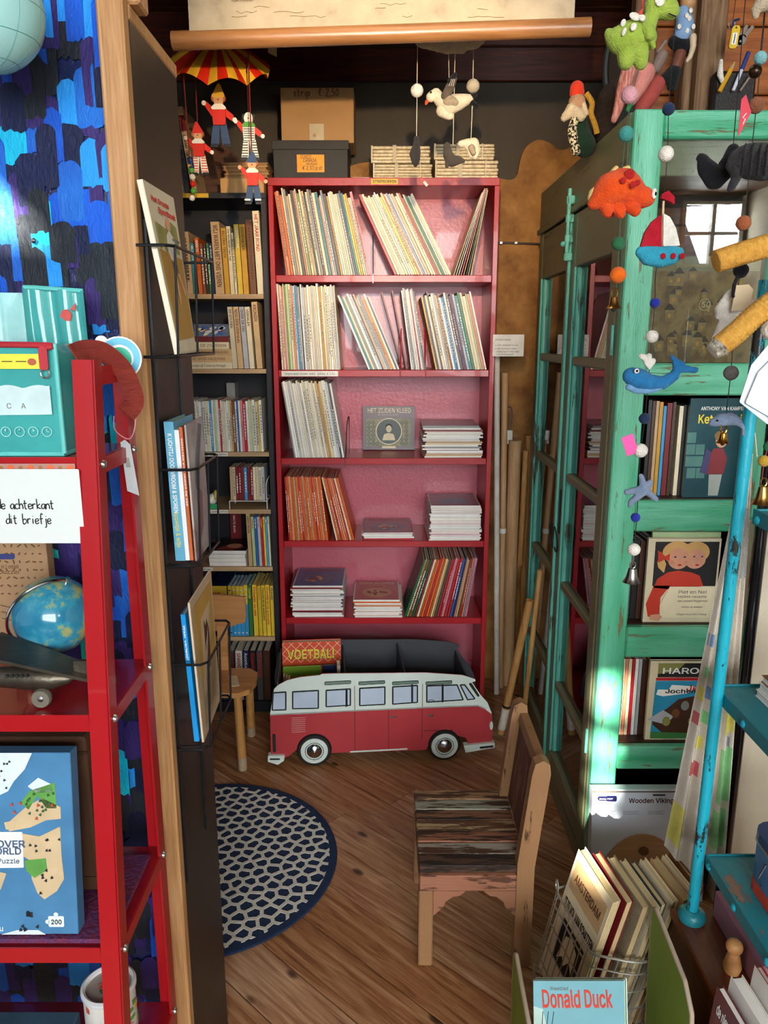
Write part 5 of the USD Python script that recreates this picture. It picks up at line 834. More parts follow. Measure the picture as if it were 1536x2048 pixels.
# handwritten card hanging on the front rail, floral tape
yc = yf(1.29) - .004; o, q = aty(-60, 1086, yc), aty(158, 938, yc); F = fr(o, EX, EZ, -EY); cw, chh = q[0] - o[0], q[2] - o[2]
t = T('note_card', 'large white handwritten card hanging below the top shelf of red stand', 'note'); t.add('card', prism(rpoly(0, cw, 0, chh, .002), F, 0, .001), M('card_paper', 'd3d9d6', rough=.6, var=.02)); t.add('handwriting', handwriting('de achterkant', .0060, fr(F[0] + F[3] * .001, EX, EZ, -EY), (cw * .272, chh * .47), .0006, .86), INK); t.add('handwriting', handwriting('. dit briefje', .0060, fr(F[0] + F[3] * .001, EX, EZ, -EY), (cw * .272, chh * .27), .0006, .92), INK); t.done()
o, q = aty(-60, 946, yf(1.3) - .001), aty(150, 927, yf(1.3) - .001); F = fr(o, EX, EZ, -EY); t = T('floral_tape', 'strip of brown floral tape across the top rail of red stand', 'tape'); tw, th_ = q[0] - o[0], q[2] - o[2]; t.add('strip', prism(sbox(0, 0, tw, th_), F, 0, .0008), M('tape_mauve', 'b08074', rough=.6)); fo, fl2 = [], []
for k, x in enumerate(np.arange(tw * .3, tw, .0115)): (fo if k % 2 else fl2).append(prism(ell(x, th_ * .55, .004 if k % 2 else .0026, .004 if k % 2 else .0026, 9), F, .0009, .0012))
t.add('flower_print', fo, M('tape_flower', 'd8683a', rough=.6)); t.add('berry_print', fl2, M('tape_berry', '9a6a3a', rough=.6)); t.done()
# desk globe
gy = .985; gc = aty(108, 1229, gy); gr = .0525
t = T('desk_globe', 'small blue desk globe with chrome arm on the middle shelf of red stand', 'globe')
m_gl = M('globe_print', '2f86a8', rough=.18, vs=15, detail=6, coat=.5, ramp=[(.30, '1f6f90'), (.44, '287a99'), (.50, '3a8fa5'), (.53, '8fa06a'), (.58, 'b0a56c'), (.66, '86744e')])
t.add('sphere', ball(gc, gr, 4), m_gl, smooth=True)
ax = unit(A(.45, -.15, .88)); s_ = unit(A(-.62, -.6, .3) - ax * np.dot(A(-.62, -.6, .3), ax))
t.add('meridian_arm', tube([gc + (gr + .006) * (math.cos(q) * ax + math.sin(q) * s_) for q in np.linspace(.0, math.pi, 30)], .0022, 8), M('chrome', 'd8d8d8', rough=.12, metal=1), smooth=40)
t.add('pivot', cat(cyl(gc + ax * gr, gc + ax * (gr + .010), .003), cyl(gc - ax * (gr + .010), gc - ax * gr, .003)), M('chrome', 'd8d8d8', rough=.12, metal=1), smooth=40)
zb_ = ZL[1] + .0005; t.add('stem', cyl(A(gc[0] - ax[0] * (gr + .008), gc[1] - ax[1] * (gr + .008), zb_ + .004), gc - ax * (gr + .008), .0025), steel); t.add('base', lathe([(0, 0), (.032, 0), (.033, .003), (.028, .006), (0, .008)], A(gc[0] - ax[0] * gr, gc[1] - ax[1] * gr, zb_), EZ, 28), m_rub, smooth=40); t.done()
# printed kraft box and copper tin behind the globe
o, q = aty(-60, 1262, 1.06), aty(91, 1084, 1.06); F = fr(A(o[0], 1.06, ZL[1] + .0005), EX, EZ, -EY); kw, kh = q[0] - o[0], q[2] - ZL[1]
kbm = M('kraft_printed', '9a7a58', rough=.75, var=.1, vs=12); t = T('kraft_box', 'printed brown kraft box behind the desk globe on red stand', 'box'); t.add('box', fbox(F, 0, kw, 0, kh, -.022, 0, .001), kbm)
r = random.Random(4); t.add('doodle_print', [prism(affinity.rotate(rpoly(x, x + r.uniform(.003, .007), y_, y_ + .002, .001), r.uniform(0, 180)), F, .0001, .0004) for x in np.arange(kw * .42, kw - .01, .010) for y_ in np.arange(kh * .52, kh - .004, .012)], INKBR); t.add('airship_print', prism(affinity.scale(rpoly(0, .026, 0, .008, .004), 1, 1), fr(F[0] + A(kw * .42, 0, kh - .026), EX, EZ, -EY), .0001, .0006), M('print_navy', '2a3568')); t.add('wave_print', [tube([F[0] + A(kw * .4 + i * .004, -.0006, kh * .28 + j * .010 + .003 * abs((i % 6) - 3) / 3) for i in range(18)], .0005, 4) for j in range(3)], INKBR); t.add('script_print', cat(text('3 in 1 ontdek', .006, F, (kw * .42, kh - .040), False, .0003, .03, .2), text('puzzel', .006, F, (kw * .42, kh - .048), False, .0003, .03, .2)), INKBR); t.done()
c = aty(60, 1300, .99); one('copper_tin', lathe([(0, 0), (.017, 0), (.020, .03), (.021, .038), (.018, .038), (.016, .002), (0, .002)], A(c[0] + .0, .985, ZL[1] + .0005), EZ, 24), M('copper', 'b98a6a', rough=.35, metal=1), 'small copper coloured beaker under the desk globe', 'beaker', smooth=40)
# die-cast model plane
m_pl = M('old_tin', '5d564a', rough=.4, var=.25, vs=20, metal=.8, bump=.3, bs=80); py_ = yf(1.0) + .038; zc_ = ZL[1]
nose, tail = aty(150, 1356, py_), aty(-60, 1352, py_); t = T('model_aeroplane', 'dull grey tin model aeroplane on the middle shelf of red stand', 'model aeroplane')
ux = unit(nose - tail); Lp = np.linalg.norm(nose - tail); t.add('fuselage', lathe([(.0, 0), (.008, .01), (.013, Lp * .3), (.016, Lp * .6), (.014, Lp * .8), (.007, Lp * .95), (0, Lp)], tail, ux, 20), m_pl, smooth=40)
wz = aty(60, 1330, py_); t.add('wing', prism(Polygon([(-.06, -.022), (.10, -.012), (.11, .0), (.10, .02), (-.06, .05)]), fr(A(wz[0], py_ + .0, wz[2] + .004), unit(A(1, 0, -.28)), EY), 0, .004), m_pl)
t.add('tail_fin', prism(Polygon([(0, 0), (.03, 0), (.02, .02), (.0, .02)]), fr(aty(150, 1352, py_), EX, EZ, -EY), -.0015, .0015), m_pl); t.add('window', [ball(aty(a, 1352 - (a - 40) * .02, py_ - .016), .0022, 1) for a in (14, 24, 34, 44, 54)], m_rub)
w = aty(84, 1398, py_ - .012); rw = w[2] - ZL[1]; 
k = t.add('wheel', lathe([(.004, -.005), (.011, -.005), (.0125, 0), (.011, .005), (.004, .005), (.004, -.005)], A(w[0], w[1], ZL[1] + .0128), -EY, 24), M('old_rubber', '6a6458', rough=.7), smooth=50); t.add('hub', lathe([(0, -.002), (.004, -.002), (.004, .004), (0, .005)], A(w[0], w[1], ZL[1] + .0128), -EY, 12), bolt, up=k); t.add('strut', cyl(A(w[0], w[1] + .005, ZL[1] + .0128), A(w[0] - .01, py_, wz[2] - .01), .0022), m_pl); t.done()
# boxed world puzzle, brown case, woven mat
zp = ZL[2] + .001; py0 = yf(.71) + .016; o = aty(157, 1870, py0); o[2] = zp + .0075; hp = aty(110, 1487, py0 + .05)[2] - zp - .0075; ln_ = math.asin(.034 / .30); eyp = A(0, math.sin(ln_), math.cos(ln_)); wp = .40; F = fr(A(o[0] - wp, py0, o[2]), EX, eyp)
hp = hp / math.cos(ln_) ; sea = M('puzzle_sea', '4a7fa8', rough=.3, var=.14, vs=14); ice = M('puzzle_ice', 'd3e2e2', rough=.35); land = M('puzzle_land', 'c9b28c', rough=.35, var=.1, vs=20); grn = M('puzzle_green', '5f9a4a', rough=.35, var=.15, vs=30); dk = M('puzzle_dark', '2b2d35', rough=.4); rdp = M('puzzle_red', 'b8503c', rough=.4)
t = T('puzzle_box', 'blue world map puzzle box leaning on the third shelf of red stand', 'puzzle box'); t.add('box', fbox(F, 0, wp, 0, hp, -.022, 0, .001), sea)
kx = lambda px, py: (float((aty(px, py, py0 + (1487 - py) / (1487 - 1870) * -.0 + .03)[0]) - F[0][0]), float((1870 - py) / 383 * hp))
def pz(name, pts, mt, k=0, sm=True):
    q = Polygon([kx(*p) for p in pts]).buffer(.002).buffer(-.001).intersection(sbox(0, 0, wp, hp)); t.add(name, prism(q, F, .0001, .0004 + .0003 * k), mt)
pz('ice_print', [(-60, 1488), (62, 1488), (50, 1520), (30, 1545), (20, 1565), (-10, 1580), (-60, 1600)], ice); pz('ice_print', [(62, 1556), (80, 1540), (104, 1552), (108, 1566), (80, 1568)], ice); pz('green_print', [(50, 1590), (66, 1566), (90, 1558), (112, 1550), (118, 1600), (100, 1600), (80, 1572), (64, 1602)], grn)
pz('land_print', [(30, 1630), (60, 1600), (90, 1582), (126, 1600), (128, 1622), (100, 1625), (70, 1640), (30, 1648)], land); pz('land_print', [(52, 1655), (90, 1662), (128, 1642), (134, 1700), (142, 1750), (130, 1775), (108, 1792), (95, 1780), (82, 1750), (76, 1710), (60, 1700)], land, 1); pz('green_print', [(66, 1712), (104, 1708), (108, 1730), (86, 1746), (70, 1732)], grn, 2); pz('land_print', [(-20, 1730), (28, 1740), (20, 1772), (4, 1786), (-20, 1786)], land); pz('land_print', [(20, 1632), (40, 1628), (38, 1645), (24, 1644)], land, 1); pz('ice_print', [(28, 1872), (60, 1862), (100, 1862), (116, 1872)], ice)
pz('label_print', [(-50, 1652), (54, 1652), (62, 1724), (-46, 1726)], M('puzzle_label', 'e2ecea', rough=.4), 3)
for s, x, y_, h in (('COVER', -8, 1682, .011), ('WORLD', -14, 1697, .011), ('and Puzzle', -16, 1716, .008)): a_ = kx(x, y_); t.add('title', text(s, h * .8, F, a_, s != 'and Puzzle', .0003, .046, z0=.0018), M('puzzle_ink', '4a5a78', rough=.5))
a_ = kx(120, 1853); t.add('piece_badge', cat(prism(rpoly(a_[0], a_[0] + .020, a_[1], a_[1] + .015, .002), F, .0005, .0009), prism(ell(a_[0] + .01, a_[1] + .017, .003, .003, 10), F, .0005, .0009), prism(ell(a_[0] - .001, a_[1] + .007, .003, .003, 10), F, .0005, .0009)), ice); t.add('piece_count', text('200', .006, F, (a_[0] + .003, a_[1] + .004), True, .0003, .014, z0=.001), dk); t.add('maker_print', text('mondu', .007, F, kx(-14, 1862), True, .0003, z0=.0004), ice)
r = random.Random(9); mk = lambda n, xs_, ys_, mt, nm, sz: t.add(nm, [prism(affinity.rotate(Polygon([(x - sz, y_ - sz * .8), (x + sz, y_ - sz * .8), (x + sz * .3, y_ + sz), (x - sz * .4, y_ + sz * .7)]), r.uniform(-30, 30), origin=(x, y_)), F, .0016, .002) for x, y_ in [kx(r.uniform(*xs_), r.uniform(*ys_)) for _ in range(n)]], mt)
mk(14, (60, 118), (1565, 1618), M('puzzle_tree', '2f5a38', rough=.4), 'tree_print', .0018); mk(6, (30, 120), (1590, 1625), rdp, 'house_print', .0022); mk(8, (70, 130), (1662, 1690), dk, 'animal_print', .0018); mk(6, (80, 130), (1730, 1780), dk, 'animal_print', .002); mk(3, (38, 95), (1820, 1832), dk, 'orca_print', .0035); mk(5, (60, 100), (1850, 1860), dk, 'penguin_print', .0022); mk(7, (0, 30), (1500, 1560), dk, 'snow_print', .0015)
t.done()
m_cs = M('brown_case', '4a3020', rough=.5, var=.35, vs=9, bump=.4, bs=50); cxr = aty(178, 1700, .90)[0]
t = T('wooden_tray', 'dark brown wooden tray standing upright behind the puzzle box', 'tray'); zq = ZL[2] + .0085; y_ = yf(.66) + .088; ztq = aty(100, 1462, y_ + .03)[2]
for a_ in ((-.80, cxr, ztq - .022, ztq), (-.80, cxr, zq, zq + .02)): t.add('frame_side', bx(a_[0], a_[1], y_ + .012, y_ + .052, a_[2], a_[3], .003), m_cs)
t.add('frame_side', bx(cxr - .024, cxr, y_ + .0121, y_ + .0519, zq + .0205, ztq - .0225, .003), m_cs); t.add('tray_bottom', bx(-.80, cxr - .0005, y_ + .0525, y_ + .058, zq, ztq), m_cs); t.done()
one('woven_mat', bx(-.80, -.346, yf(.71) + .008, YR - .03, ZL[2] + .0004, ZL[2] + .007, .002), M('mat_maroon', '6f2440', rough=.7, var=.3, vs=90, bump=.9, bs=200, hex2='54305e'), 'maroon woven mat under the puzzle box', 'mat')
# lowest shelf: tin and dark box
c = aty(217, 1967, .935); zt_ = c[2]; zb_ = ZL[3] + .0005
t = T('tin_can', 'white storage tin with coloured pictures on the lowest shelf of red stand', 'tin'); rc = .037
t.add('body', lathe([(0, zb_ - zt_), (rc - .001, zb_ - zt_), (rc - .001, -.008)], c, EZ, 40), M('tin_white', 'd3d0c8', rough=.35), smooth=40); t.add('rim', lathe([(rc - .001, -.009), (rc + .0015, -.006), (rc + .0015, -.001), (rc - .002, .001), (rc - .005, -.001), (rc - .005, -.006)], c, EZ, 40), M('tin_rim', 'd6d8d8', rough=.25), smooth=40); k = t.add('lid', lathe([(rc - .004, -.006), (0, -.007)], c, EZ, 40), M('tin_lid', '9a9088', rough=.4)); t.add('lid_print', lathe([(rc - .012, -.0066), (0, -.0066)], c, EZ, 36), M('lid_green', '3f6a5c', rough=.5), up=k); t.add('lid_lettering', text('200', .010, fr(c + A(-.016, -.004, -.0064), unit(A(1, .3, 0)), unit(A(-.3, 1, 0))), (0, 0), True, .0004), M('lid_red', 'c05a48'), up=k)
for j, (mt, n_) in enumerate(((rdp, 7), (M('band_yellow2', 'd8b04c', rough=.4), 6), (grn, 6), (M('tin_pink', 'd89a90', rough=.4), 6))):
    ms = []
    for _ in range(n_):
        a0 = r.uniform(3.3, 6.6); zz_ = -.02 - r.random() * .09; w_ = r.uniform(.15, .35); h_ = r.uniform(.006, .016); rr2 = rc - .0004 + .0002 * j
        ms.append(grid(lambda u, v: c + A(rr2 * math.cos(a0 + w_ * u), rr2 * math.sin(a0 + w_ * u), zz_ + h_ * v * (1 - .3 * u)), 6, 2, .0003))
    for q_ in ms: t.add('picture_print', q_, mt)
t.done()
a = aty(160, 2022, .94); t = T('games_box', 'dark slate game box on the lowest shelf of red stand', 'box'); t.add('box', bx(-.80, a[0], yf(.4) + .03, .94, ZL[3] + .0005, a[2], .002), M('slate_box', '3d5566', rough=.4, var=.2, vs=16)); Fb = fr(A(a[0], 0, a[2]), EX, EY, EZ); t.add('lid_print', [prism(ell(-.06 - .03 * k, .88 + .015 * (k % 2), .014, .010, 7), Fb, .0001, .0006) for k in range(3)], M('slate_print', '9a8f84')); t.done()
# pale hanging globe at the upper left
hc = aty(-36, 16, .98); hr_ = .0665
t = T('hanging_globe', 'pale turquoise globe lamp hanging in the upper left corner', 'globe'); t.add('sphere', ball(hc, hr_, 4), M('globe_pale', '9ed0cb', rough=.35, var=.05, vs=8), smooth=True)
gl = []
for k in range(1, 6): th = k * math.pi / 6; gl.append(tube([hc + hr_ * 1.0 * A(math.sin(th) * math.cos(q), math.sin(th) * math.sin(q), math.cos(th)) for q in np.linspace(0, 2 * math.pi, 48)[:-1]], .0005, 4, True))
for k in range(6): ph = k * math.pi / 6; gl.append(tube([hc + hr_ * (math.cos(q) * EZ + math.sin(q) * A(math.cos(ph), math.sin(ph), 0)) for q in np.linspace(0, 2 * math.pi, 48)[:-1]], .0005, 4, True))
t.add('graticule', gl, M('globe_lines', '5f9a98')); t.add('rim', tube([hc + (hr_ + .0008) * (math.cos(q) * unit(A(.8, 0, .6)) + math.sin(q) * unit(A(.0, 1, .0))) for q in np.linspace(0, 2 * math.pi, 60)[:-1]], .0022, 8, True), M('globe_rim', 'b8dcd8', rough=.3), smooth=40); t.add('cord', cyl(hc + EZ * hr_, A(hc[0], hc[1], CE), .002), INKG); t.done()
# ================================================================ black wire racks on the end panel, with books
m_wire = M('black_wire', '16171a', rough=.35)
rk = T('magazine_rack', 'black wire magazine rack with three pockets on the dark end panel', 'rack')
zt_ = aty(288, 440, 1.15)[2]; rk.add('back_strip', bx(-.3375, -.334, 1.142, 1.156, .55, zt_), m_wire); rk.add('back_strip', bx(-.3375, -.334, 1.285, 1.297, .55, zt_ - .02), m_wire)
def pocket(v0, v1, xo, y0=1.09, y1=1.345):
    z1, z0 = aty(345, v0, y0)[2], aty(350, v1, y0)[2]
    for nm, z, xx in (('top_hoop', z1, xo), ('bottom_hoop', z0, xo - .004)): rk.add(nm, tube([A(-.334, y0, z), A(xx - .01, y0, z), A(xx, y0 + .012, z), A(xx, y1 - .012, z), A(xx - .008, y1, z), A(-.334, y1, z)], .0022, 8), m_wire, smooth=40)
    for y in (y0 + .012, (y0 + y1) / 2, y1 - .012): rk.add('upright', tube([A(xo, y, z1), A(xo - .004, y, z0), A(-.334, y, z0)], .0018, 8), m_wire, smooth=40)
    return z0
zA = pocket(490, 714, -.285); zB_ = pocket(940, 1134, -.280, 1.13, 1.29); zC = pocket(1330, 1500, -.280, 1.13, 1.325)
rk.done()
def quadbook(name, lab, TL, TR, BL, BR, th, mats, extra=(), cat_='book'):
    """Cover seen from the opening: near edge TL-BL, far edge TR-BR, body th thick behind it."""
    t = T(name, lab, cat_); TL, TR, BL, BR = map(np.asarray, (TL, TR, BL, BR)); n = unit(np.cross(BR - BL, TL - BL)); n = n if n[0] > 0 else -n; b = -n * th
    c = .0014; face = lambda a0, a1: hexa([BL - n * a1, BR - n * a1, BR - n * a0, BL - n * a0, TL - n * a1, TR - n * a1, TR - n * a0, TL - n * a0])
    t.add('cover', cat(face(0, c), face(th - c, th)), mats[0]); e = .004; ins = lambda P, Q, R_: P
    t.add('pages', face(c, th - c), mats[1]); ex = unit(BR - BL); ey = unit(TL - BL); F = fr(BL, ex, unit(ey - ex * np.dot(ex, ey)), n)
    for f in extra: f(t, F, np.linalg.norm(BR - BL), np.linalg.norm(TL - BL))
    t.done()
def lq(P00, P10, P01, P11):  # quad-space map
    return lambda u, v: P00 * (1 - u) * (1 - v) + P10 * u * (1 - v) + P01 * (1 - u) * v + P11 * u * v
TL, TR, BL, BR = aty(285, 358, 1.095), aty(347, 396, 1.255), aty(360, 708, 1.11), aty(393, 696, 1.23)
BL[2] = BR[2] = max(BL[2], zA + .004)
def qprint(t, q, name, uv, mat, k=0):
    """Flat print on the cover: polygon in the cover's own (u, v)."""
    m = trimesh.creation.extrude_polygon(Polygon(uv).buffer(0), 1, engine='earcut'); V = m.vertices; n = unit(np.cross(q(1, 0) - q(0, 0), q(0, 1) - q(0, 0))); n = n if n[0] > 0 else -n
    t.add(name, trimesh.Trimesh(np.array([q(a, b) + n * (.0003 + .0003 * k + .0003 * c) for a, b, c in V]), m.faces, process=False), mat)
def qtext(t, q, s, u0, v0, w, h, mat, k=3, name='title', bold=True, vert=False):
    m = meshkit.text_mesh(s, 1.0, 1.0, bold); V = m.vertices.copy(); V[:, 0] *= 1 / V[:, 0].max(); n = unit(np.cross(q(1, 0) - q(0, 0), q(0, 1) - q(0, 0))); n = n if n[0] > 0 else -n
    P = np.array([(q(u0 + b * w, v0 - a * h) if vert else q(u0 + a * w, v0 + b * h)) + n * (.0003 * k + .0003 * c) for a, b, c in V]); t.add(name, trimesh.Trimesh(P, m.faces, process=False), mat)
olive = M('cover_olive_meadow', '8a8a4a', rough=.5, var=.2, vs=30); och = M('cover_ochre', 'b28a3c', rough=.5, var=.1, vs=12); prt = M('cover_cream_old', 'd6ccb0', rough=.5, var=.06)
q = lq(BL, BR, TL, TR)
def sport(t, F, w, h):
    qprint(t, q, 'meadow_print', [(.12, .62), (.3, .66), (.4, .60), (.9, .63), (.9, .80), (.7, .82), (.5, .76), (.12, .78)], olive); qprint(t, q, 'field_print', [(.06, .08), (.94, .10), (.94, .60), (.06, .62)], och, 1)
    qprint(t, q, 'player_print', [(.45, .58), (.62, .56), (.74, .62), (.7, .72), (.56, .76), (.44, .72), (.40, .62)], M('cover_white_shirt', 'd8d4c4'), 2); qprint(t, q, 'player_head_print', [(.5, .76), (.62, .76), (.64, .82), (.56, .84), (.49, .81)], skinp, 3); qprint(t, q, 'shorts_print', [(.46, .57), (.66, .55), (.70, .48), (.58, .49), (.55, .52), (.48, .49)], CM['dark brown'], 3); qprint(t, q, 'leg_print', [(.48, .50), (.54, .5), (.56, .34), (.5, .3)], skinp, 4); qprint(t, q, 'leg_print', [(.6, .50), (.68, .5), (.86, .38), (.8, .36)], skinp, 4)
    qtext(t, q, 'Het Groote', .12, .90, .6, .030, INKR); qtext(t, q, 'Sportboek', .3, .845, .62, .034, INKR); qtext(t, q, 'voor jongens', .62, .70, .3, .02, INKG, 5); qprint(t, q, 'foot_print', [(.02, .01), (.98, .01), (.98, .07), (.02, .06)], prt, 2)
quadbook('book', 'worn old sports book with red title in the top wire pocket', TL, TR, BL, BR, .008, (prt, PAGE), [sport])
def spinebook(lab, tl, tr, bl, br, y0, y1, cov, page, z0, title=None, ink=INKW, extra=None, second=None, xmin=None, xmax=None):
    """Spine towards the viewer between two pixel edges, body running back along y."""
    a, b, c, d = aty(*tl, y0), aty(*tr, y0), aty(*bl, y0), aty(*br, y0); zt = (a[2] + b[2]) / 2; 
    for p_ in (c, d): p_[2] = z0
    for p_ in (a, b): p_[2] = zt
    t = T('book', lab, 'book'); sk = A(0, y1 - y0, 0); back = lambda p_, k: p_ + sk * k; ct = .0015
    H8 = lambda l0, r0, k0, k1, dz=0: hexa([back(c + (d - c) * l0, k0), back(c + (d - c) * r0, k0), back(c + (d - c) * r0, k1), back(c + (d - c) * l0, k1), back(a + (b - a) * l0, k0) - EZ * dz, back(a + (b - a) * r0, k0) - EZ * dz, back(a + (b - a) * r0, k1) - EZ * dz, back(a + (b - a) * l0, k1) - EZ * dz])
    k_ = .09; t.add('cover', cat(H8(0, 1, 0, .012), H8(0, k_, .012, 1), H8(1 - k_, 1, .012, 1)), cov); t.add('pages', H8(k_, 1 - k_, .013, .97, .003), page)
    q_ = lq(c, d, a, b)
    if title:
        m = meshkit.text_mesh(title, 1.0, 1.0, True); V = m.vertices.copy(); V[:, 0] /= V[:, 0].max(); L_ = min(.75, .021 * len(title)); P_ = np.array([q_(.30 + .42 * bb_, .92 - L_ * aa_) - EY * (.0002 + .0004 * cc_) for aa_, bb_, cc_ in V]); t.add('spine_title', trimesh.Trimesh(P_, m.faces, process=False), ink)
    if extra: extra(t, q_)
    t.done(); return q_
skyb = M('cover_sky', '62aac8', rough=.4); bright = M('cover_bright_blue', '1f94dc', rough=.35); orsp = M('cover_rust', 'c2602c', rough=.4); m_gry = M('cover_grey_rose', '9c9290', rough=.35, vs=9, detail=5, ramp=[(.35, 'b5aca8'), (.5, '9a8f90'), (.6, '7a5a5a'), (.75, 'a39a98')])
zb = zB_ + .004
spinebook('light blue storybook in the middle wire pocket, nearest the panel', (327, 845), (346, 842), (352, 1128), (371, 1128), 1.150, 1.27, skyb, paper('yellowed', 'c9ad62'), zb, 'K UCHTIJ DOORVROOM & SPOREN', INKW, lambda t, q_: t.add('subtitle', (lambda m: trimesh.Trimesh(np.array([q_(.3 + .45 * b_, .36 - .26 * a_ / m.vertices[:, 0].max()) - EY * (.0003 + .0004 * c_) for a_, b_, c_ in m.vertices]), m.faces, process=False))(meshkit.text_mesh('appeltje & eitje', 1., 1., False)), INKY))
spinebook('thick white-paged book in the middle wire pocket', (348, 862), (357, 858), (372, 1128), (380, 1128), 1.152, 1.21, paper('white_cover', 'e6e8ec'), PAGEW, zb)
spinebook('rust orange spined book in the middle wire pocket', (358, 856), (364, 852), (381, 1122), (387, 1122), 1.153, 1.21, orsp, PAGE, zb, 'SCHATEN VAN ONDER DE ZEE', INKW)
TL, TR, BL, BR = aty(372, 850, 1.150), aty(404, 833, 1.232), aty(394, 1118, 1.150), aty(421, 1075, 1.255); BL[2] = BR[2] = zb; q2 = lq(BL, BR, TL, TR)
quadbook('book', 'grey picture book with reddish smudge in front of middle wire pocket', TL, TR, BL, BR, .003, (m_gry, PAGE), [lambda t, F, w, h: (qprint(t, q2, 'smoke_print', [(.3, .5), (.5, .52), (.62, .7), (.9, .95), (.7, .97), (.4, .74), (.28, .58)], M('smoke_grey', '6a6668')), qprint(t, q2, 'rose_print', [(.3, .1), (.55, .2), (.62, .45), (.5, .5), (.38, .3)], M('rose_grey', '8a6064'), 1))])
zb = zC + .004
spinebook('bright blue book with white spine title in the bottom wire pocket', (361, 1230), (370, 1228), (389, 1490), (399, 1490), 1.150, 1.21, bright, PAGE, zb, 'Waar verteld?', INKW)
TL, TR, BL, BR = aty(380, 1206, 1.148), aty(422, 1140, 1.275), aty(409, 1494, 1.148), aty(441, 1410, 1.30); BL[2] = BR[2] = zb + .0; q3 = lq(BL, BR, TL, TR)
def scene(t, F, w, h):
    qprint(t, q3, 'sky_print', [(.12, .42), (.92, .44), (.92, .94), (.12, .94)], och); qprint(t, q3, 'land_print', [(.12, .06), (.92, .08), (.92, .44), (.6, .38), (.4, .44), (.12, .42)], M('cover_sand', '9c8566', rough=.6, var=.15, vs=20), 1); qprint(t, q3, 'tree_print', [(.42, .38), (.62, .40), (.66, .66), (.58, .74), (.52, .70), (.46, .76), (.44, .6)], CM['dark brown'], 2)
    for k in range(7): qprint(t, q3, 'grass_print', [(.3 + .07 * k, .12 + .02 * (k % 3)), (.31 + .07 * k, .12), (.40 + .075 * k, .44), (.39 + .075 * k, .44)], INKBR, 3)
quadbook('book', 'large tan landscape picture book leaning out of the bottom wire pocket', TL, TR, BL, BR, .004, (M('cover_tan_board', 'b49a7c', rough=.6, var=.1, vs=12), PAGE), [scene])
# ================================================================ old green cabinet with glazed doors
CX0, CX1, CY0, CY1, CZ = .548, .945, 1.83, 2.845, 1.944
m_grn = WORN('cabinet_green_paint', '2f9f70', '70c8a4', '7a6844', axis=2, amount=.40, scale=7, stretch=9, streak=True, rough=.42, bump=.5, coat=.1)
m_grh = WORN('cabinet_green_paint_cross', '2f9f70', '70c8a4', '7a6844', axis=0, amount=.40, scale=7, stretch=9, streak=True, rough=.42, bump=.5, coat=.1)
m_old = WORN('cabinet_olive_paint', '6f7455', '7c7d5c', '4a3d28', axis=2, amount=.36, scale=6, stretch=9, streak=True, rough=.45, bump=.4)
m_oldy = WORN('cabinet_olive_cross', '6f7455', '7c7d5c', '4a3d28', axis=1, amount=.36, scale=6, stretch=9, streak=True, rough=.45, bump=.4)
m_mint = WORN('cabinet_mint_edge', '5fb8a4', '6fc8b4', '4f4a38', axis=2, amount=.40, scale=6, stretch=8, rough=.42, bump=.6)
m_int = WOOD('cabinet_inside', [(.3, '2a1a10'), (.6, '4a2f1c'), (.8, '5a3b24')], axis=1); m_pane = GLASS('window_glass', (.86, .9, .88), 1.75); m_pane2 = GLASS('door_glass', (.82, .84, .82), 2.1)
zf = lambda v: float(aty(1400, v, CY0)[2])
cb = T('display_cabinet', 'old green-painted cabinet with glazed doors and glazed end at right', 'cabinet')
st_w = .066; sx1 = CX0 + st_w
cb.add('stile', bx(CX0 + .0005, sx1, CY0, CY0 + .03, 0, CZ - .001, .003), m_grn); cb.add('stile', bx(CX1 - .066, CX1, CY0, CY0 + .03, 0, CZ - .001, .003), m_grn)
rails = [(205, 275), (727, 791), (1002, 1064), (1256, 1316), (1495, 1540)]; zr_ = [(zf(b), zf(a)) for a, b in rails]; zr_.append((0, .10))
for a, b in zr_: cb.add('rail', bx(sx1 + .0005, CX1 - .0665, CY0 + .002, CY0 + .027, a, min(b, CZ - .002), .004), m_grh)
cb.add('cornice', bx(CX0 - .002, CX1, CY0 + .0305, CY1, 1.812, CZ, .002), m_oldy); cb.add('cornice_moulding', bx(CX0 - .012, CX0 - .0025, CY0 + .033, CY1, 1.804, 1.822, .003), m_oldy)
cb.add('corner_post', bx(CX0, CX0 + .03, CY0 + .0305, 1.878, 0, 1.8115, .002), m_old); cb.add('corner_post', bx(CX0, CX0 + .03, 2.835, CY1, 0, 1.8115, .002), m_old); cb.add('plinth', bx(CX0, CX0 + .03, 1.8785, 2.8345, 0, .055), m_oldy)
cb.add('back_panel', bx(CX1 - .02, CX1, CY0 + .031, CY1, 0, 1.811), m_int); cb.add('far_end', bx(CX0 + .0305, CX1 - .0205, CY1 - .02, CY1, 0, 1.811), m_int)
for a, b in zr_[1:]: cb.add('inner_shelf', bx(CX0 + .034, CX1 - .021, CY0 + .031, CY1 - .021, b - .018, b), m_int)
cb.add('pane', bx(sx1 - .004, CX1 - .062, CY0 + .014, CY0 + .017, zr_[1][1] - .002, zr_[0][0] + .002), m_pane)
ms = [1.39, 1.045, .705, .37]; DZ0, DZ1 = .06, 1.800
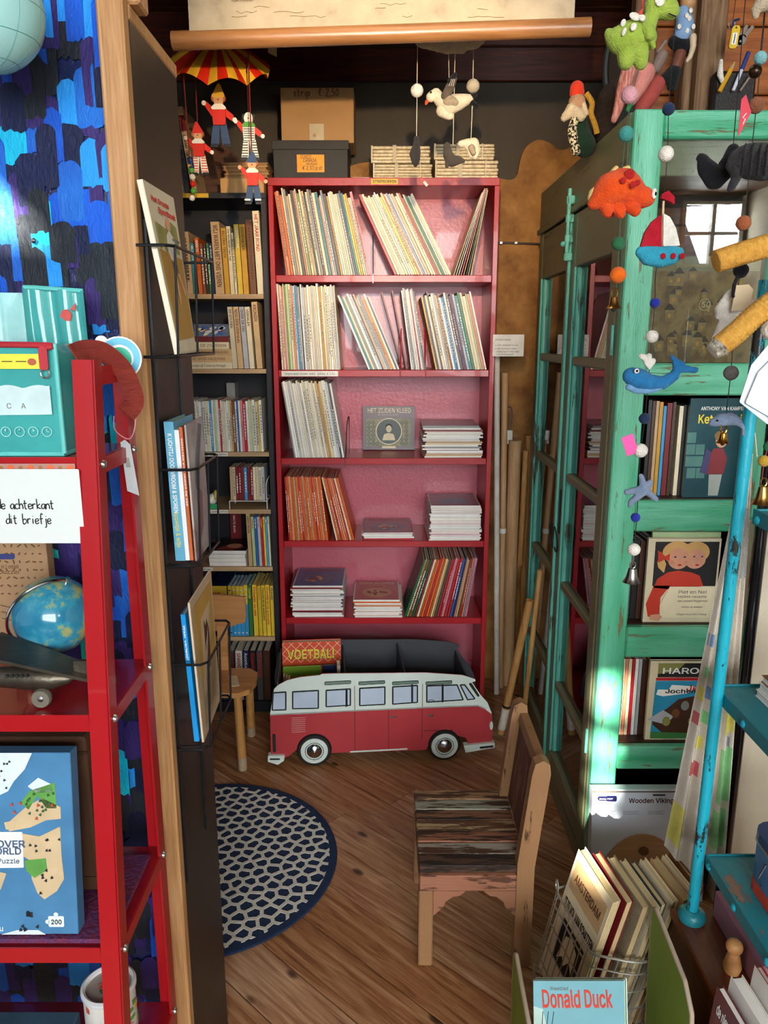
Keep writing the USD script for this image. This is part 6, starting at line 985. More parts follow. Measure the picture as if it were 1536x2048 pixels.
def door(y0, y1, near, lab=None):
    k = cb.add('door', cat(bx(CX0 - .002, CX0 + .026, y0, y0 + .055, DZ0, DZ1, .002), bx(CX0 - .002, CX0 + .026, y1 - .055, y1, DZ0, DZ1, .002)), m_old)
    cb.add('top_rail', bx(CX0 - .001, CX0 + .025, y0 + .0555, y1 - .0555, 1.655, DZ1, .002), m_oldy, up=k); cb.add('bottom_rail', bx(CX0 - .001, CX0 + .025, y0 + .0555, y1 - .0555, DZ0, .13, .002), m_oldy, up=k)
    for z in ms: cb.add('muntin', bx(CX0 + .001, CX0 + .022, y0 + .0555, y1 - .072, z - .013, z + .013, .004), m_oldy, up=k)
    cb.add('bead', cat(bx(CX0 + .004, CX0 + .024, y1 - .072, y1 - .0552, .131, 1.654, .004), bx(CX0 - .005, CX0 + .003, y1 - .066, y1 - .058, .131, 1.654, .003)), m_mint, up=k)
    cb.add('pane', bx(CX0 + .015, CX0 + .018, y0 + .05, y1 - .05, .12, 1.66), m_pane2, up=k)
    for z in (1.45, .40) if near else (): cb.add('hinge', cyl(A(CX0 - .004, y0 - .001, z - .035), A(CX0 - .004, y0 - .001, z + .035), .004, n=10), m_mint, up=k)
door(1.880, 2.356, True); door(2.360, 2.834, False)
cb.add('door_edge', bx(CX0 - .012, CX0 - .0025, 2.345, 2.357, DZ0, DZ1 - .002, .003), m_mint)
zl = 1.77
cb.add('latch', cat(cyl(A(CX0 - .018, 2.34, zl - .09), A(CX0 - .018, 2.34, zl + .10), .006, n=10), *[bx(CX0 - .026, CX0 - .0025, 2.333, 2.347, zl + d - .012, zl + d + .012, .003) for d in (-.085, -.035, .02, .07)], ball((CX0 - .03, 2.34, zl - .05), .008, 1)), m_mint, smooth=40)
for y_, lab in ((2.33, ''), (2.385, '')): cb.add('ring_handle', tube([A(CX0 - .012 - .004 * math.sin(q), y_ + .026 * math.cos(q), .84 + .040 * math.sin(q)) for q in np.linspace(0, 2 * math.pi, 26)[:-1]], .0024, 6, True), m_rub, smooth=40)
cb.add('handle_plate', bx(CX0 - .0045, CX0 - .0022, 2.318, 2.332, .86, 1.0, .001), m_rub); cb.done()
# letter cards inside
for s, px, v, y_ in (('M', 1167, 1140, 2.10), ('N', 1174, 1168, 2.06), ('S', 1142, 1270, 2.2), ('T', 1150, 1340, 2.14)):
    c = aty(px, v, y_); c[0] = max(c[0], CX0 + .05); sh = [z for z in [b for a, b in zr_[1:]] if z < c[2]]; z0 = max(sh) if sh else .1
    t = T('letter_card', f'white index card with the letter {s} inside the green cabinet', 'card'); F = fr(A(c[0], y_, z0 + .0005), unit(A(.5, -.86, 0)), EZ); t.add('card', prism(sbox(0, 0, .04, .17 if s in 'MN' else .14), F, -.001, 0), wht); t.add('letter', text(s, .020, F, (.012, .14 if s in 'MN' else .11), False, .0003), INK); t.done()
# things on the shelves behind the glazed end
YI = CY0 + .036
def sbook(px0, px1, vt, row_, c, lab, title=None, ink=INKW, d=.2, y=YI + .03, tilt=0):
    z0 = zr_[row_][1] + .0006; a, b = aty(px0, 1200, y), aty(px1, 1200, y); s = (zr_[row_][1] - H) ; zc = lambda px: float(aty(px, {1: 715, 2: 1002, 3: 1252, 4: 1490}[row_], y)[0]); x0, x1 = zc(px0), zc(px1); h = aty(px0, vt, y)[2] - z0
    t = T('book', lab, 'book', None); F = fr(A(x0, y, z0), EX, EZ, EY); book(t, F, (x1 - x0) * .96, h, d, CM.get(c) or c, PAGE, hard=True)
    if title: th = (x1 - x0); t.add('spine_title', text(title, th * .45, fr(F[0] + EX * th * .26 + EZ * h * .95, -EZ, EX, -EY), (0, 0), True, .0004, min(h * .85, len(title) * th * .4)), ink)
    t.done()
for k, (a, b, vt, c, nm) in enumerate([(1283, 1290, 800, 'black', 'black'), (1291, 1297, 802, 'dark brown', 'dark brown'), (1298, 1304, 802, 'tan', 'tan'), (1305, 1312, 804, 'gold', 'dull gold'), (1313, 1319, 812, 'sky blue', 'blue'), (1320, 1330, 806, 'dark red', 'dark red'), (1331, 1337, 804, 'dark brown', 'brown'), (1344, 1352, 812, 'cream', 'cream'), (1353, 1372, 810, 'dark grey', 'charcoal')]): sbook(a, b, vt, 2, c, f'{nm} spined upright book on the second shelf of the green cabinet' if k not in (1, 6) else f'{nm} thin upright book, second shelf of the green cabinet')
for k, (a, b, vt, c, nm) in enumerate([(1246, 1256, 1082, 'dark grey', 'dark grey'), (1257, 1268, 1080, 'black', 'black'), (1269, 1280, 1082, 'dark brown', 'dark brown'), (1281, 1291, 1080, 'black', 'glossy black'), (1292, 1297, 1078, 'white', 'white')]): sbook(a, b, vt, 3, c, f'{nm} spined upright book on the third shelf of the green cabinet')
for k, (a, b, vt, c, nm) in enumerate([(1233, 1239, 1318, 'cream', 'cream'), (1240, 1245, 1318, 'salmon', 'salmon'), (1246, 1252, 1318, 'ivory', 'ivory'), (1253, 1258, 1318, 'red', 'red'), (1259, 1265, 1318, 'white', 'white'), (1266, 1272, 1318, 'silver', 'pale grey'), (1273, 1284, 1320, 'dark brown', 'dark brown'), (1285, 1291, 1320, 'gold', 'gold')]): sbook(a, b, vt, 4, c, f'{nm} spined upright book on the fourth shelf of the green cabinet')
def cover(lab, TL_, BR_, row_, base, parts, y=YI + .006, th=.012, lean=.0):
    a, b = aty(*TL_, y), aty(*BR_, y); z0 = zr_[row_][1] + .0006; w, h = b[0] - a[0], a[2] - z0; F = fr(A(a[0], y, z0), EX, EZ, -EY)
    t = T('book', lab, 'book'); t.add('cover', cat(fbox(F, 0, w, 0, h, -.0015, 0), fbox(F, 0, w, 0, h, -th, -th + .0015), fbox(F, 0, .0015, 0, h, -th + .0015, -.0015)), base); t.add('pages', fbox(F, .0018, w - .002, .002, h - .002, -th + .0018, -.0018), PAGE)
    for f in parts: f(t, F, w, h)
    t.done()
def up_(name, poly, mt, k=0): return lambda t, F, w, h: t.add(name, prism(Polygon([(x * w, y * h) for x, y in poly]).buffer(.0006, 2), F, .0001 + .0003 * k, .0004 + .0003 * k), mt)
def ue(name, cx_, cy_, rx, ry, mt, k=0): return lambda t, F, w, h: t.add(name, prism(ell(cx_ * w, cy_ * h, rx * w, ry * h, 22), F, .0001 + .0003 * k, .0004 + .0003 * k), mt)
def ut(s, x, y, hh, ww, mt, k=4, bold=True): return lambda t, F, w, h: t.add('title', text(s, hh * h, F, (x * w, y * h), bold, .0003, ww * w, z0=.0003 * k), mt)
m_sea = M('cover_teal_night', '1f4a52', rough=.3, var=.2, vs=12); m_stone = M('cover_stone_teal', '4f8078', rough=.4, var=.15, vs=20)
stones = [up_('stone_print', [(x0, y0), (x0 + .14, y0), (x0 + .14, y0 + .1), (x0, y0 + .1)], m_stone) for x0, y0 in ((.0, .44), (.16, .44), (.0, .32), (.15, .32), (.04, .2), (.2, .2), (.0, .56))]
cover('teal book with yellow title and boy in red, behind the hanging felt mouse', (1382, 797), (1480, 1000), 2, m_sea, stones + [up_('jacket_print', [(.36, .36), (.38, .24), (.66, .24), (.70, .4), (.62, .5), (.46, .5)], M('cover_jacket_red', '8a2f38', rough=.4), 1), up_('trousers_print', [(.42, .24), (.44, .02), (.60, .02), (.64, .24)], M('cover_trousers', 'aab0a8', rough=.4), 1), ue('head_print', .58, .58, .1, .07, skinp, 2), ue('hair_print', .56, .63, .11, .05, M('cover_hair', '8a6a3a'), 3), up_('bag_print', [(.26, .26), (.38, .24), (.42, .46), (.34, .5)], M('cover_sack', '45406a'), 2), ut('ANTHONY VAN KAMPEN', .18, .885, .035, .75, INKW), ut('Ketelbinkie', .14, .755, .085, .84, INKY)])
cream_c = M('cover_cream', 'e4dcc2', rough=.45, var=.03); redc = M('cover_poster_red', 'c83a26', rough=.4, var=.05); nightc = M('cover_black', '17161c', rough=.4); blond = M('cover_blond', 'd9a864', rough=.45, var=.08); face = M('cover_face', 'd9997a', rough=.45)
cover('green-edged book standing just behind the cream book with two children', (1306, 1064), (1425, 1240), 3, CM['pale green'], [], YI + .019, .01)
cover('cream book with two fair-haired children in red holding a sign', (1298, 1077), (1426, 1254), 3, cream_c, [up_('night_print', [(.10, .44), (.97, .44), (.97, .96), (.10, .96)], nightc), up_('sleeve_print', [(.12, .44), (.03, .22), (.07, .07), (.22, .07), (.22, .3), (.34, .44)], redc, 1), up_('jumper_print', [(.12, .42), (.16, .52), (.30, .60), (.44, .62), (.62, .60), (.74, .56), (.80, .44), (.36, .40)], redc, 1), ue('hair_print', .66, .84, .19, .125, blond, 1), ue('face_print', .66, .76, .145, .115, face, 2), ue('hair_print', .40, .84, .20, .13, blond, 3), up_('hair_print', [(.18, .84), (.26, .70), (.24, .60), (.16, .66), (.14, .72)], blond, 3), ue('face_print', .43, .765, .15, .125, face, 4),
    ue('eye_print', .38, .785, .018, .009, CM['navy'], 5), ue('eye_print', .51, .785, .018, .009, CM['navy'], 5), ue('eye_print', .64, .79, .016, .008, CM['navy'], 5), ue('eye_print', .75, .79, .016, .008, CM['navy'], 5), ue('mouth_print', .45, .69, .028, .011, INKR, 5), ue('mouth_print', .69, .69, .028, .011, INKR, 5), ue('cheek_print', .34, .72, .034, .022, CM['salmon'], 5), ue('cheek_print', .53, .72, .03, .022, CM['salmon'], 5), ue('cheek_print', .77, .72, .024, .02, CM['salmon'], 5), ue('nose_print', .445, .735, .012, .014, CM['salmon'], 6), up_('bow_print', [(.14, .86), (.24, .79), (.30, .82), (.30, .74), (.24, .76), (.15, .72)], redc, 5),
    up_('sign_print', [(.24, .06), (.22, .2), (.34, .43), (.97, .43), (.97, .06)], cream_c, 6), up_('hand_print', [(.10, .03), (.22, .02), (.26, .07), (.20, .10), (.10, .09)], face, 7), ut('Piet en Nel', .46, .35, .04, .40, INKG, 8, False), ut('hebben vacantie', .46, .30, .03, .40, INKG, 8, False), ut('van Leonard Roggeveen', .46, .25, .026, .42, INKG, 8, False), ut('versjes en plaatjes', .52, .18, .02, .3, INKG, 8, False), ut('Uitgeverij Den Haag', .46, .09, .02, .42, INKG, 8, False)], YI + .004)
cover('blue comic with white capital title and brown crowd, fourth cabinet shelf', (1302, 1322), (1420, 1492), 4, cream_c, [up_('title_ground', [(.12, .80), (.98, .80), (.98, .97), (.12, .97)], CM['black']), up_('leaf_print', [(.12, .84), (.4, .88), (.5, .97), (.12, .97)], CM['olive'], 1), up_('sky_print', [(.08, .04), (.98, .04), (.98, .75), (.10, .75)], M('cover_cyan', '2a90b4', rough=.35)), up_('band_print', [(.1, .76), (.98, .76), (.98, .79), (.1, .79)], CM['red'], 1), up_('cloud_print', [(.12, .58), (.22, .56), (.60, .60), (.70, .68), (.34, .70), (.3, .64), (.14, .64)], CM['white'], 1), up_('crowd_print', [(.10, .30), (.3, .40), (.46, .52), (.7, .56), (.96, .5), (.96, .06), (.3, .06), (.1, .2)], CM['dark brown'], 2), up_('snow_print', [(.02, .26), (.24, .38), (.4, .3), (.3, .2)], CM['silver'], 3), up_('grass_print', [(.08, .02), (.98, .02), (.98, .08), (.08, .1)], CM['green'], 4), ut('HAROLD', .17, .845, .07, .8, INKW), ut('Jerry', .55, .63, .075, .4, INKR, 5), ut('Jochem', .24, .60, .05, .5, INK, 5)] + [ue('monster_print', .3 + .13 * k, .24 + .1 * (k % 3), .06, .06, [CM['olive'], CM['brown'], CM['grey']][k % 3], 5) for k in range(5)], YI + .004)
# brown picture of houses behind the upper pane
m_town = M('town_print', '7a5a36', rough=.5, vs=16, detail=7, ramp=[(.3, '3c2a1a'), (.45, '7a5632'), (.58, '9c7a4c'), (.75, '5a4a34')])
a, b = aty(1305, 512, YI), aty(1528, 724, YI); F = fr(A(sx1 + .002, YI, zr_[1][1] + .0006), EX, EZ, -EY); w, h = CX1 - .068 - sx1 - .004, aty(1400, 512, YI)[2] - zr_[1][1]
t = T('picture_board', 'brown picture board of crowded old houses behind the upper cabinet pane', 'picture'); t.add('board', fbox(F, 0, w, 0, h, -.012, 0), m_town); t.add('sky_print', prism(sbox(.002, h * .86, w - .002, h - .002), F, 0, .0003), M('town_sky', '8a7a58')); r = random.Random(21); hs, rf, wn = [], [], []
for k in range(26): 
    x, z_, s = r.uniform(.02, w - .05), r.uniform(.01, h * .78), r.uniform(.012, .024); hs.append(prism(sbox(x, z_, x + s, z_ + s * 1.2), F, .0004 + .00005 * k, .0009 + .00005 * k)); rf.append(prism(Polygon([(x - .002, z_ + s * 1.2), (x + s + .002, z_ + s * 1.2), (x + s / 2, z_ + s * 1.9)]), F, .0004 + .00005 * k, .001 + .00005 * k)); wn.append(prism(ell(x + s / 2, z_ + s * .6, s * .2, s * .25, 10), F, .001 + .00005 * k, .0012 + .00005 * k))
t.add('house_print', hs, M('town_wall', '96754a', rough=.5, var=.25, vs=60)); t.add('roof_print', rf, M('town_roof', '4c3a28', rough=.5)); t.add('window_print', wn, M('town_lamp', 'c08a34', rough=.5)); t.add('number_print', cat(prism(ell(w * .52, h * .55, .014, .014).difference(ell(w * .52, h * .55, .0125, .0125)), F, .003, .0034), text('50', .013, F, (w * .52 - .009, h * .55 - .006), True, .0003, z0=.003)), M('town_cream', 'c9b48a')); t.done()
# white boxed puzzle leaning on the cabinet
yb_ = CY0 - .075; a, b = aty(1170, 1790, yb_), aty(1420, 1790, yb_); zt = aty(1260, 1568, CY0 - .012)[2]; ln_ = math.atan2(.036, zt); F = fr(A(a[0] + .012, yb_, .001), EX, A(0, math.sin(ln_), math.cos(ln_))); w = .30; h = zt / math.cos(ln_)
t = T('puzzle_box', 'flat white Viking shield toy box leaning against the green cabinet', 'toy box'); bxw = M('toybox_white', 'c9d4e0', rough=.35, var=.02); t.add('box', fbox(F, 0, w, 0, h, -.03, 0, .001), bxw); t.add('top_edge', fbox(F, 0, w, h - .008, h - .004, .0001, .0004), INKG)
lg = affinity.rotate(union_all([rpoly(0, .050, 0, .011, .005), rpoly(.022, .050, -.002, .013, .004)]), -1); t.add('logo', prism(affinity.translate(lg, .014, h - .030), F, .0001, .0006), M('logo_navy', '1c1f55', rough=.4)); t.add('logo_text', text('SMALL FOOT', .004, F, (.018, h - .027), True, .0003, .036, z0=.0008), INKW); t.add('title', text('Wooden Viking Shield', .012, F, (.095, h - .036), True, .0003, .17, z0=.0003), M('ink_wine', '4a1a20')); t.add('title_rule', prism(sbox(.158, h - .017, .19, h - .013), F, .0001, .0005), INK)
for x, v_ in ((.012, .060), (.075, .060), (.14, .060)): t.add('small_print', [prism(sbox(x + .006, h - v_ - .004 * k, x + .05 - .006 * (k % 2), h - v_ - .004 * k + .0012), F, .0001, .0004) for k in range(3)], M('print_pale_grey', '98a4b2'))
sh_ = ell(w * .45, .0, .125, .19, 48).intersection(sbox(0, .0, w, h)); k = t.add('shield', prism(sh_, F, .0001, .004), WOOD('shield_ply', [(.3, 'a8845c'), (.6, 'b9946a'), (.8, 'c2a078')], axis=0)); t.add('knob', prism(ell(w * .46, .145, .012, .012), F, .0041, .008), M('shield_knob', '6a4a30'), up=k); t.done()
# ================================================================ turquoise shelf stand
m_tq = WORN('turquoise_enamel', '17a6bd', '22b4c8', '2b2620', axis=2, amount=.405, scale=13, stretch=2.2, rough=.35, metal=0, bump=.8, coat=.2); m_tqt = WORN('turquoise_tray', '1e7f8c', '248a96', '8a6a58', axis=1, amount=.41, scale=8, stretch=2.2, rough=.4, bump=.6)
foot = atx(1383, 1838, .600); ZB2 = foot[2]; top = atx(1531, 560, .600); tq = T('shelf_stand', 'worn turquoise metal shelf stand at the right edge', 'stand')
ptop = top
tq.add('post', cyl(foot + EZ * .004, ptop, .0105, .0105, 18), m_tq, smooth=40); tq.add('foot', lathe([(0, 0), (.024, 0), (.026, .006), (.024, .016), (.017, .022), (.0115, .023)], foot, EZ, 24), m_tqt, smooth=40); tq.add('post', cyl(A(.60, .86, ZB2 + .004) , A(.60, ptop[1] - .32, ptop[2]), .0105, .0105, 18), m_tq, smooth=40) if False else None
def tray(px, v, vn, name='tray'):
    c = atx(px, v, .612); y1 = c[1]; z = c[2]; x0, x1 = .612, .93; y0 = y1 - .34
    k = tq.add(name, bx(x0, x1, y0, y1, z - .003, z), m_tqt); tq.add('tray_rim', cat(bx(x0 - .003, x0, y0, y1, z - .022, z + .003), bx(x0 - .003, x1, y1, y1 + .003, z - .022, z + .003), bx(x0 - .003, x1, y0 - .003, y0, z - .022, z + .003)), m_tqt, up=k)
    for y_ in (y1 - .015, y1 - .12, y1 - .24): tq.add('tray_lug', ball((x0 - .004, y_, z - .012), .007, 1, (.6, 1, 1)), m_tq, up=k)
    return z, y0, y1
zt1 = tray(1512, 1022, 0); zt2 = tray(1432, 1372, 0); zt3 = tray(1416, 1712, 0)
for yq in (zt3[1] + .012,): tq.add('post', cyl(A(.930 + .012, yq, ZB2), A(.942, yq, ptop[2]), .0105, .0105, 14), m_tq, smooth=40)
tq.add('post', cyl(A(.942, zt3[2] - .01, ZB2), A(.942, zt3[2] - .01, ptop[2]), .0105, .0105, 14), m_tq, smooth=40); tq.done()
z = zt2[0] + .0005
for k in range(3):
    a = atx(1497 + k * 1, 1330, .66); F = fr(A(.665 + .004 * k, zt2[2] - .26, z), EX, EY, EZ); t = T('book', ['lowest', 'middle', 'topmost brown'][k] + ' white-edged book lying on the middle turquoise tray', 'book', 'books on the turquoise tray'); t.add('cover', cat(fbox(F, 0, .2, 0, .22, 0, .001), fbox(F, 0, .2, 0, .22, .012, .013)), CM['brown'] if k == 2 else CM['white']); t.add('pages', fbox(F, .002, .198, .002, .218, .0011, .0119), PAGEW); t.done(); z += .0135
c = atx(1502, 1700, .70); lz = zt3[0] + .0005
t = T('lunch_case', 'blue childrens suitcase with orange-red band on the lowest turquoise tray', 'case'); sh_ = rpoly(.652, .90, zt3[1] + .03, zt3[2] - .06, .035); t.add('base', prism(sh_, W0, lz, lz + .022), M('case_orange', 'd8452a', rough=.4)); t.add('shell', prism(sh_.buffer(-.001), W0, lz + .0225, lz + .095), M('case_blue', '4a7aa8', rough=.4)); k = t.add('lid', prism(sh_.buffer(.0005), W0, lz + .0955, lz + .115), M('case_navy', '163a66', rough=.35)); t.add('lid_rim', tube([A(x, y, lz + .0955) for x, y in list(sh_.exterior.coords)[:-1]], .0025, 6, True), steel, up=k); t.add('dot_print', [prism(ell(.73 + .03 * i, zt3[2] - .10 - .03 * (i % 3), .008, .008, 12), W0, lz + .1151, lz + .1156) for i in range(5)], M('case_green', '4fae3c'), up=k); t.add('clasp', tube([A(.650, zt3[2] - .12, lz + .03), A(.642, zt3[2] - .125, lz + .05), A(.650, zt3[2] - .13, lz + .08)], .002, 6), steel); t.add('price_label', bx(.650, .6515, zt3[2] - .19, zt3[2] - .165, lz + .002, lz + .030), wht); t.done()
# brown chest under the stand, pink box, peg doll
m_chest = WOOD('mahogany', [(.3, '4a1e0c'), (.6, '6e3216'), (.8, '7d3d1e')], axis=1, rough=.35, coat=.3); a = atz(1340, 1815, ZB2)
ch = T('wooden_chest', 'reddish brown low chest carrying the turquoise stand', 'chest'); ch.add('top', bx(a[0], 1.0, 1.105, a[1], ZB2 - .018, ZB2 - .0002, .003), m_chest); ch.add('carcase', bx(a[0] + .006, .99, 1.112, a[1] - .006, 0, ZB2 - .0185), m_chest); ch.done()
pk = atx(1430, 1780, .645); one('pink_box', bx(.645, .915, 1.11, pk[1], ZB2 + .0003, min(pk[2], zt3[0] - .026), .002), M('pink_card', '9c6a78', rough=.6, var=.06), 'dusty pink box on the brown chest below the turquoise tray', 'box')
c = atx(1483, 1905, .62); t = T('peg_doll', 'plain turned wooden peg doll on the brown chest', 'peg doll'); zb_ = ZB2 + .0003; t.add('body', lathe([(0, 0), (.013, 0), (.016, .012), (.011, .034), (.009, .04), (0, .041)], A(.622, 1.16, zb_), EZ, 20), m_ply, smooth=40); t.add('head', ball((.622, 1.16, zb_ + .052), .0145, 3), m_ply, smooth=True); t.done()
# leaning books at the lower right corner
FOOT = []
EV = [None]
def lbook(lab, tf, tn, ztop, zbot, off, th, cov, extra=None, page=PAGEW, cat_='book', ev=None):
    """Book leaning to the right: far and near ends of its top edge in the photo, at height ztop; its foot shifted by off in x."""
    a, b = atz(*tf, ztop), atz(*tn, ztop); L_ = np.linalg.norm(b - a); e = (unit(b - a) if EV[0] is None else EV[0]) if ev is None else ev; EV[0] = e if EV[0] is None else EV[0]; b = a + e * L_; up = A(-off, 0, ztop - zbot); foot_ = a - A(off, 0, ztop - zbot); n = unit(np.cross(e, up)); n = n if n[0] > 0 else -n
    t = T('book', lab, cat_); o = a - up * -0 ; P0, P1 = a - A(off * 1.0, 0, ztop - zbot), b - A(off * 1.0, 0, ztop - zbot)
    blk = lambda t0, t1, i=0: hexa([P0 + n * t0 + e * i, P1 + n * t0 - e * i, P1 + n * t1 - e * i, P0 + n * t1 + e * i, a + n * t0 + e * i - EZ * i, b + n * t0 - e * i - EZ * i, b + n * t1 - e * i - EZ * i, a + n * t1 + e * i - EZ * i])
    FOOT.append((P0, P1, P0 + n * th, P1 + n * th, a, b, a + n * th, b + n * th))
    c = .0012; t.add('cover', cat(blk(0, c), blk(th - c, th)), cov); t.add('pages', blk(c, th - c, .003), page)
    if extra:
        if extra: extra(t, lq(P0, P1, a, b), n)
    t.done()
def lprint(t, q, n, name, uv, mat, k=0):
    m = trimesh.creation.extrude_polygon(Polygon(uv).buffer(0), 1, engine='earcut'); t.add(name, trimesh.Trimesh(np.array([q(x, y) - n * (.0002 + .0003 * k + .0003 * z_) for x, y, z_ in m.vertices]), m.faces, process=False), mat)
def ltext(t, q, n, s, u, v, w, h, mat, k=2, bold=True):
    m = meshkit.text_mesh(s, 1., 1., bold); V = m.vertices; t.add('title', trimesh.Trimesh(np.array([q(u + w * x / V[:, 0].max(), v + h * y) - n * (.0002 + .0003 * k + .0003 * z_) for x, y, z_ in V]), m.faces, process=False), mat)
lbook('maroon book with white script title in the lower right corner', (1434, 1972), (1502, 2090), .395, .002, .035, .012, M('maroon_cover', '6d2226', rough=.35), lambda t, q, n: (ltext(t, q, n, 'school', .2, .74, .8, .13, INKW), ltext(t, q, n, 'de nieuwe', .12, .90, .5, .05, INKW)))
def yb(t, q, n): lprint(t, q, n, 'yellow_print', [(0, 0), (1, 0), (1, .82), (0, .82)], M('cover_amber', 'd8941a', rough=.4)); ltext(t, q, n, 'Schat', .15, .62, .7, .13, INKW)
lbook('white and amber book with a white title in the lower right corner', (1462, 1952), (1530, 2070), .415, .002, .037, .020, CM['white'], yb)
lbook('red book with white top behind the amber one, lower right corner', (1510, 1930), (1578, 2050), .450, .002, .040, .010, M('cover_scarlet', 'c0301c', rough=.4), lambda t, q, n: lprint(t, q, n, 'white_print', [(0, .84), (1, .84), (1, 1), (0, 1)], CM['white']))
# ================================================================ wire basket with old books
zt_ = .345; zbb = .035; bz, tz = .02, .235
def oldcover(t, q, n): lprint(t, q, n, 'tan_panel', [(.06, .72), (.94, .72), (.94, .94), (.06, .94)], CM['tan']); lprint(t, q, n, 'picture_ground', [(.2, .2), (.8, .2), (.8, .52), (.2, .52)], INK, 1); lprint(t, q, n, 'picture_print', [(.3, .24), (.42, .3), (.5, .26), (.6, .34), (.7, .28), (.68, .44), (.5, .48), (.36, .44)], CM['cream'], 2); ltext(t, q, n, 'AMSTERDAM', .14, .80, .72, .06, INKBR); ltext(t, q, n, "'T IS VOL VAN SCHATTEN", .08, .58, .84, .07, INK)
B = [('cream old book with dark picture, front one in the wire basket', (1157, 1698), (1226, 1806), CM['cream'], .017, oldcover), ('maroon thin book second in the wire basket', (1186, 1706), (1244, 1808), CM['dark red'], .016, None), ('thick grey-tan old book third in the wire basket', (1215, 1714), (1268, 1818), M('old_linen', '8f8064', rough=.8, var=.15, vs=60, bump=.4), .017, None), ('cream thin book fourth in the wire basket', (1240, 1720), (1298, 1820), CM['ivory'], .012, None), ('black and white book fifth in the wire basket', (1260, 1724), (1314, 1812), CM['dark grey'], .012, None), ('pale mottled book sixth in the wire basket', (1281, 1718), (1334, 1806), CM['ivory'], .012, None), ('thick tan book with brown spine title in the wire basket', (1302, 1716), (1366, 1802), CM['tan'], .014, None), ('yellowed book second from right in the wire basket', (1325, 1710), (1380, 1790), CM['cream'], .008, None), ('thin brown book rightmost in the wire basket', (1339, 1704), (1388, 1780), CM['brown'], .008, None)]
FOOT.clear(); e0 = unit(atz(1226, 1806, zt_) - atz(1157, 1698, zt_))
for lab, tf, tn, mt, th, ex_ in B: lbook(lab, tf, tn, zt_, zbb, .075, th, mt, ex_, paper('old_pages', 'c4ad80', .1), ev=e0)
def hullat(z):
    k = (z - zbb) / (zt_ - zbb); pts = []
    for f in FOOT: pts += [tuple((f[i] + (f[i + 4] - f[i]) * k)[:2]) for i in range(4)]
    return __import__('shapely').geometry.MultiPoint(pts).convex_hull
def ring(poly, z, n=72): e = poly.exterior; s0 = e.project(Point(poly.bounds[2] + 1, poly.centroid.y)); return [A(*e.interpolate((s0 + i / n * e.length) % e.length).coords[0], z) for i in range(n)]
lo_, hi_ = hullat(zbb).buffer(.012, 6), hullat(tz).buffer(.016, 6); R0, R1_ = ring(lo_, bz), ring(hi_, tz)
bk = T('wire_basket', 'grey wire basket full of old books on the floor beside the chair', 'basket'); wr = M('galvanised_wire', 'a9a69c', rough=.35, metal=.6)
lev = lambda k: [p + (q - p) * k for p, q in zip(R0, R1_)]
for k, r_ in ((1, .0028), (.86, .0018), (.66, .0016), (.44, .0016), (.22, .0016), (0, .0022)): bk.add('hoop', tube(lev(k), r_, 6, True), wr, smooth=40)
for k in range(0, 72, 2): bk.add('wire', tube([R1_[k] + EZ * .004, R0[k]], .0014, 5), wr)
for k in range(5):
    y_ = lo_.bounds[1] + (lo_.bounds[3] - lo_.bounds[1]) * (k + 1) / 6; sc_ = lo_.intersection(__import__('shapely').geometry.LineString([(-1, y_), (2, y_)])).bounds; bk.add('bottom_wire', tube([A(sc_[0], y_, bz), A(sc_[2], y_, bz)], .0014, 5), wr)
for k in range(4): bk.add('foot', cyl(R0[k * 18] * A(1, 1, 0), R0[k * 18], .003, n=8), wr)
hk = min(R1_, key=lambda p: p[0]); bk.add('hook_loop', tube([hk + A(.0, .012 * math.cos(q), .012 * math.sin(q) + .014) for q in np.linspace(0, 6.28, 16)[:-1]], .002, 6, True), wr, smooth=40); bk.done()
# ================================================================ green magazine holder with comics
m_lime = M('lime_leatherette', '7c9a34', rough=.45, var=.08, vs=10, bump=.4, bs=300); m_trim = M('holder_piping', 'b9a890', rough=.5)
gx0, gx1 = .262, .531; zh = .37; g0, g1 = 1.09, 1.302
t = T('magazine_holder', 'lime green magazine holder with two upright sides on the floor', 'magazine holder')
side = lambda: Polygon([(g0 + .03, .06), (g1 - .02, .06), (g1, .3), (g1, zh - .01), (g1 - .012, zh), (g0 + .05, zh - .02), (g0 + .012, zh - .05), (g0, zh - .11)]).buffer(-.008).buffer(.008, 4)
for x, zz_ in ((gx0, -.105), (gx1, 0)): 
    P_ = affinity.translate(side(), 0, zz_); k = t.add('side_board', prism(P_, fr(A(x - .004, 0, 0), EY, EZ, EX), 0, .008), m_lime); t.add('piping', tube([A(x, p[0], p[1]) for p in list(P_.exterior.coords)[:-1]], .0045, 8, True), m_trim, up=k, smooth=40)
t.add('bottom', bx(gx0 + .005, gx1 - .005, g0 + .04, g1 - .03, .06, .068), m_lime); 
for x in (gx0, gx1):
    for y_ in (g0 + .05, g1 - .04): t.add('leg', cyl(A(x, y_, 0), A(x, y_, .058), .008, .009, 10), m_rub)
t.done()
yc = 1.185; lz_ = aty(1180, 1962, yc)[2]; ttl = M('comic_sky', '79b2bc', rough=.35, var=.06, vs=8)
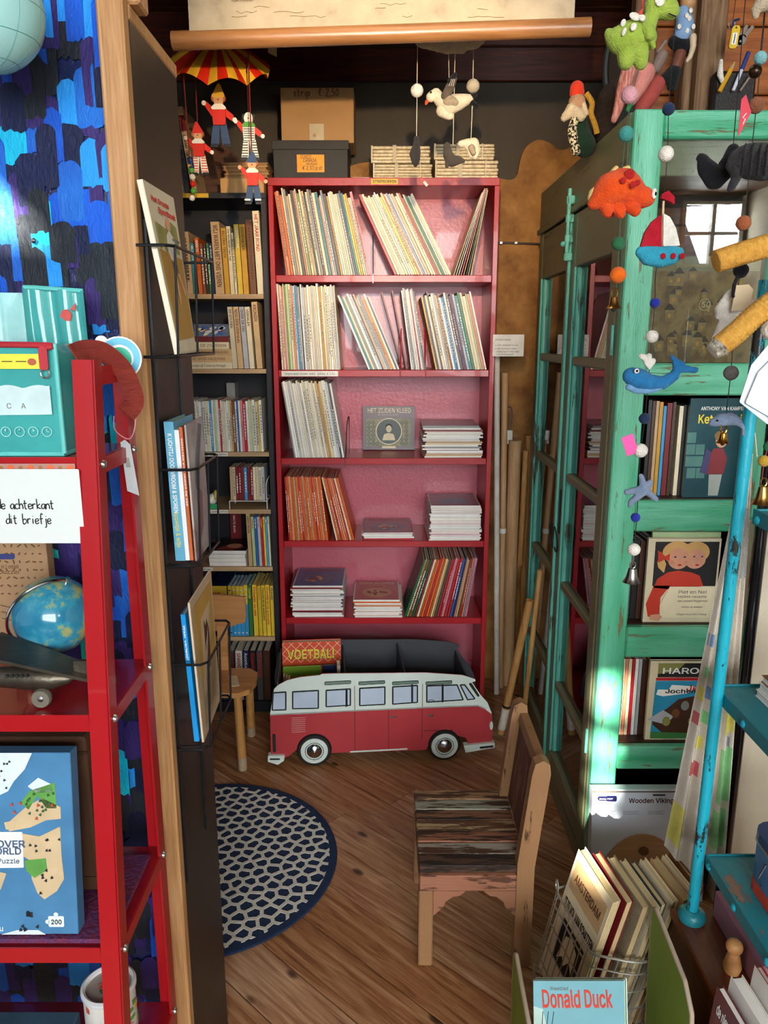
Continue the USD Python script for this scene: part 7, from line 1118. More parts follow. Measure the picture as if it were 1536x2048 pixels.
for k in range(4):
    off = .006 * k; base = yc - .07 + off; topy = yc + off; a, b = aty(1092, 1956, topy), aty(1272, 1973, topy); ztop = lz_ - .004 * k; foot_z = .0695; ex = EX; ey = unit(A(0, topy - base, ztop - foot_z)); x0 = gx0 + .012 + .003 * k; F = fr(A(x0, base, foot_z), EX, ey); w = b[0] - a[0]; h = (ztop - foot_z) / ey[2]
    t = T('comic', ['pale blue front comic with red title in the lime green holder', 'second comic behind the titled one in the lime holder', 'third comic from the front in the lime holder', 'rearmost comic in the lime holder'][k], 'comic', 'comics in the green holder'); t.add('cover', cat(fbox(F, 0, w, 0, h, -.0008, 0), fbox(F, 0, w, 0, h, -.0045, -.0038)), ttl if k == 0 else [CM['pale green'], CM['teal'], CM['white']][k - 1]); t.add('pages', fbox(F, .0006, w - .0006, .0006, h - .0006, -.0037, -.0009), PAGEW)
    if k == 0:
        t.add('title', text('Donald Duck', .030, F, (w * .09, h - .046), True, .0006, w * .78, -.12, .0003), M('comic_red', 'd0402c', rough=.4)); t.add('small_title', text("Weekblad", .006, F, (w * .18, h - .016), False, .0003, w * .2, z0=.0002), INKG)
        t.add('rope_print', [prism(__import__('shapely').geometry.LineString([(w * (.02 + .02 * j), h * .10), (w * (.10 + .06 * j), h * .78)]).buffer(.0006), F, .0001, .0003) for j in range(3)], INK); t.add('sail_print', prism(Polygon([(0, 0), (w * .35, 0), (w * .1, h * .8), (0, h * .82)]), F, 0, .00008), M('comic_pale', 'b9d6cc', rough=.35)); t.add('scene_print', prism(Polygon([(w * .45, 0), (w * .98, 0), (w * .98, h * .45), (w * .7, h * .58), (w * .5, h * .4)]), F, .0001, .0004), CM['orange']); t.add('scene_figure', cat(prism(ell(w * .74, h * .5, .024, .028), F, .0005, .0008)), CM['cream']); t.add('leaf_print', prism(ell(w * .52, h * .42, .018, .016), F, .0005, .0008), CM['green'])
    t.done()
# ================================================================ pleated cloth hanging behind the turquoise post
yh = 1.47; pT = aty(1506, 872, yh); zbot = aty(1400, 1712, yh)[2]; cl_l = aty(1350, 1600, yh)[0] - .004; cl_r = aty(1452, 1600, yh)[0]
xw = lambda v: (.012 + (1 - v) ** .9 * (cl_r - cl_l))
xc = lambda v: pT[0] - .004 + ((cl_l + cl_r) / 2 - pT[0] + .004) * (1 - v)
def cloth(u, v, off=0): w_ = xw(v); fold = math.cos(u * math.pi * 2 * 4.5) * .011 * (1 - v * .75); return A(xc(v) + (u - .5) * w_, yh + fold - off - .02 * math.sin(math.pi * u) * (1 - v), zbot + (pT[2] - .035 - zbot) * v + .018 * math.cos(u * 11) * (1 - v) ** 6)
m_cloth = M('natural_cotton', 'd6cbba', rough=.9, var=.06, vs=20, bump=.7, bs=500); t = T('hanging_cloth', 'long pleated natural cloth with coloured squares hanging behind the turquoise post', 'cloth')
t.add('cloth', grid(cloth, 132, 40, .0016), m_cloth, smooth=60); pch = {'blue': '7f9fc4', 'green': '8fc88a', 'yellow': 'd8cf6a', 'red': 'c86a6a', 'grey': '8f959c'}
for nm, u0, u1, v0, v1 in (('blue', .02, .20, .555, .585), ('green', .04, .20, .48, .505), ('yellow', .02, .12, .42, .455), ('blue', .16, .34, .425, .455), ('red', .02, .10, .36, .39), ('green', .14, .32, .365, .395), ('red', .34, .42, .36, .44), ('yellow', .12, .28, .30, .33), ('red', .10, .28, .23, .265), ('yellow', .0, .14, .03, .14), ('yellow', .74, .98, .34, .43), ('green', .72, .98, .16, .30), ('green', .70, .96, .04, .14), ('grey', .84, .94, .30, .325)):
    t.add('cloth_square', grid(lambda u, v: cloth(u0 + (u1 - u0) * u, v0 + (v1 - v0) * v, .0016), 14, 4, .0006), M('cloth_' + nm, pch[nm], rough=.9, bump=.6, bs=500))
t.add('grey_bands', cat(grid(lambda u, v: cloth(u, .72 + .16 * v, .0013), 132, 6, .0004)), M('cloth_greyblue', 'a4abb4', rough=.9, bump=.6, bs=500))
t.add('hanging_loop', tube([pT + A(-.010, 0, -.04), pT + A(-.001, 0, .006), pT + A(.003, 0, .006), pT + A(.012, 0, -.04)], .0013, 6), m_cloth); t.add('cord', cyl(pT + A(.001, 0, .006), A(pT[0] + .001, yh, CE), .0008, n=6), m_cloth); t.done()
# black post and cream panel at the right
a = aty(1480, 1440, 1.72); one('black_post', cyl(A(a[0] + .0, 1.72, 0), A(a[0] + .0, 1.72, 1.35), .0145, .0145, 24), M('post_black', '0b0c10', rough=.18, coat=.5), 'shiny black metal post right of the pleated cloth', 'post', smooth=40)
cp = T('wall_corner', kind='structure'); cp.add('panel', bx(.87, 3.0, 1.755, 1.80, 0, 1.03, .002), m_cream); cp.done()
# old oak post and orange boards above the cabinet
wc = T('wall_alcove', kind='structure'); 
for k in range(6): wc.add('plank', bx(.70, 3.0, 2.30, 2.33, 1.60 + k * .168, 1.60 + (k + 1) * .168 - .004, .003), m_orange)
a, b = aty(1398, 100, 2.16), aty(1452, 100, 2.16); wc.add('post', bx(a[0], b[0], 2.16, 2.27, CZ + .0005, CE, .006), m_oldwood); wc.add('post_moulding', bx(a[0] - .022, a[0] - .0005, 2.19, 2.26, CZ + .0005, CE, .005), m_oldwood); a2 = aty(1270, 60, 2.25); wc.add('post', bx(a2[0], a2[0] + .06, 2.25, 2.298, CZ + .0005, CE, .004), m_oldwood); wc.add('sill', bx(a2[0] + .061, 1.6, 2.02, 2.159, CZ + .001, CZ + .018, .004), m_oldwood); wc.done()
# ================================================================ felt mobiles hanging at the right
def rpx(r, px, v, y): d = _ray(px, v); return r * (y / d[1]) / FP
def fb(chains, y, edge=.004, dy=None, noise=.0012, it=8, sq=1.0):
    """Felt body from chains of (px, v, radius in px[, depth offset m])."""
    ch = []
    for c in chains: ch.append([((aty(q[0], q[1], y) + A(0, q[3] if len(q) > 3 else 0, 0)), rpx(q[2], q[0], q[1], y)) for q in c])
    m = blob(ch, edge, it, noise)
    if sq != 1: v = m.vertices.copy(); v[:, 1] = y + (v[:, 1] - y) * sq; m = trimesh.Trimesh(v, m.faces, process=False)
    return m
def bead(t, px, v, r, y, mat, name='felt_bead'): c = aty(px, v, y); t.add(name, blob([[(c, rpx(r, px, v, y))]], .004, 2, .0008), mat, smooth=True)
def string(t, pts, y, mat=None, r=.0007, name='string'): t.add(name, tube([aty(*p, y) if len(p) == 2 else np.array(p) for p in pts], r, 5), mat or INK)
def spot_(px, v, rx, ry, y, front, mat, t, name, rot=0):
    """A small felt patch lying on the front of a body."""
    c = aty(px, v, y); R_ = rpx(1, px, v, y); m = ball((0, 0, 0), 1, 2, (rx * R_, .0022, ry * R_))
    if rot: m.apply_transform(trimesh.transformations.rotation_matrix(math.radians(rot), [0, 1, 0]))
    m.apply_translation(c - A(0, front, 0)); t.add(name, m, mat, smooth=True)
def bell(t, px, v0, v1, rw, y, mat, loop=True):
    a, b = aty(px, v0, y), aty(px, v1, y); h = a[2] - b[2]; R_ = rpx(rw, px, v1, y)
    k = t.add('bell', lathe([(R_ * .25, h), (R_ * .42, h * .97), (R_ * .52, h * .7), (R_ * .62, h * .38), (R_ * .82, h * .14), (R_, 0), (R_ * .92, .0005), (R_ * .74, h * .14), (R_ * .55, h * .4), (R_ * .4, h * .9), (0, h * .93)], A(a[0], y, b[2]), EZ, 24), mat, smooth=40); t.add('clapper', ball((a[0], y, b[2] - .001), R_ * .32, 2), m_rub, up=k)
    if loop: t.add('bell_loop', tube([A(a[0] + .0045 * math.sin(q), y, a[2] + .0055 + .0065 * math.cos(q)) for q in np.linspace(0, 6.28, 16)[:-1]], .0014, 6, True), mat, up=k)
brass = M('brass', 'b08a4a', rough=.25, metal=1, var=.1); silv = M('bell_silver', 'a8a39a', rough=.3, metal=1, var=.1); gold = M('bell_gold', 'c08a3c', rough=.2, metal=1)
fw = felt('white', 'e8e2d4'); fnav = felt('navy', '1d2f4e'); fblu = felt('royal', '23309a'); fred = felt('red', 'a81426', 'b81c2e'); fteal = felt('teal', '3d8f86'); fgrn = felt('bottle', '2a6a42'); forg = felt('orange', 'e86a12'); fdin = felt('dino_orange', 'dc4512', 'e5551a'); fyel = felt('straw', 'd9bd74'); flime = felt('lime', '94ad3f', 'a5bb4c'); fpnk = felt('pink', 'd59aa0'); fbrn = felt('brown', '8a5438'); fgry = felt('grey', '6d6a68'); fchar = felt('charcoal', '2e2c2d', '3a3838'); fsky = felt('aqua', '35a3bf'); fwhale = felt('whale', '1f6aa0', '2a78ad'); fblack = felt('black', '15151a'); fblug = felt('bluegrey', '6f7f98', '8190a6')
Y1 = 1.26; TOP = lambda px, v, y: A(aty(px, v, y)[0], y, CE)
# string A: boat and whale
t = T('felt_mobile', 'felt string mobile with sailing boat, blue whale and small bell', 'mobile')
string(t, [TOP(1340, 200, Y1), (1337, 218), (1335, 307), (1328, 395), (1310, 560), (1310, 605), (1303, 673), (1298, 745), (1290, 838), (1281, 900), (1274, 1035), (1268, 1098), (1266, 1140)], Y1, INK)
bead(t, 1337, 218, 12.5, Y1, fnav); bead(t, 1332, 308, 15.5, Y1, fw); bead(t, 1310, 606, 10, Y1, fblu); bead(t, 1304, 673, 13, Y1, fw); bead(t, 1289, 837, 11.5, Y1, fnav); bead(t, 1281, 901, 14.5, Y1, fw); bead(t, 1271, 1035, 9.5, Y1, fblu); bead(t, 1268, 1099, 13, Y1, fw); bell(t, 1265, 1136, 1164, 18, Y1, silv); string(t, [(1267, 1112), (1266, 1130)], Y1, silv, .0014, 'bell_hanger')
hc_ = aty(1320, 512, Y1); k = t.add('boat_hull', fb([[(1283, 504, 12), (1298, 512, 19), (1320, 514, 21), (1342, 511, 19), (1357, 505, 11)]], Y1, .0035, sq=.8), fsky, smooth=True); t.add('boat_deck', fb([[(1282, 496, 3), (1358, 496, 3)]], Y1, .004), fbrn, up=k, smooth=True)
for px in (1320, 1340, 1358): spot_(px, 514, 5.5, 6, Y1, .0135, fred, t, 'port_hole')
t.add('mast', tube([aty(1327, 402, Y1), aty(1323, 498, Y1)], .0018, 8), M('mast_wood', 'd3b48c'))
def sail(pts): 
    o = aty(1323, 492, Y1); P_ = Polygon([((aty(*p, Y1) - o)[0], (aty(*p, Y1) - o)[2]) for p in pts]).buffer(.001, 3); m = prism(P_, fr(o, EX, EZ, -EY), -.004, .004); m = m.subdivide_to_size(.006); m.vertices[:, 1] += .0025 * np.sin(m.vertices[:, 0] * 140) ; return m
t.add('red_sail', sail([(1320, 432), (1305, 444), (1290, 466), (1281, 493), (1320, 493)]), fred, smooth=40); t.add('white_sail', sail([(1326, 430), (1336, 436), (1350, 458), (1358, 490), (1325, 492)]), fw, smooth=40); t.add('pennant', sail([(1326, 388), (1334, 384), (1346, 396), (1346, 408), (1336, 402), (1322, 396)]), fred, smooth=40)
k = t.add('whale', fb([[(1262, 752, 17), (1275, 758, 22), (1300, 766, 17), (1325, 766, 13), (1348, 752, 10), (1355, 738, 8), (1352, 728, 8)], [(1352, 722, 6), (1344, 714, 4)], [(1356, 738, 8), (1372, 738, 7), (1390, 740, 6)], [(1352, 724, 7), (1366, 730, 6)]], Y1, .0035), fwhale, smooth=True); t.add('whale_belly', fb([[(1258, 774, 7), (1275, 780, 8), (1300, 780, 7), (1320, 776, 5)]], Y1 - .004, .0035), felt('pale_blue', '6f9ac0'), up=k, smooth=True)
t.add('spout', fb([[(1298, 734, 5), (1290, 716, 7), (1282, 712, 5)], [(1298, 734, 5), (1298, 712, 6)], [(1298, 734, 5), (1306, 722, 6)]], Y1, .003), fw, up=k, smooth=True); spot_(1266, 741, 5, 5, Y1, .0185, fw, t, 'whale_eye'); spot_(1266, 741, 2.4, 2.4, Y1, .0205, fblack, t, 'whale_pupil')
t.add('starfish', fb([[(1288, 978, 9), (1282, 952, 5)], [(1288, 978, 9), (1254, 984, 6)], [(1288, 978, 9), (1312, 998, 5)], [(1288, 982, 9), (1262, 1004, 6), (1260, 1012, 4)], [(1288, 978, 9), (1300, 964, 6)]], Y1, .0035), fblug, smooth=True)
Ft = fr(aty(1256, 912, Y1 - .006), unit(A(.9, 0, .35)), unit(A(-.35, 0, .9))); z_ = rpx(1, 1270, 900, Y1); t.add('pink_tag', prism(rpoly(-2 * z_, 22 * z_, 0, 40 * z_, .001), Ft, 0, .0006), M('tag_pink', 'e0489a', rough=.5)); t.done()
# string B: orange dinosaur
Y2 = 1.235; t = T('felt_mobile', 'felt string mobile with green and orange dinosaurs and brass bell', 'mobile')
string(t, [TOP(1290, 10, Y2), (1282, 120), (1262, 195), (1252, 268), (1243, 350), (1238, 487), (1236, 550), (1233, 575)], Y2, M('thread_green', '2f5a4c'))
k = t.add('green_dinosaur', fb([[(1218, 66, 9), (1224, 74, 14), (1240, 80, 26), (1262, 76, 33), (1284, 76, 29)], [(1284, 76, 24), (1296, 52, 16), (1304, 30, 15), (1310, 14, 20)], [(1310, 12, 21), (1330, 14, 23), (1342, 22, 17)], [(1254, 100, 22), (1252, 124, 15)], [(1276, 100, 22), (1282, 126, 13)], [(1284, 66, 12, -.02), (1290, 82, 11, -.022)], [(1290, 80, 8, -.02), (1300, 100, 5, -.015)]], Y2, .004), flime, smooth=True)
for px, v, rx, ry, f in ((1260, 46, 12, 7, .028), (1273, 50, 7, 6, .031), (1255, 69, 6, 7.5, .034), (1239, 75, 4, 8, .026), (1240, 54, 5, 7, .019)): spot_(px, v, rx, ry, Y2, f * .82, fyel if False else fw, t, 'white_spot', 20)
spot_(1312, 9, 10, 12, Y2, .0165, fw, t, 'eye'); spot_(1312, 3, 3, 4, Y2, .0195, fblack, t, 'pupil'); t.add('back_crest', fb([[(1290, 18, 7), (1288, 4, 5)], [(1278, 30, 4), (1286, 22, 5)]], Y2 + .006, .004), felt('coral', 'd0503c'), up=k, smooth=True)
t.add('mouth', tube([aty(1338, 27, Y2 - .0155), aty(1344, 30, Y2 - .013), aty(1352, 33, Y2 - .010)], .0009, 5), fblack, up=k)
bead(t, 1259, 190, 17, Y2, fpnk); bead(t, 1252, 268, 15.5, Y2, fteal); bead(t, 1237, 487, 14, Y2, fgrn); bead(t, 1236, 550, 16.5, Y2, forg); bell(t, 1229, 594, 617, 16, Y2, brass)
k = t.add('orange_dinosaur', fb([[(1186, 408, 11), (1200, 398, 20), (1222, 380, 34), (1246, 374, 36), (1268, 388, 26)], [(1268, 392, 20), (1284, 394, 22), (1296, 398, 14)], [(1240, 345, 9), (1246, 372, 30)], [(1212, 408, 16), (1211, 426, 11, -.010)], [(1232, 408, 18), (1240, 428, 10, -.004)], [(1258, 408, 16), (1266, 424, 11, -.012)], [(1222, 410, 12, .02), (1226, 424, 9, .02)]], Y2, .004), fdin, smooth=True)
t.add('back_plates', fb([[(1182, 398, 7), (1186, 386, 9), (1200, 374, 8), (1212, 362, 8), (1222, 352, 7)], [(1228, 344, 8), (1232, 338, 6)], [(1246, 340, 6), (1256, 336, 5)]], Y2 + .004, .004), fyel, up=k, smooth=True)
for px, v, r, f in ((1249, 355, 10, .030), (1234, 369, 6, .036), (1252, 378, 6.5, .040), (1264, 372, 5.5, .032)): spot_(px, v, r, r, Y2, f * .86, felt('deep_red', 'b02020'), t, 'red_spot')
spot_(1303, 390, 5, 10, Y2, .0125, fw, t, 'eye'); spot_(1305, 391, 2, 4, Y2, .0145, fblack, t, 'pupil'); t.done()
# string C: grey cat and white mouse
Y3 = 1.20; t = T('felt_mobile', 'felt string mobile with grey striped cat, white mouse and gold bell', 'mobile')
string(t, [TOP(1520, 60, Y3), (1513, 210), (1503, 300), (1488, 445), (1480, 545), (1470, 620), (1462, 745), (1452, 830), (1446, 870)], Y3)
bead(t, 1512, 211, 16, Y3, fbrn); bead(t, 1487, 446, 15, Y3, felt('clay', 'a35a34')); bead(t, 1482, 541, 15, Y3, fblack); bead(t, 1462, 746, 15, Y3, fgry); bell(t, 1447, 866, 886, 13, Y3, gold)
k = t.add('grey_cat', fb([[(1480, 320, 24), (1500, 322, 34), (1526, 324, 36), (1550, 326, 30)], [(1474, 352, 10), (1464, 372, 8), (1460, 378, 6)], [(1466, 330, 14), (1474, 344, 14)]], Y3, .0045), fchar, smooth=True); t.add('cat_stripe', cat(*[tube(curve([aty(px + 6, 288, Y3 - .02), aty(px, 316, Y3 - .034), aty(px - 4, 352, Y3 - .022)], 12), .0016, 5) for px in (1486, 1502, 1518, 1532)]), fblack, up=k)
t.add('black_cat', fb([[(1404, 316, 9), (1414, 338, 18), (1430, 356, 22), (1446, 346, 18), (1458, 320, 14), (1466, 300, 12)], [(1400, 312, 5), (1396, 318, 4)]], Y3 + .05, .0045), fblack, smooth=True); string(t, [TOP(1466, 150, Y3 + .05), (1466, 296)], Y3 + .05, INK)
k = t.add('white_mouse', fb([[(1455, 640, 14), (1446, 620, 16), (1452, 600, 10), (1462, 584, 7)], [(1455, 640, 14), (1480, 624, 18), (1502, 612, 14), (1516, 606, 8)], [(1446, 644, 9), (1432, 672, 6), (1428, 678, 5)], [(1462, 590, 6), (1440, 632, 9)]], Y3, .004), fw, smooth=True); Ft = fr(aty(1462, 622, Y3 - .026), unit(A(1, 0, .08)), unit(A(-.05, 0, 1))); t.add('card_tag', prism(Polygon([(0, 0), (.026, 0), (.031, .028), (.024, .036), (.006, .036)]), Ft, 0, .0007), M('tag_card', 'd3bd98', rough=.6)); t.add('tag_ribbon', tube([aty(1466, 594, Y3 - .027), aty(1468, 570, Y3 - .016), aty(1476, 552, Y3 - .012)], .0025, 6), INK)
t.add('felt_mouse', fb([[(1424, 846, 7), (1440, 840, 13), (1460, 838, 13), (1474, 842, 9)], [(1474, 842, 8), (1486, 854, 4), (1487, 870, 3)]], Y3, .0035), fblug, smooth=True); spot_(1430, 840, 2, 2, Y3, .0085, fblack, t, 'eye')
F = fr(aty(1478, 245, Y3 - .004), unit(A(1, 0, .1)), EZ); t.add('red_tag', prism(Polygon([(0, -.02), (.016, .012), (.006, .036), (0, .03)]), F, 0, .0008), gloss('tag_red', 'c8283c')); t.add('tag_mark', tube([F[0] + A(.005, -.0012, -.003), F[0] + A(.008, -.0012, .004), F[0] + A(.004, -.0012, .006), F[0] + A(.009, -.0012, .012)], .0007, 5), INKW); t.done()
# aqua bead and dark bell at the top right
Y4 = 1.15; t = T('felt_mobile', 'aqua felt bead with dark round bell hanging at the top right', 'mobile'); string(t, [TOP(1526, 30, Y4), (1520, 114), (1516, 136)], Y4); bead(t, 1521, 116, 13, Y4, felt('pale_aqua', '7fb4b8')); c = aty(1510, 143, Y4); t.add('round_bell', ball(c, rpx(13, 1510, 143, Y4), 3), M('bronze_dark', '3a2c20', rough=.3, metal=.8), smooth=True); t.done()
t = T('felt_mobile', 'cream felt animal legs hanging in the upper right corner', 'mobile'); t.add('felt_animal', fb([[(1560, -10, 26), (1530, 4, 18), (1512, 18, 9), (1512, 32, 6)], [(1545, 0, 16), (1540, 18, 8)]], 1.12, .004), felt('wool', 'b8a78c'), smooth=True); string(t, [TOP(1545, -60, 1.12), (1545, -10)], 1.12); t.done()
# crocheted toy with long mustard arms
t = T('crochet_toy', 'mustard crocheted toy with long white-tipped arms reaching in from the right', 'toy'); m_cro = M('crochet_mustard', 'c8923a', rough=.9, var=.2, vs=170, bump=1., bs=150, hex2='d9a64c'); m_crw = M('crochet_white', 'ddd6c8', rough=.9, var=.1, vs=120, bump=1., bs=150)
Y5 = 1.08; R1 = rpx(22, 1450, 520, Y5)
def yarn(ctrl, r0, r1):
    c = curve([aty(*p, Y5 + (p[2] if False else 0)) for p in ctrl], 90); n = len(c); rr_ = np.array([(r0 + (r1 - r0) * i / n) * (1 + .055 * math.sin(i * 2.1)) for i in range(n)]); rr_[0] *= .45; rr_[1] *= .8; return tube(c, rr_, 20)
t.add('arm', yarn([(1430, 524), (1460, 514), (1500, 502), (1560, 488), (1640, 500)], R1, R1 * 1.05), m_cro, smooth=50); k = t.add('arm', yarn([(1437, 694), (1470, 668), (1510, 632), (1560, 596), (1640, 560)], R1, R1 * 1.1), m_cro, smooth=50); t.add('paw', yarn([(1424, 704), (1434, 697), (1441, 692)], R1 * .7, R1 * 1.04), m_crw, up=k, smooth=50); t.add('body', fb([[(1660, 500, 60), (1670, 580, 80)]], Y5, .01, noise=.002), m_cro, smooth=True); t.add('paw', fb([[(1546, 660, 22)]], Y5 - .02, .005), m_crw, smooth=True); string(t, [TOP(1650, 380, Y5), (1650, 470)], Y5, m_cro, .0014); t.done()
for k, (pts, dy) in enumerate((([(1478, 804), (1502, 730), (1560, 660), (1590, 780), (1536, 850)], 0), ([(1490, 806), (1516, 744), (1570, 690), (1600, 800), (1545, 838)], -.006))):
    y = 1.13 + dy; o = aty(*pts[0], y); P_ = Polygon([((aty(*p, y) - o)[0], (aty(*p, y) - o)[2]) for p in pts]).buffer(-.003).buffer(.003, 3); t = T('greeting_card', ['rear', 'front'][k] + ' white card of two hanging from the turquoise stand', 'card', 'white cards at the stand'); t.add('card', prism(P_, fr(o, EX, EZ, -EY), 0, .0012), M('card_blank', 'dfe6ea', rough=.5, var=.02)); t.add('thread', tube([aty(1562, 672, y - .0004), A(aty(1562, 672, y)[0], y, CE)], .0006, 5), INK); t.done()
t = T('felt_mobile', 'small bell with yellow and green beads hanging beside the turquoise post', 'mobile'); Y6 = 1.12; string(t, [TOP(1538, 840, Y6), (1535, 895), (1528, 925), (1524, 960)], Y6, M('thread_red', 'b03028')); bead(t, 1538, 893, 11, Y6, fgrn); bead(t, 1528, 922, 12, Y6, felt('ochre', 'c09a34')); bell(t, 1527, 972, 1008, 20, Y6, brass); t.done()
# ================================================================ dolls and bits on top of the cabinet
ZC = CZ + .0008
def cz(px, v, y): return aty(px, v, y)
yd = 2.12
t = T('dwarf_doll', 'bearded wool doll with bright red cap on the green cabinet', 'doll'); 
t.add('cap', fb([[(1154, 176, 14), (1154, 186, 15)]], yd, .006, sq=.9), felt('cap_red', 'd2381c'), smooth=True); t.add('face', fb([[(1154, 204, 17), (1154, 214, 16)]], yd, .006), felt('skin', 'b48a66'), smooth=True); t.add('beard', fb([[(1142, 216, 9), (1136, 228, 10), (1128, 236, 7)], [(1150, 226, 14), (1162, 232, 10)], [(1166, 210, 6), (1172, 226, 6)]], yd - .012, .005, noise=.004), felt('beard', 'c9b592'), smooth=True)
t.add('robe', fb([[(1158, 238, 15), (1162, 266, 18), (1170, 292, 22)]], yd + .02, .007), felt('dark_green', '16301f'), smooth=True); t.add('scarf', fb([[(1150, 236, 8), (1144, 262, 9), (1148, 290, 9), (1152, 304, 8)]], yd - .015, .005, noise=.006), M('knit_speckled', '8a7c62', rough=.95, vs=150, detail=2, bump=1., bs=120, ramp=[(.45, '17140f'), (.55, 'cdbf9a')]), smooth=True)
t.add('braid', tube(curve([aty(p[0], p[1], yd - .01) for p in ((1172, 186), (1184, 206), (1182, 226), (1190, 250), (1194, 268))], 24), .007, 8), felt('braid', 'b8892c'), smooth=40); t.done(base=None)
t = T('knitted_figure', 'dark brown knitted figure standing behind the bearded doll', 'doll'); t.add('body', fb([[(1214, 200, 20), (1212, 230, 24), (1206, 262, 22)], [(1212, 196, 17), (1218, 180, 12)]], 2.16, .008, noise=.003), M('knit_dark', '2c2119', rough=.95, var=.3, vs=120, bump=1., bs=140), smooth=True); t.done()
t = T('oval_mirror', 'dark framed oval mirror standing on the green cabinet', 'mirror'); c = aty(1248, 136, 2.24); Fm = fr(c, unit(A(1, .25, 0)), EZ); P_ = ell(0, 0, .055, .105, 32); t.add('glass', prism(P_.buffer(-.008), Fm, 0, .004), M('mirror_glass', '8f979a', rough=.08, metal=1, var=.02)); t.add('frame', tube([Fm[0] + .055 * math.cos(q) * Fm[1] + .105 * math.sin(q) * EZ for q in np.linspace(0, 6.2832, 44)[:-1]], .008, 8, True), m_rub, smooth=40); t.add('foot', bx(c[0] - .04, c[0] + .04, 2.20, 2.28, ZC, c[2] - .098, .003), m_rub); t.done()
# pink squid puppet
m_sq = M('cloth_pink_stripe', 'b06a5c', rough=.9, vs=60, bump=.5, bs=300, scale=(6, 1, 1), ramp=[(.4, 'a85a50'), (.6, 'd09484')]); ys = 1.95
t = T('squid_puppet', 'limp pink and red striped cloth puppet draped over the cabinet corner', 'puppet'); t.add('leg', fb([[(1258, 142, 16), (1246, 180, 13), (1238, 212, 10), (1228, 240, 6)]], ys, .006), m_sq, smooth=True); t.add('leg', fb([[(1290, 146, 20), (1276, 176, 16), (1262, 200, 12)]], ys + .02, .006), M('cloth_pink_light', 'cf8478', rough=.9, var=.15, vs=40, bump=.5, bs=300), smooth=True); t.add('leg', fb([[(1312, 170, 18), (1296, 196, 17), (1282, 216, 14)]], ys + .04, .006), M('cloth_red_soft', 'a84a42', rough=.9, var=.15, vs=40, bump=.5, bs=300), smooth=True); t.add('leaf', fb([[(1262, 204, 6), (1256, 220, 4)]], ys - .03, .004), felt('leaf', '2f8a3f'), smooth=True); t.done()
# wooden puppet in blue dotted shirt
yp = 2.04
t = T('wooden_puppet', 'wooden string puppet in blue white-dotted shirt and black shorts at the post', 'puppet'); wskin = M('puppet_wood', 'b58a5c', rough=.5)
t.add('head', fb([[(1376, 6, 15), (1378, -8, 16)]], yp, .006), wskin, smooth=True); t.add('hair', fb([[(1384, -10, 14), (1370, -16, 12)]], yp + .008, .006), felt('hair_black', '17130f'), smooth=True); k = t.add('shirt', fb([[(1366, 26, 14), (1370, 48, 17), (1364, 70, 18)]], yp, .006, noise=0), M('cloth_blue', '2c4f86', rough=.85, bump=.3), smooth=True)
for px, v in ((1375, 28), (1367, 38), (1352, 60), (1368, 68), (1380, 60), (1372, 44)): spot_(px, v, 4, 5, yp, .021, fw, t, 'shirt_dot')
t.add('shorts', fb([[(1348, 84, 12), (1366, 92, 16)], [(1366, 92, 15), (1374, 102, 10)]], yp, .006), felt('shorts', '141317'), smooth=True); t.add('leg', fb([[(1362, 104, 12), (1352, 132, 12)]], yp, .006, noise=0), M('puppet_leg', '6a3a28', rough=.6), smooth=True); t.add('boot', fb([[(1348, 144, 14), (1330, 158, 11), (1322, 160, 9)], [(1348, 146, 13), (1344, 172, 10)]], yp, .006), felt('boots', '17191a'), smooth=True); t.add('arm', fb([[(1386, 74, 7), (1386, 94, 6), (1380, 114, 5), (1374, 122, 3)]], yp - .02, .004), M('puppet_arm', 'c9b494', rough=.5), smooth=True); t.add('sleeve', fb([[(1330, 84, 4), (1316, 104, 3.5)], [(1324, 112, 12), (1312, 136, 10)]], yp - .005, .004), M('puppet_grey', '7d6a60', rough=.7), smooth=True); t.add('string', tube([aty(1370, -10, yp), A(aty(1370, -10, yp)[0], yp, CE)], .0008, 5), INK); t.done()
# keys, tag, pencil and pen in a dark holder
yk = 2.13; ks = CZ + .0185
t = T('pen_holder', 'dark leather pen holder on the old wooden sill', 'pen holder'); a = aty(1462, 180, yk - .03); hx = aty(1468, 180, yk)[0]; t.add('pouch', bx(hx - .055, hx + .05, yk - .012, yk + .018, ks, ks + .145, .006), M('leather_black', '1b1614', rough=.5, bump=.4)); t.add('white_ribbon', fb([[(1442, 122, 4), (1440, 150, 6), (1446, 166, 4)]], yk - .022, .004), fw, smooth=True); t.done()
def stick(p0, p1, r, mat, lab, name, tip=None, tipm=None, cap=None):
    a, b = aty(*p0, yk - .024), aty(*p1, yk - .024); t = T(name, lab, name.replace('_', ' ')); t.add('barrel', cyl(a, b, r, r, 6 if name == 'pencil' else 12), mat, smooth=False if name == 'pencil' else 40); d = unit(b - a)
    if tip: t.add('tip', cyl(b, b + d * tip, r, .0012, 10), tipm)
    if cap: t.add('cap', cyl(b - d * cap, b + d * .002, r * 1.2, r * 1.1, 12), tipm, smooth=40)
    t.done()
stick((1438, 184), (1462, 138), .0058, M('pencil_yellow', 'd09a1c', rough=.35), 'thick yellow pencil standing on the sill beside the keys', 'pencil', .018, M('pencil_wood', 'b59a6c')); stick((1466, 182), (1497, 106), .0045, M('pen_white_blue', 'c8ccd8', rough=.35), 'white and blue ballpoint pen right of the yellow pencil', 'pen', None, INKB, .040); stick((1480, 182), (1502, 150), .003, M('pen_grey', '8d7a68', rough=.5), 'thin grey-brown stick right of the blue pen', 'stick')
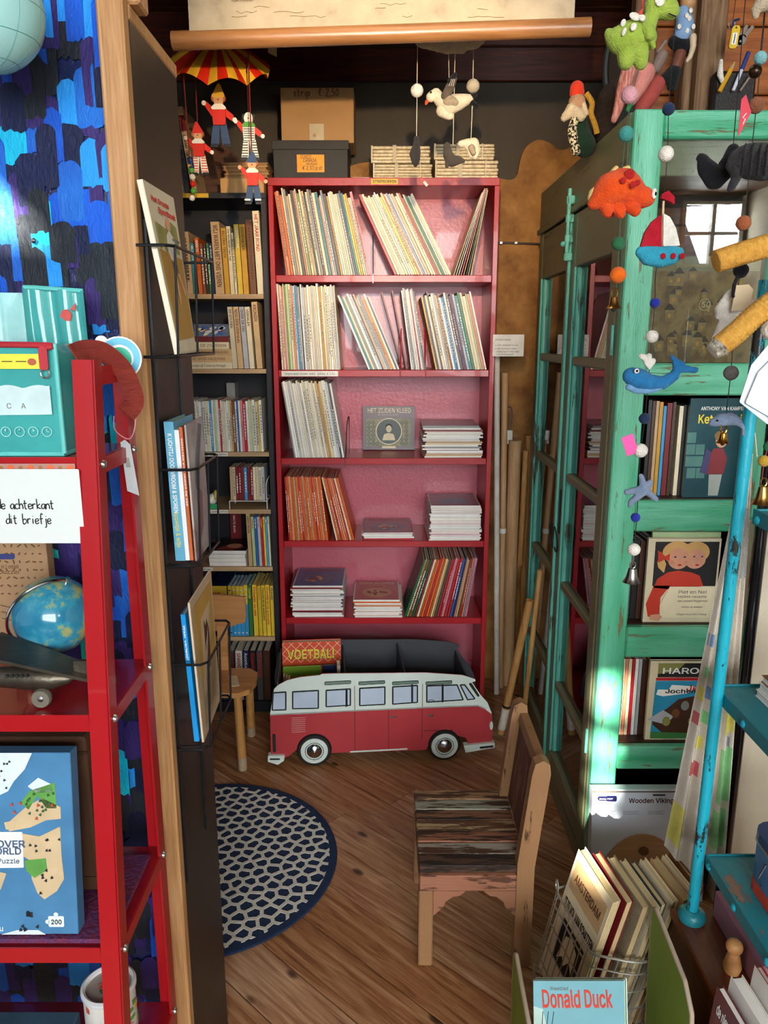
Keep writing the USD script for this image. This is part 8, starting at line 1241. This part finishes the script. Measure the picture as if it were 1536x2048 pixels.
t = T('key_ring', 'key ring with yellow plastic label hanging against the orange boards', 'key ring'); Fk = fr(aty(1456, 99, yk - .04), unit(A(1, 0, .03)), unit(A(.10, 0, 1))); s_ = rpx(1, 1460, 80, yk); P_ = rpoly(-1 * s_, 15 * s_, 0, 41 * s_, 6 * s_); t.add('label_case', prism(P_.difference(ell(7 * s_, 37 * s_, 2 * s_, 2 * s_)), Fk, 0, .006), M('tag_yellow', 'd8b42c', rough=.35)); t.add('paper', prism(rpoly(2.5 * s_, 11.5 * s_, 7 * s_, 28 * s_, s_), Fk, .0061, .0064), wht); t.add('writing', prism(sbox(6 * s_, 9 * s_, 7.6 * s_, 26 * s_), Fk, .0065, .0068), INK); t.add('ring', tube([aty(1464 + 6 * math.cos(q), 50 + 9 * math.sin(q), yk - .038) for q in np.linspace(0, 6.28, 18)[:-1]], .0016, 6, True), steel, smooth=40); t.add('ribbon', tube([aty(1465, 58, yk - .038), aty(1467, 42, yk - .038), aty(1479, 38, yk - .038)], .003, 6), CM['navy']); t.add('cord', tube([aty(1466, 42, yk - .038), A(aty(1466, 42, yk)[0], yk - .038, CE)], .0012, 5), INKBR)
for px, v, an in ((1478, 78, -.5), (1486, 76, -.7)): c = aty(px, v, yk - .03); Fk2 = fr(c, A(math.cos(an), 0, math.sin(an)), A(-math.sin(an), 0, math.cos(an))); t.add('key', cat(prism(ell(0, -.006, .011, .013).difference(ell(0, -.010, .003, .003, 10)), Fk2, 0, .0022), prism(sbox(-.004, .004, .004, .034), Fk2, 0, .0022)), silv)
t.done()
# ================================================================ umbrella mobile with clowns
yu = 2.30; uc = aty(434, 84, yu); mr, my = M('umbrella_red', 'cc2410', rough=.5, var=.06), M('umbrella_yellow', 'dfae2e', rough=.5, var=.06)
U = T('umbrella_mobile', 'red and yellow striped umbrella mobile with dangling clowns', 'mobile'); Ru = .135; hu = .075; ng, ns = 8, 4
tl_ = unit(A(.10, -.55, 1)); tu = unit(np.cross(A(0, 1, 0), tl_)); tv = np.cross(tl_, tu)
def up3(a, s): sc = 1 - .13 * math.sin((a * ng / (2 * math.pi) % 1) * math.pi) * s; dr = Ru * s * (1 + .05 * math.sin((a * ng / (2 * math.pi) % 1) * math.pi)); return uc + dr * (math.cos(a) * tu + math.sin(a) * tv) - tl_ * (hu * s ** 1.6 * (1 + .0)) + tl_ * (.022 * s * math.sin((a * ng / (2 * math.pi) % 1) * math.pi))
for g_ in range(ng):
    for q in range(ns):
        a0 = 2 * math.pi * (g_ + q / ns) / ng; a1 = 2 * math.pi * (g_ + (q + 1) / ns) / ng - 1e-6; U.add('stripe', grid(lambda u, v: up3(a0 + (a1 - a0) * u, .02 + .98 * v), 5, 10, .0014), mr if q % 2 else my, smooth=50)
U.add('cord', cyl(uc, A(uc[0], yu, CE), .0012, n=6), mr)
rib = M('ribbon_red', '6a1a14', rough=.6); pw = M('clown_white', 'e4dccb', rough=.5); pj = M('clown_jeans', '2c4668', rough=.6); pf = M('clown_face', 'c99a6c', rough=.5); pg = M('clown_green', '4f9a3a', rough=.6)
def fig(px, v, h, y, kind, flip=1):
    """A flat wooden jumping clown: centre px, top v, height h px."""
    o = aty(px, v + h, y); s = rpx(1, px, v + h * .5, y) * h; F = fr(o, EX, EZ, -EY); P = lambda pts, buf=.03: Polygon([(x * s * flip, z * s) for x, z in pts]).buffer(buf * s, 4)
    top, leg, hat = {'stripe': (pw, pw, None), 'red': (mr, pj, my), 'dwarf': (mr, pj, pj), 'rs': (mr, pw, mr)}[kind]
    k = U.add('clown', prism(P([(-.09, .42), (.09, .42), (.10, .68), (-.10, .68)]), F, -.004, .004), top, label={'stripe': 'white and black striped clown with green collar', 'red': 'red-jacketed clown with yellow hat', 'dwarf': 'red-vested clown in blue jeans and cap', 'rs': 'clown with red striped trousers'}[kind])
    U.add('face', prism(ell(0, .83 * s, .095 * s, .12 * s), F, -.005, .005), pw if kind == 'stripe' else pf, up=k); U.add('collar', prism(P([(-.11, .69), (.11, .69), (.06, .73), (-.06, .73)]), F, -.0055, .0055), pg if kind == 'stripe' else pw, up=k)
    if hat: U.add('hat', prism(P([(-.09, .90), (.09, .90), (.02, 1.08)]), F, -.0052, .0052), hat, up=k)
    U.add('hair', cat(prism(ell(-.10 * s, .86 * s, .04 * s, .06 * s, 10), F, -.004, .004), prism(ell(.10 * s, .86 * s, .04 * s, .06 * s, 10), F, -.004, .004)), INK if kind == 'stripe' else M('clown_hair', 'a85a24'), up=k); U.add('nose', ball(o + A(0, -.006, .83 * s), .016 * s, 1), mr, up=k)
    for sg in (-1, 1):
        U.add('arm', prism(P([(sg * .11, .66), (sg * .13, .58), (sg * .24, .50 if sg * flip > 0 else .74), (sg * .24, .56 if sg * flip > 0 else .78)]), F, -.0075, -.0042), mr, up=k); U.add('hand', prism(ell(sg * flip * .29 * s, (.49 if sg * flip > 0 else .79) * s, .045 * s, .045 * s, 10), F, -.0078, -.0040), pw if kind != 'dwarf' else pf, up=k)
        U.add('leg', prism(P([(sg * .03, .42), (sg * .10, .42), (sg * .16, .07), (sg * .06, .07)]), F, -.0075, -.0042), leg, up=k); U.add('shoe', prism(P([(sg * .06, .015), (sg * .19, .015), (sg * .17, .05), (sg * .07, .05)], .015), F, -.008, -.0038), INK, up=k)
    if kind in ('stripe', 'rs'):
        U.add('stripe_print', cat(*([prism(sbox(-.115 * s, (.43 + .045 * i) * s, .115 * s, (.445 + .045 * i) * s), F, .0041, .0045) for i in range(6)] if kind == 'stripe' else []), *[prism(affinity.skew(sbox(sg * flip * .11 * s - .07 * s, (.08 + .055 * i) * s, sg * flip * .11 * s + .07 * s, (.098 + .055 * i) * s).intersection(P([(sg * .03, .42), (sg * .10, .42), (sg * .16, .07), (sg * .06, .07)])), 0), F, -.0041, -.0036) for i in range(7) for sg in (-1, 1)]), INK if kind == 'stripe' else mr, up=k)
    if kind == 'dwarf': U.add('cuff', cat(prism(rpoly(-.19 * s, -.05 * s, .06 * s, .10 * s, .005), F, .0076, .009), prism(rpoly(.05 * s, .19 * s, .06 * s, .10 * s, .005), F, .0076, .009)), pw, up=k)
    c0 = o + A(0, 0, .95 * s); U.add('ribbon', tube([c0, A(o[0], y, uc[2] - .05)], .0018, 6), rib, up=k)
# clown figures face the room: the frame's +z looks at the viewer
fig(500, 228, 92, 2.26, 'stripe', -1); fig(441, 190, 104, 2.42, 'red'); fig(400, 262, 88, 2.36, 'rs', -1); fig(507, 320, 88, 2.20, 'dwarf')
g_ = U.add('garland', fb([[(380, 318, 5), (383, 334, 6)]], 2.27, .004), CM['navy']); 
for j, (px, v, mt) in enumerate(((383, 340, pg), (385, 354, pw), (386, 368, mr), (387, 382, pg), (384, 396, pw), (381, 332, my))): U.add('garland_bead', fb([[(px, v, 6)]], 2.27, .004), mt)
U.add('ribbon', tube([aty(385, 398, 2.27), A(aty(374, 300, 2.27)[0], 2.27, uc[2] - .05)], .0018, 6), rib); U.done()
# ================================================================ cloud mobile with gull and seals
ycl = 2.24; mw_ = felt('cream_wool', 'ddd0b4'); C_ = T('cloud_mobile', 'cream felt cloud mobile with gull and three seals', 'mobile')
k = C_.add('cloud', fb([[(842, 82, 12), (870, 84, 16), (896, 88, 18), (922, 84, 17), (948, 82, 15), (962, 80, 9)], [(872, 88, 12), (888, 92, 13)], [(904, 92, 13), (924, 94, 12)], [(900, 70, 20), (880, 60, 16)]], ycl, .006, noise=.003), mw_, smooth=True); C_.add('cord', cyl(aty(900, 60, ycl), A(aty(900, 60, ycl)[0], ycl, CE), .0012, n=6), fw)
def cstr(pts): C_.add('string', tube([aty(*p, ycl) for p in pts], .0011, 5), M('string_cream', 'cfc4ac'))
cstr([(835, 84), (834, 180), (833, 278)]); cstr([(897, 98), (898, 155)]); cstr([(910, 104), (909, 160), (906, 290)]); cstr([(947, 84), (946, 172), (942, 280)])
bead(C_, 834, 181, 13, ycl, fw); bead(C_, 946, 172, 13.5, ycl, felt('stone', 'b3a78f'))
k = C_.add('gull', fb([[(862, 194, 10), (872, 188, 11), (882, 202, 13), (898, 210, 19), (918, 204, 15), (938, 198, 9)], [(884, 222, 12), (898, 232, 8), (904, 234, 4)]], ycl, .005), mw_, smooth=True); C_.add('beak', fb([[(854, 203, 4), (852, 208, 2.5)]], ycl, .003), felt('beak', 'd0502c'), up=k, smooth=True); C_.add('wing', fb([[(890, 196, 9, -.02), (898, 180, 9, -.02), (907, 162, 6, -.02)]], ycl, .004, sq=.9), felt('wing_grey', '5e5248'), up=k, smooth=True); C_.add('wing_tip', fb([[(900, 168, 7, -.024), (909, 155, 4, -.024)]], ycl, .004), fblack, up=k, smooth=True)
C_.add('wing_stripe', cat(*[tube([aty(898 + i * 4, 172, ycl - .048), aty(903 + i * 3, 158, ycl - .044)], .0008, 4) for i in range(3)]), fw, up=k); C_.add('saddle', fb([[(896, 206, 13, -.012), (908, 208, 10, -.012)]], ycl, .005), felt('saddle', 'a3937c'), up=k, smooth=True); C_.add('tail', fb([[(940, 196, 7), (950, 190, 5)], [(940, 202, 6), (954, 212, 4)]], ycl, .004), fblack, up=k, smooth=True); spot_(861, 188, 2, 2, ycl, .0155, fblack, C_, 'gull_eye')
C_.add('seal', fb([[(833, 278, 6), (833, 290, 7), (830, 308, 11), (831, 320, 9), (831, 330, 4)]], ycl, .004), fchar, label='upright dark seal', smooth=True); C_.add('seal', fb([[(894, 292, 7), (896, 310, 10), (904, 322, 11), (916, 320, 8), (926, 322, 4)], [(896, 318, 6), (894, 332, 4)]], ycl, .004), felt('seal_grey', '4a443e'), label='grey sitting seal', smooth=True); C_.add('seal', fb([[(922, 288, 7), (934, 286, 8), (948, 286, 10), (954, 300, 8), (950, 314, 5)], [(936, 292, 7), (942, 312, 4)]], ycl, .004), mw_, label='white seal', smooth=True); C_.add('seal_belly', fb([[(942, 298, 7, -.012), (946, 308, 5, -.012)]], ycl, .004), felt('saddle', 'a3937c'), smooth=True); C_.done()
a = aty(545, 97, 2.6); t = T('paper_tag', 'small cream paper tag hanging below the map rod', 'tag'); F = fr(A(a[0] - .014, 2.6, a[2] - .016), EX, EZ, -EY); t.add('tag', prism(Polygon([(0, .004), (.027, -.008), (.027, .03), (0, .03)]), F, 0, .0008), M('tag_cream', 'ead7a8', rough=.5)); t.add('thread', tube([F[0] + A(.013, -.0005, .028), A(F[0][0] + .013, 2.5995, CE)], .0007, 5), INK); t.done()
dup_ = {k: v for k, v in LABELS.items() if len(v) > 1}
for k, v in list(dup_.items())[:20]: print('DUP', k, v)
for k, v in LABELS.items():
    n_ = len(k.split())
    if n_ > 16 or n_ < 4: print('LEN', n_, k)
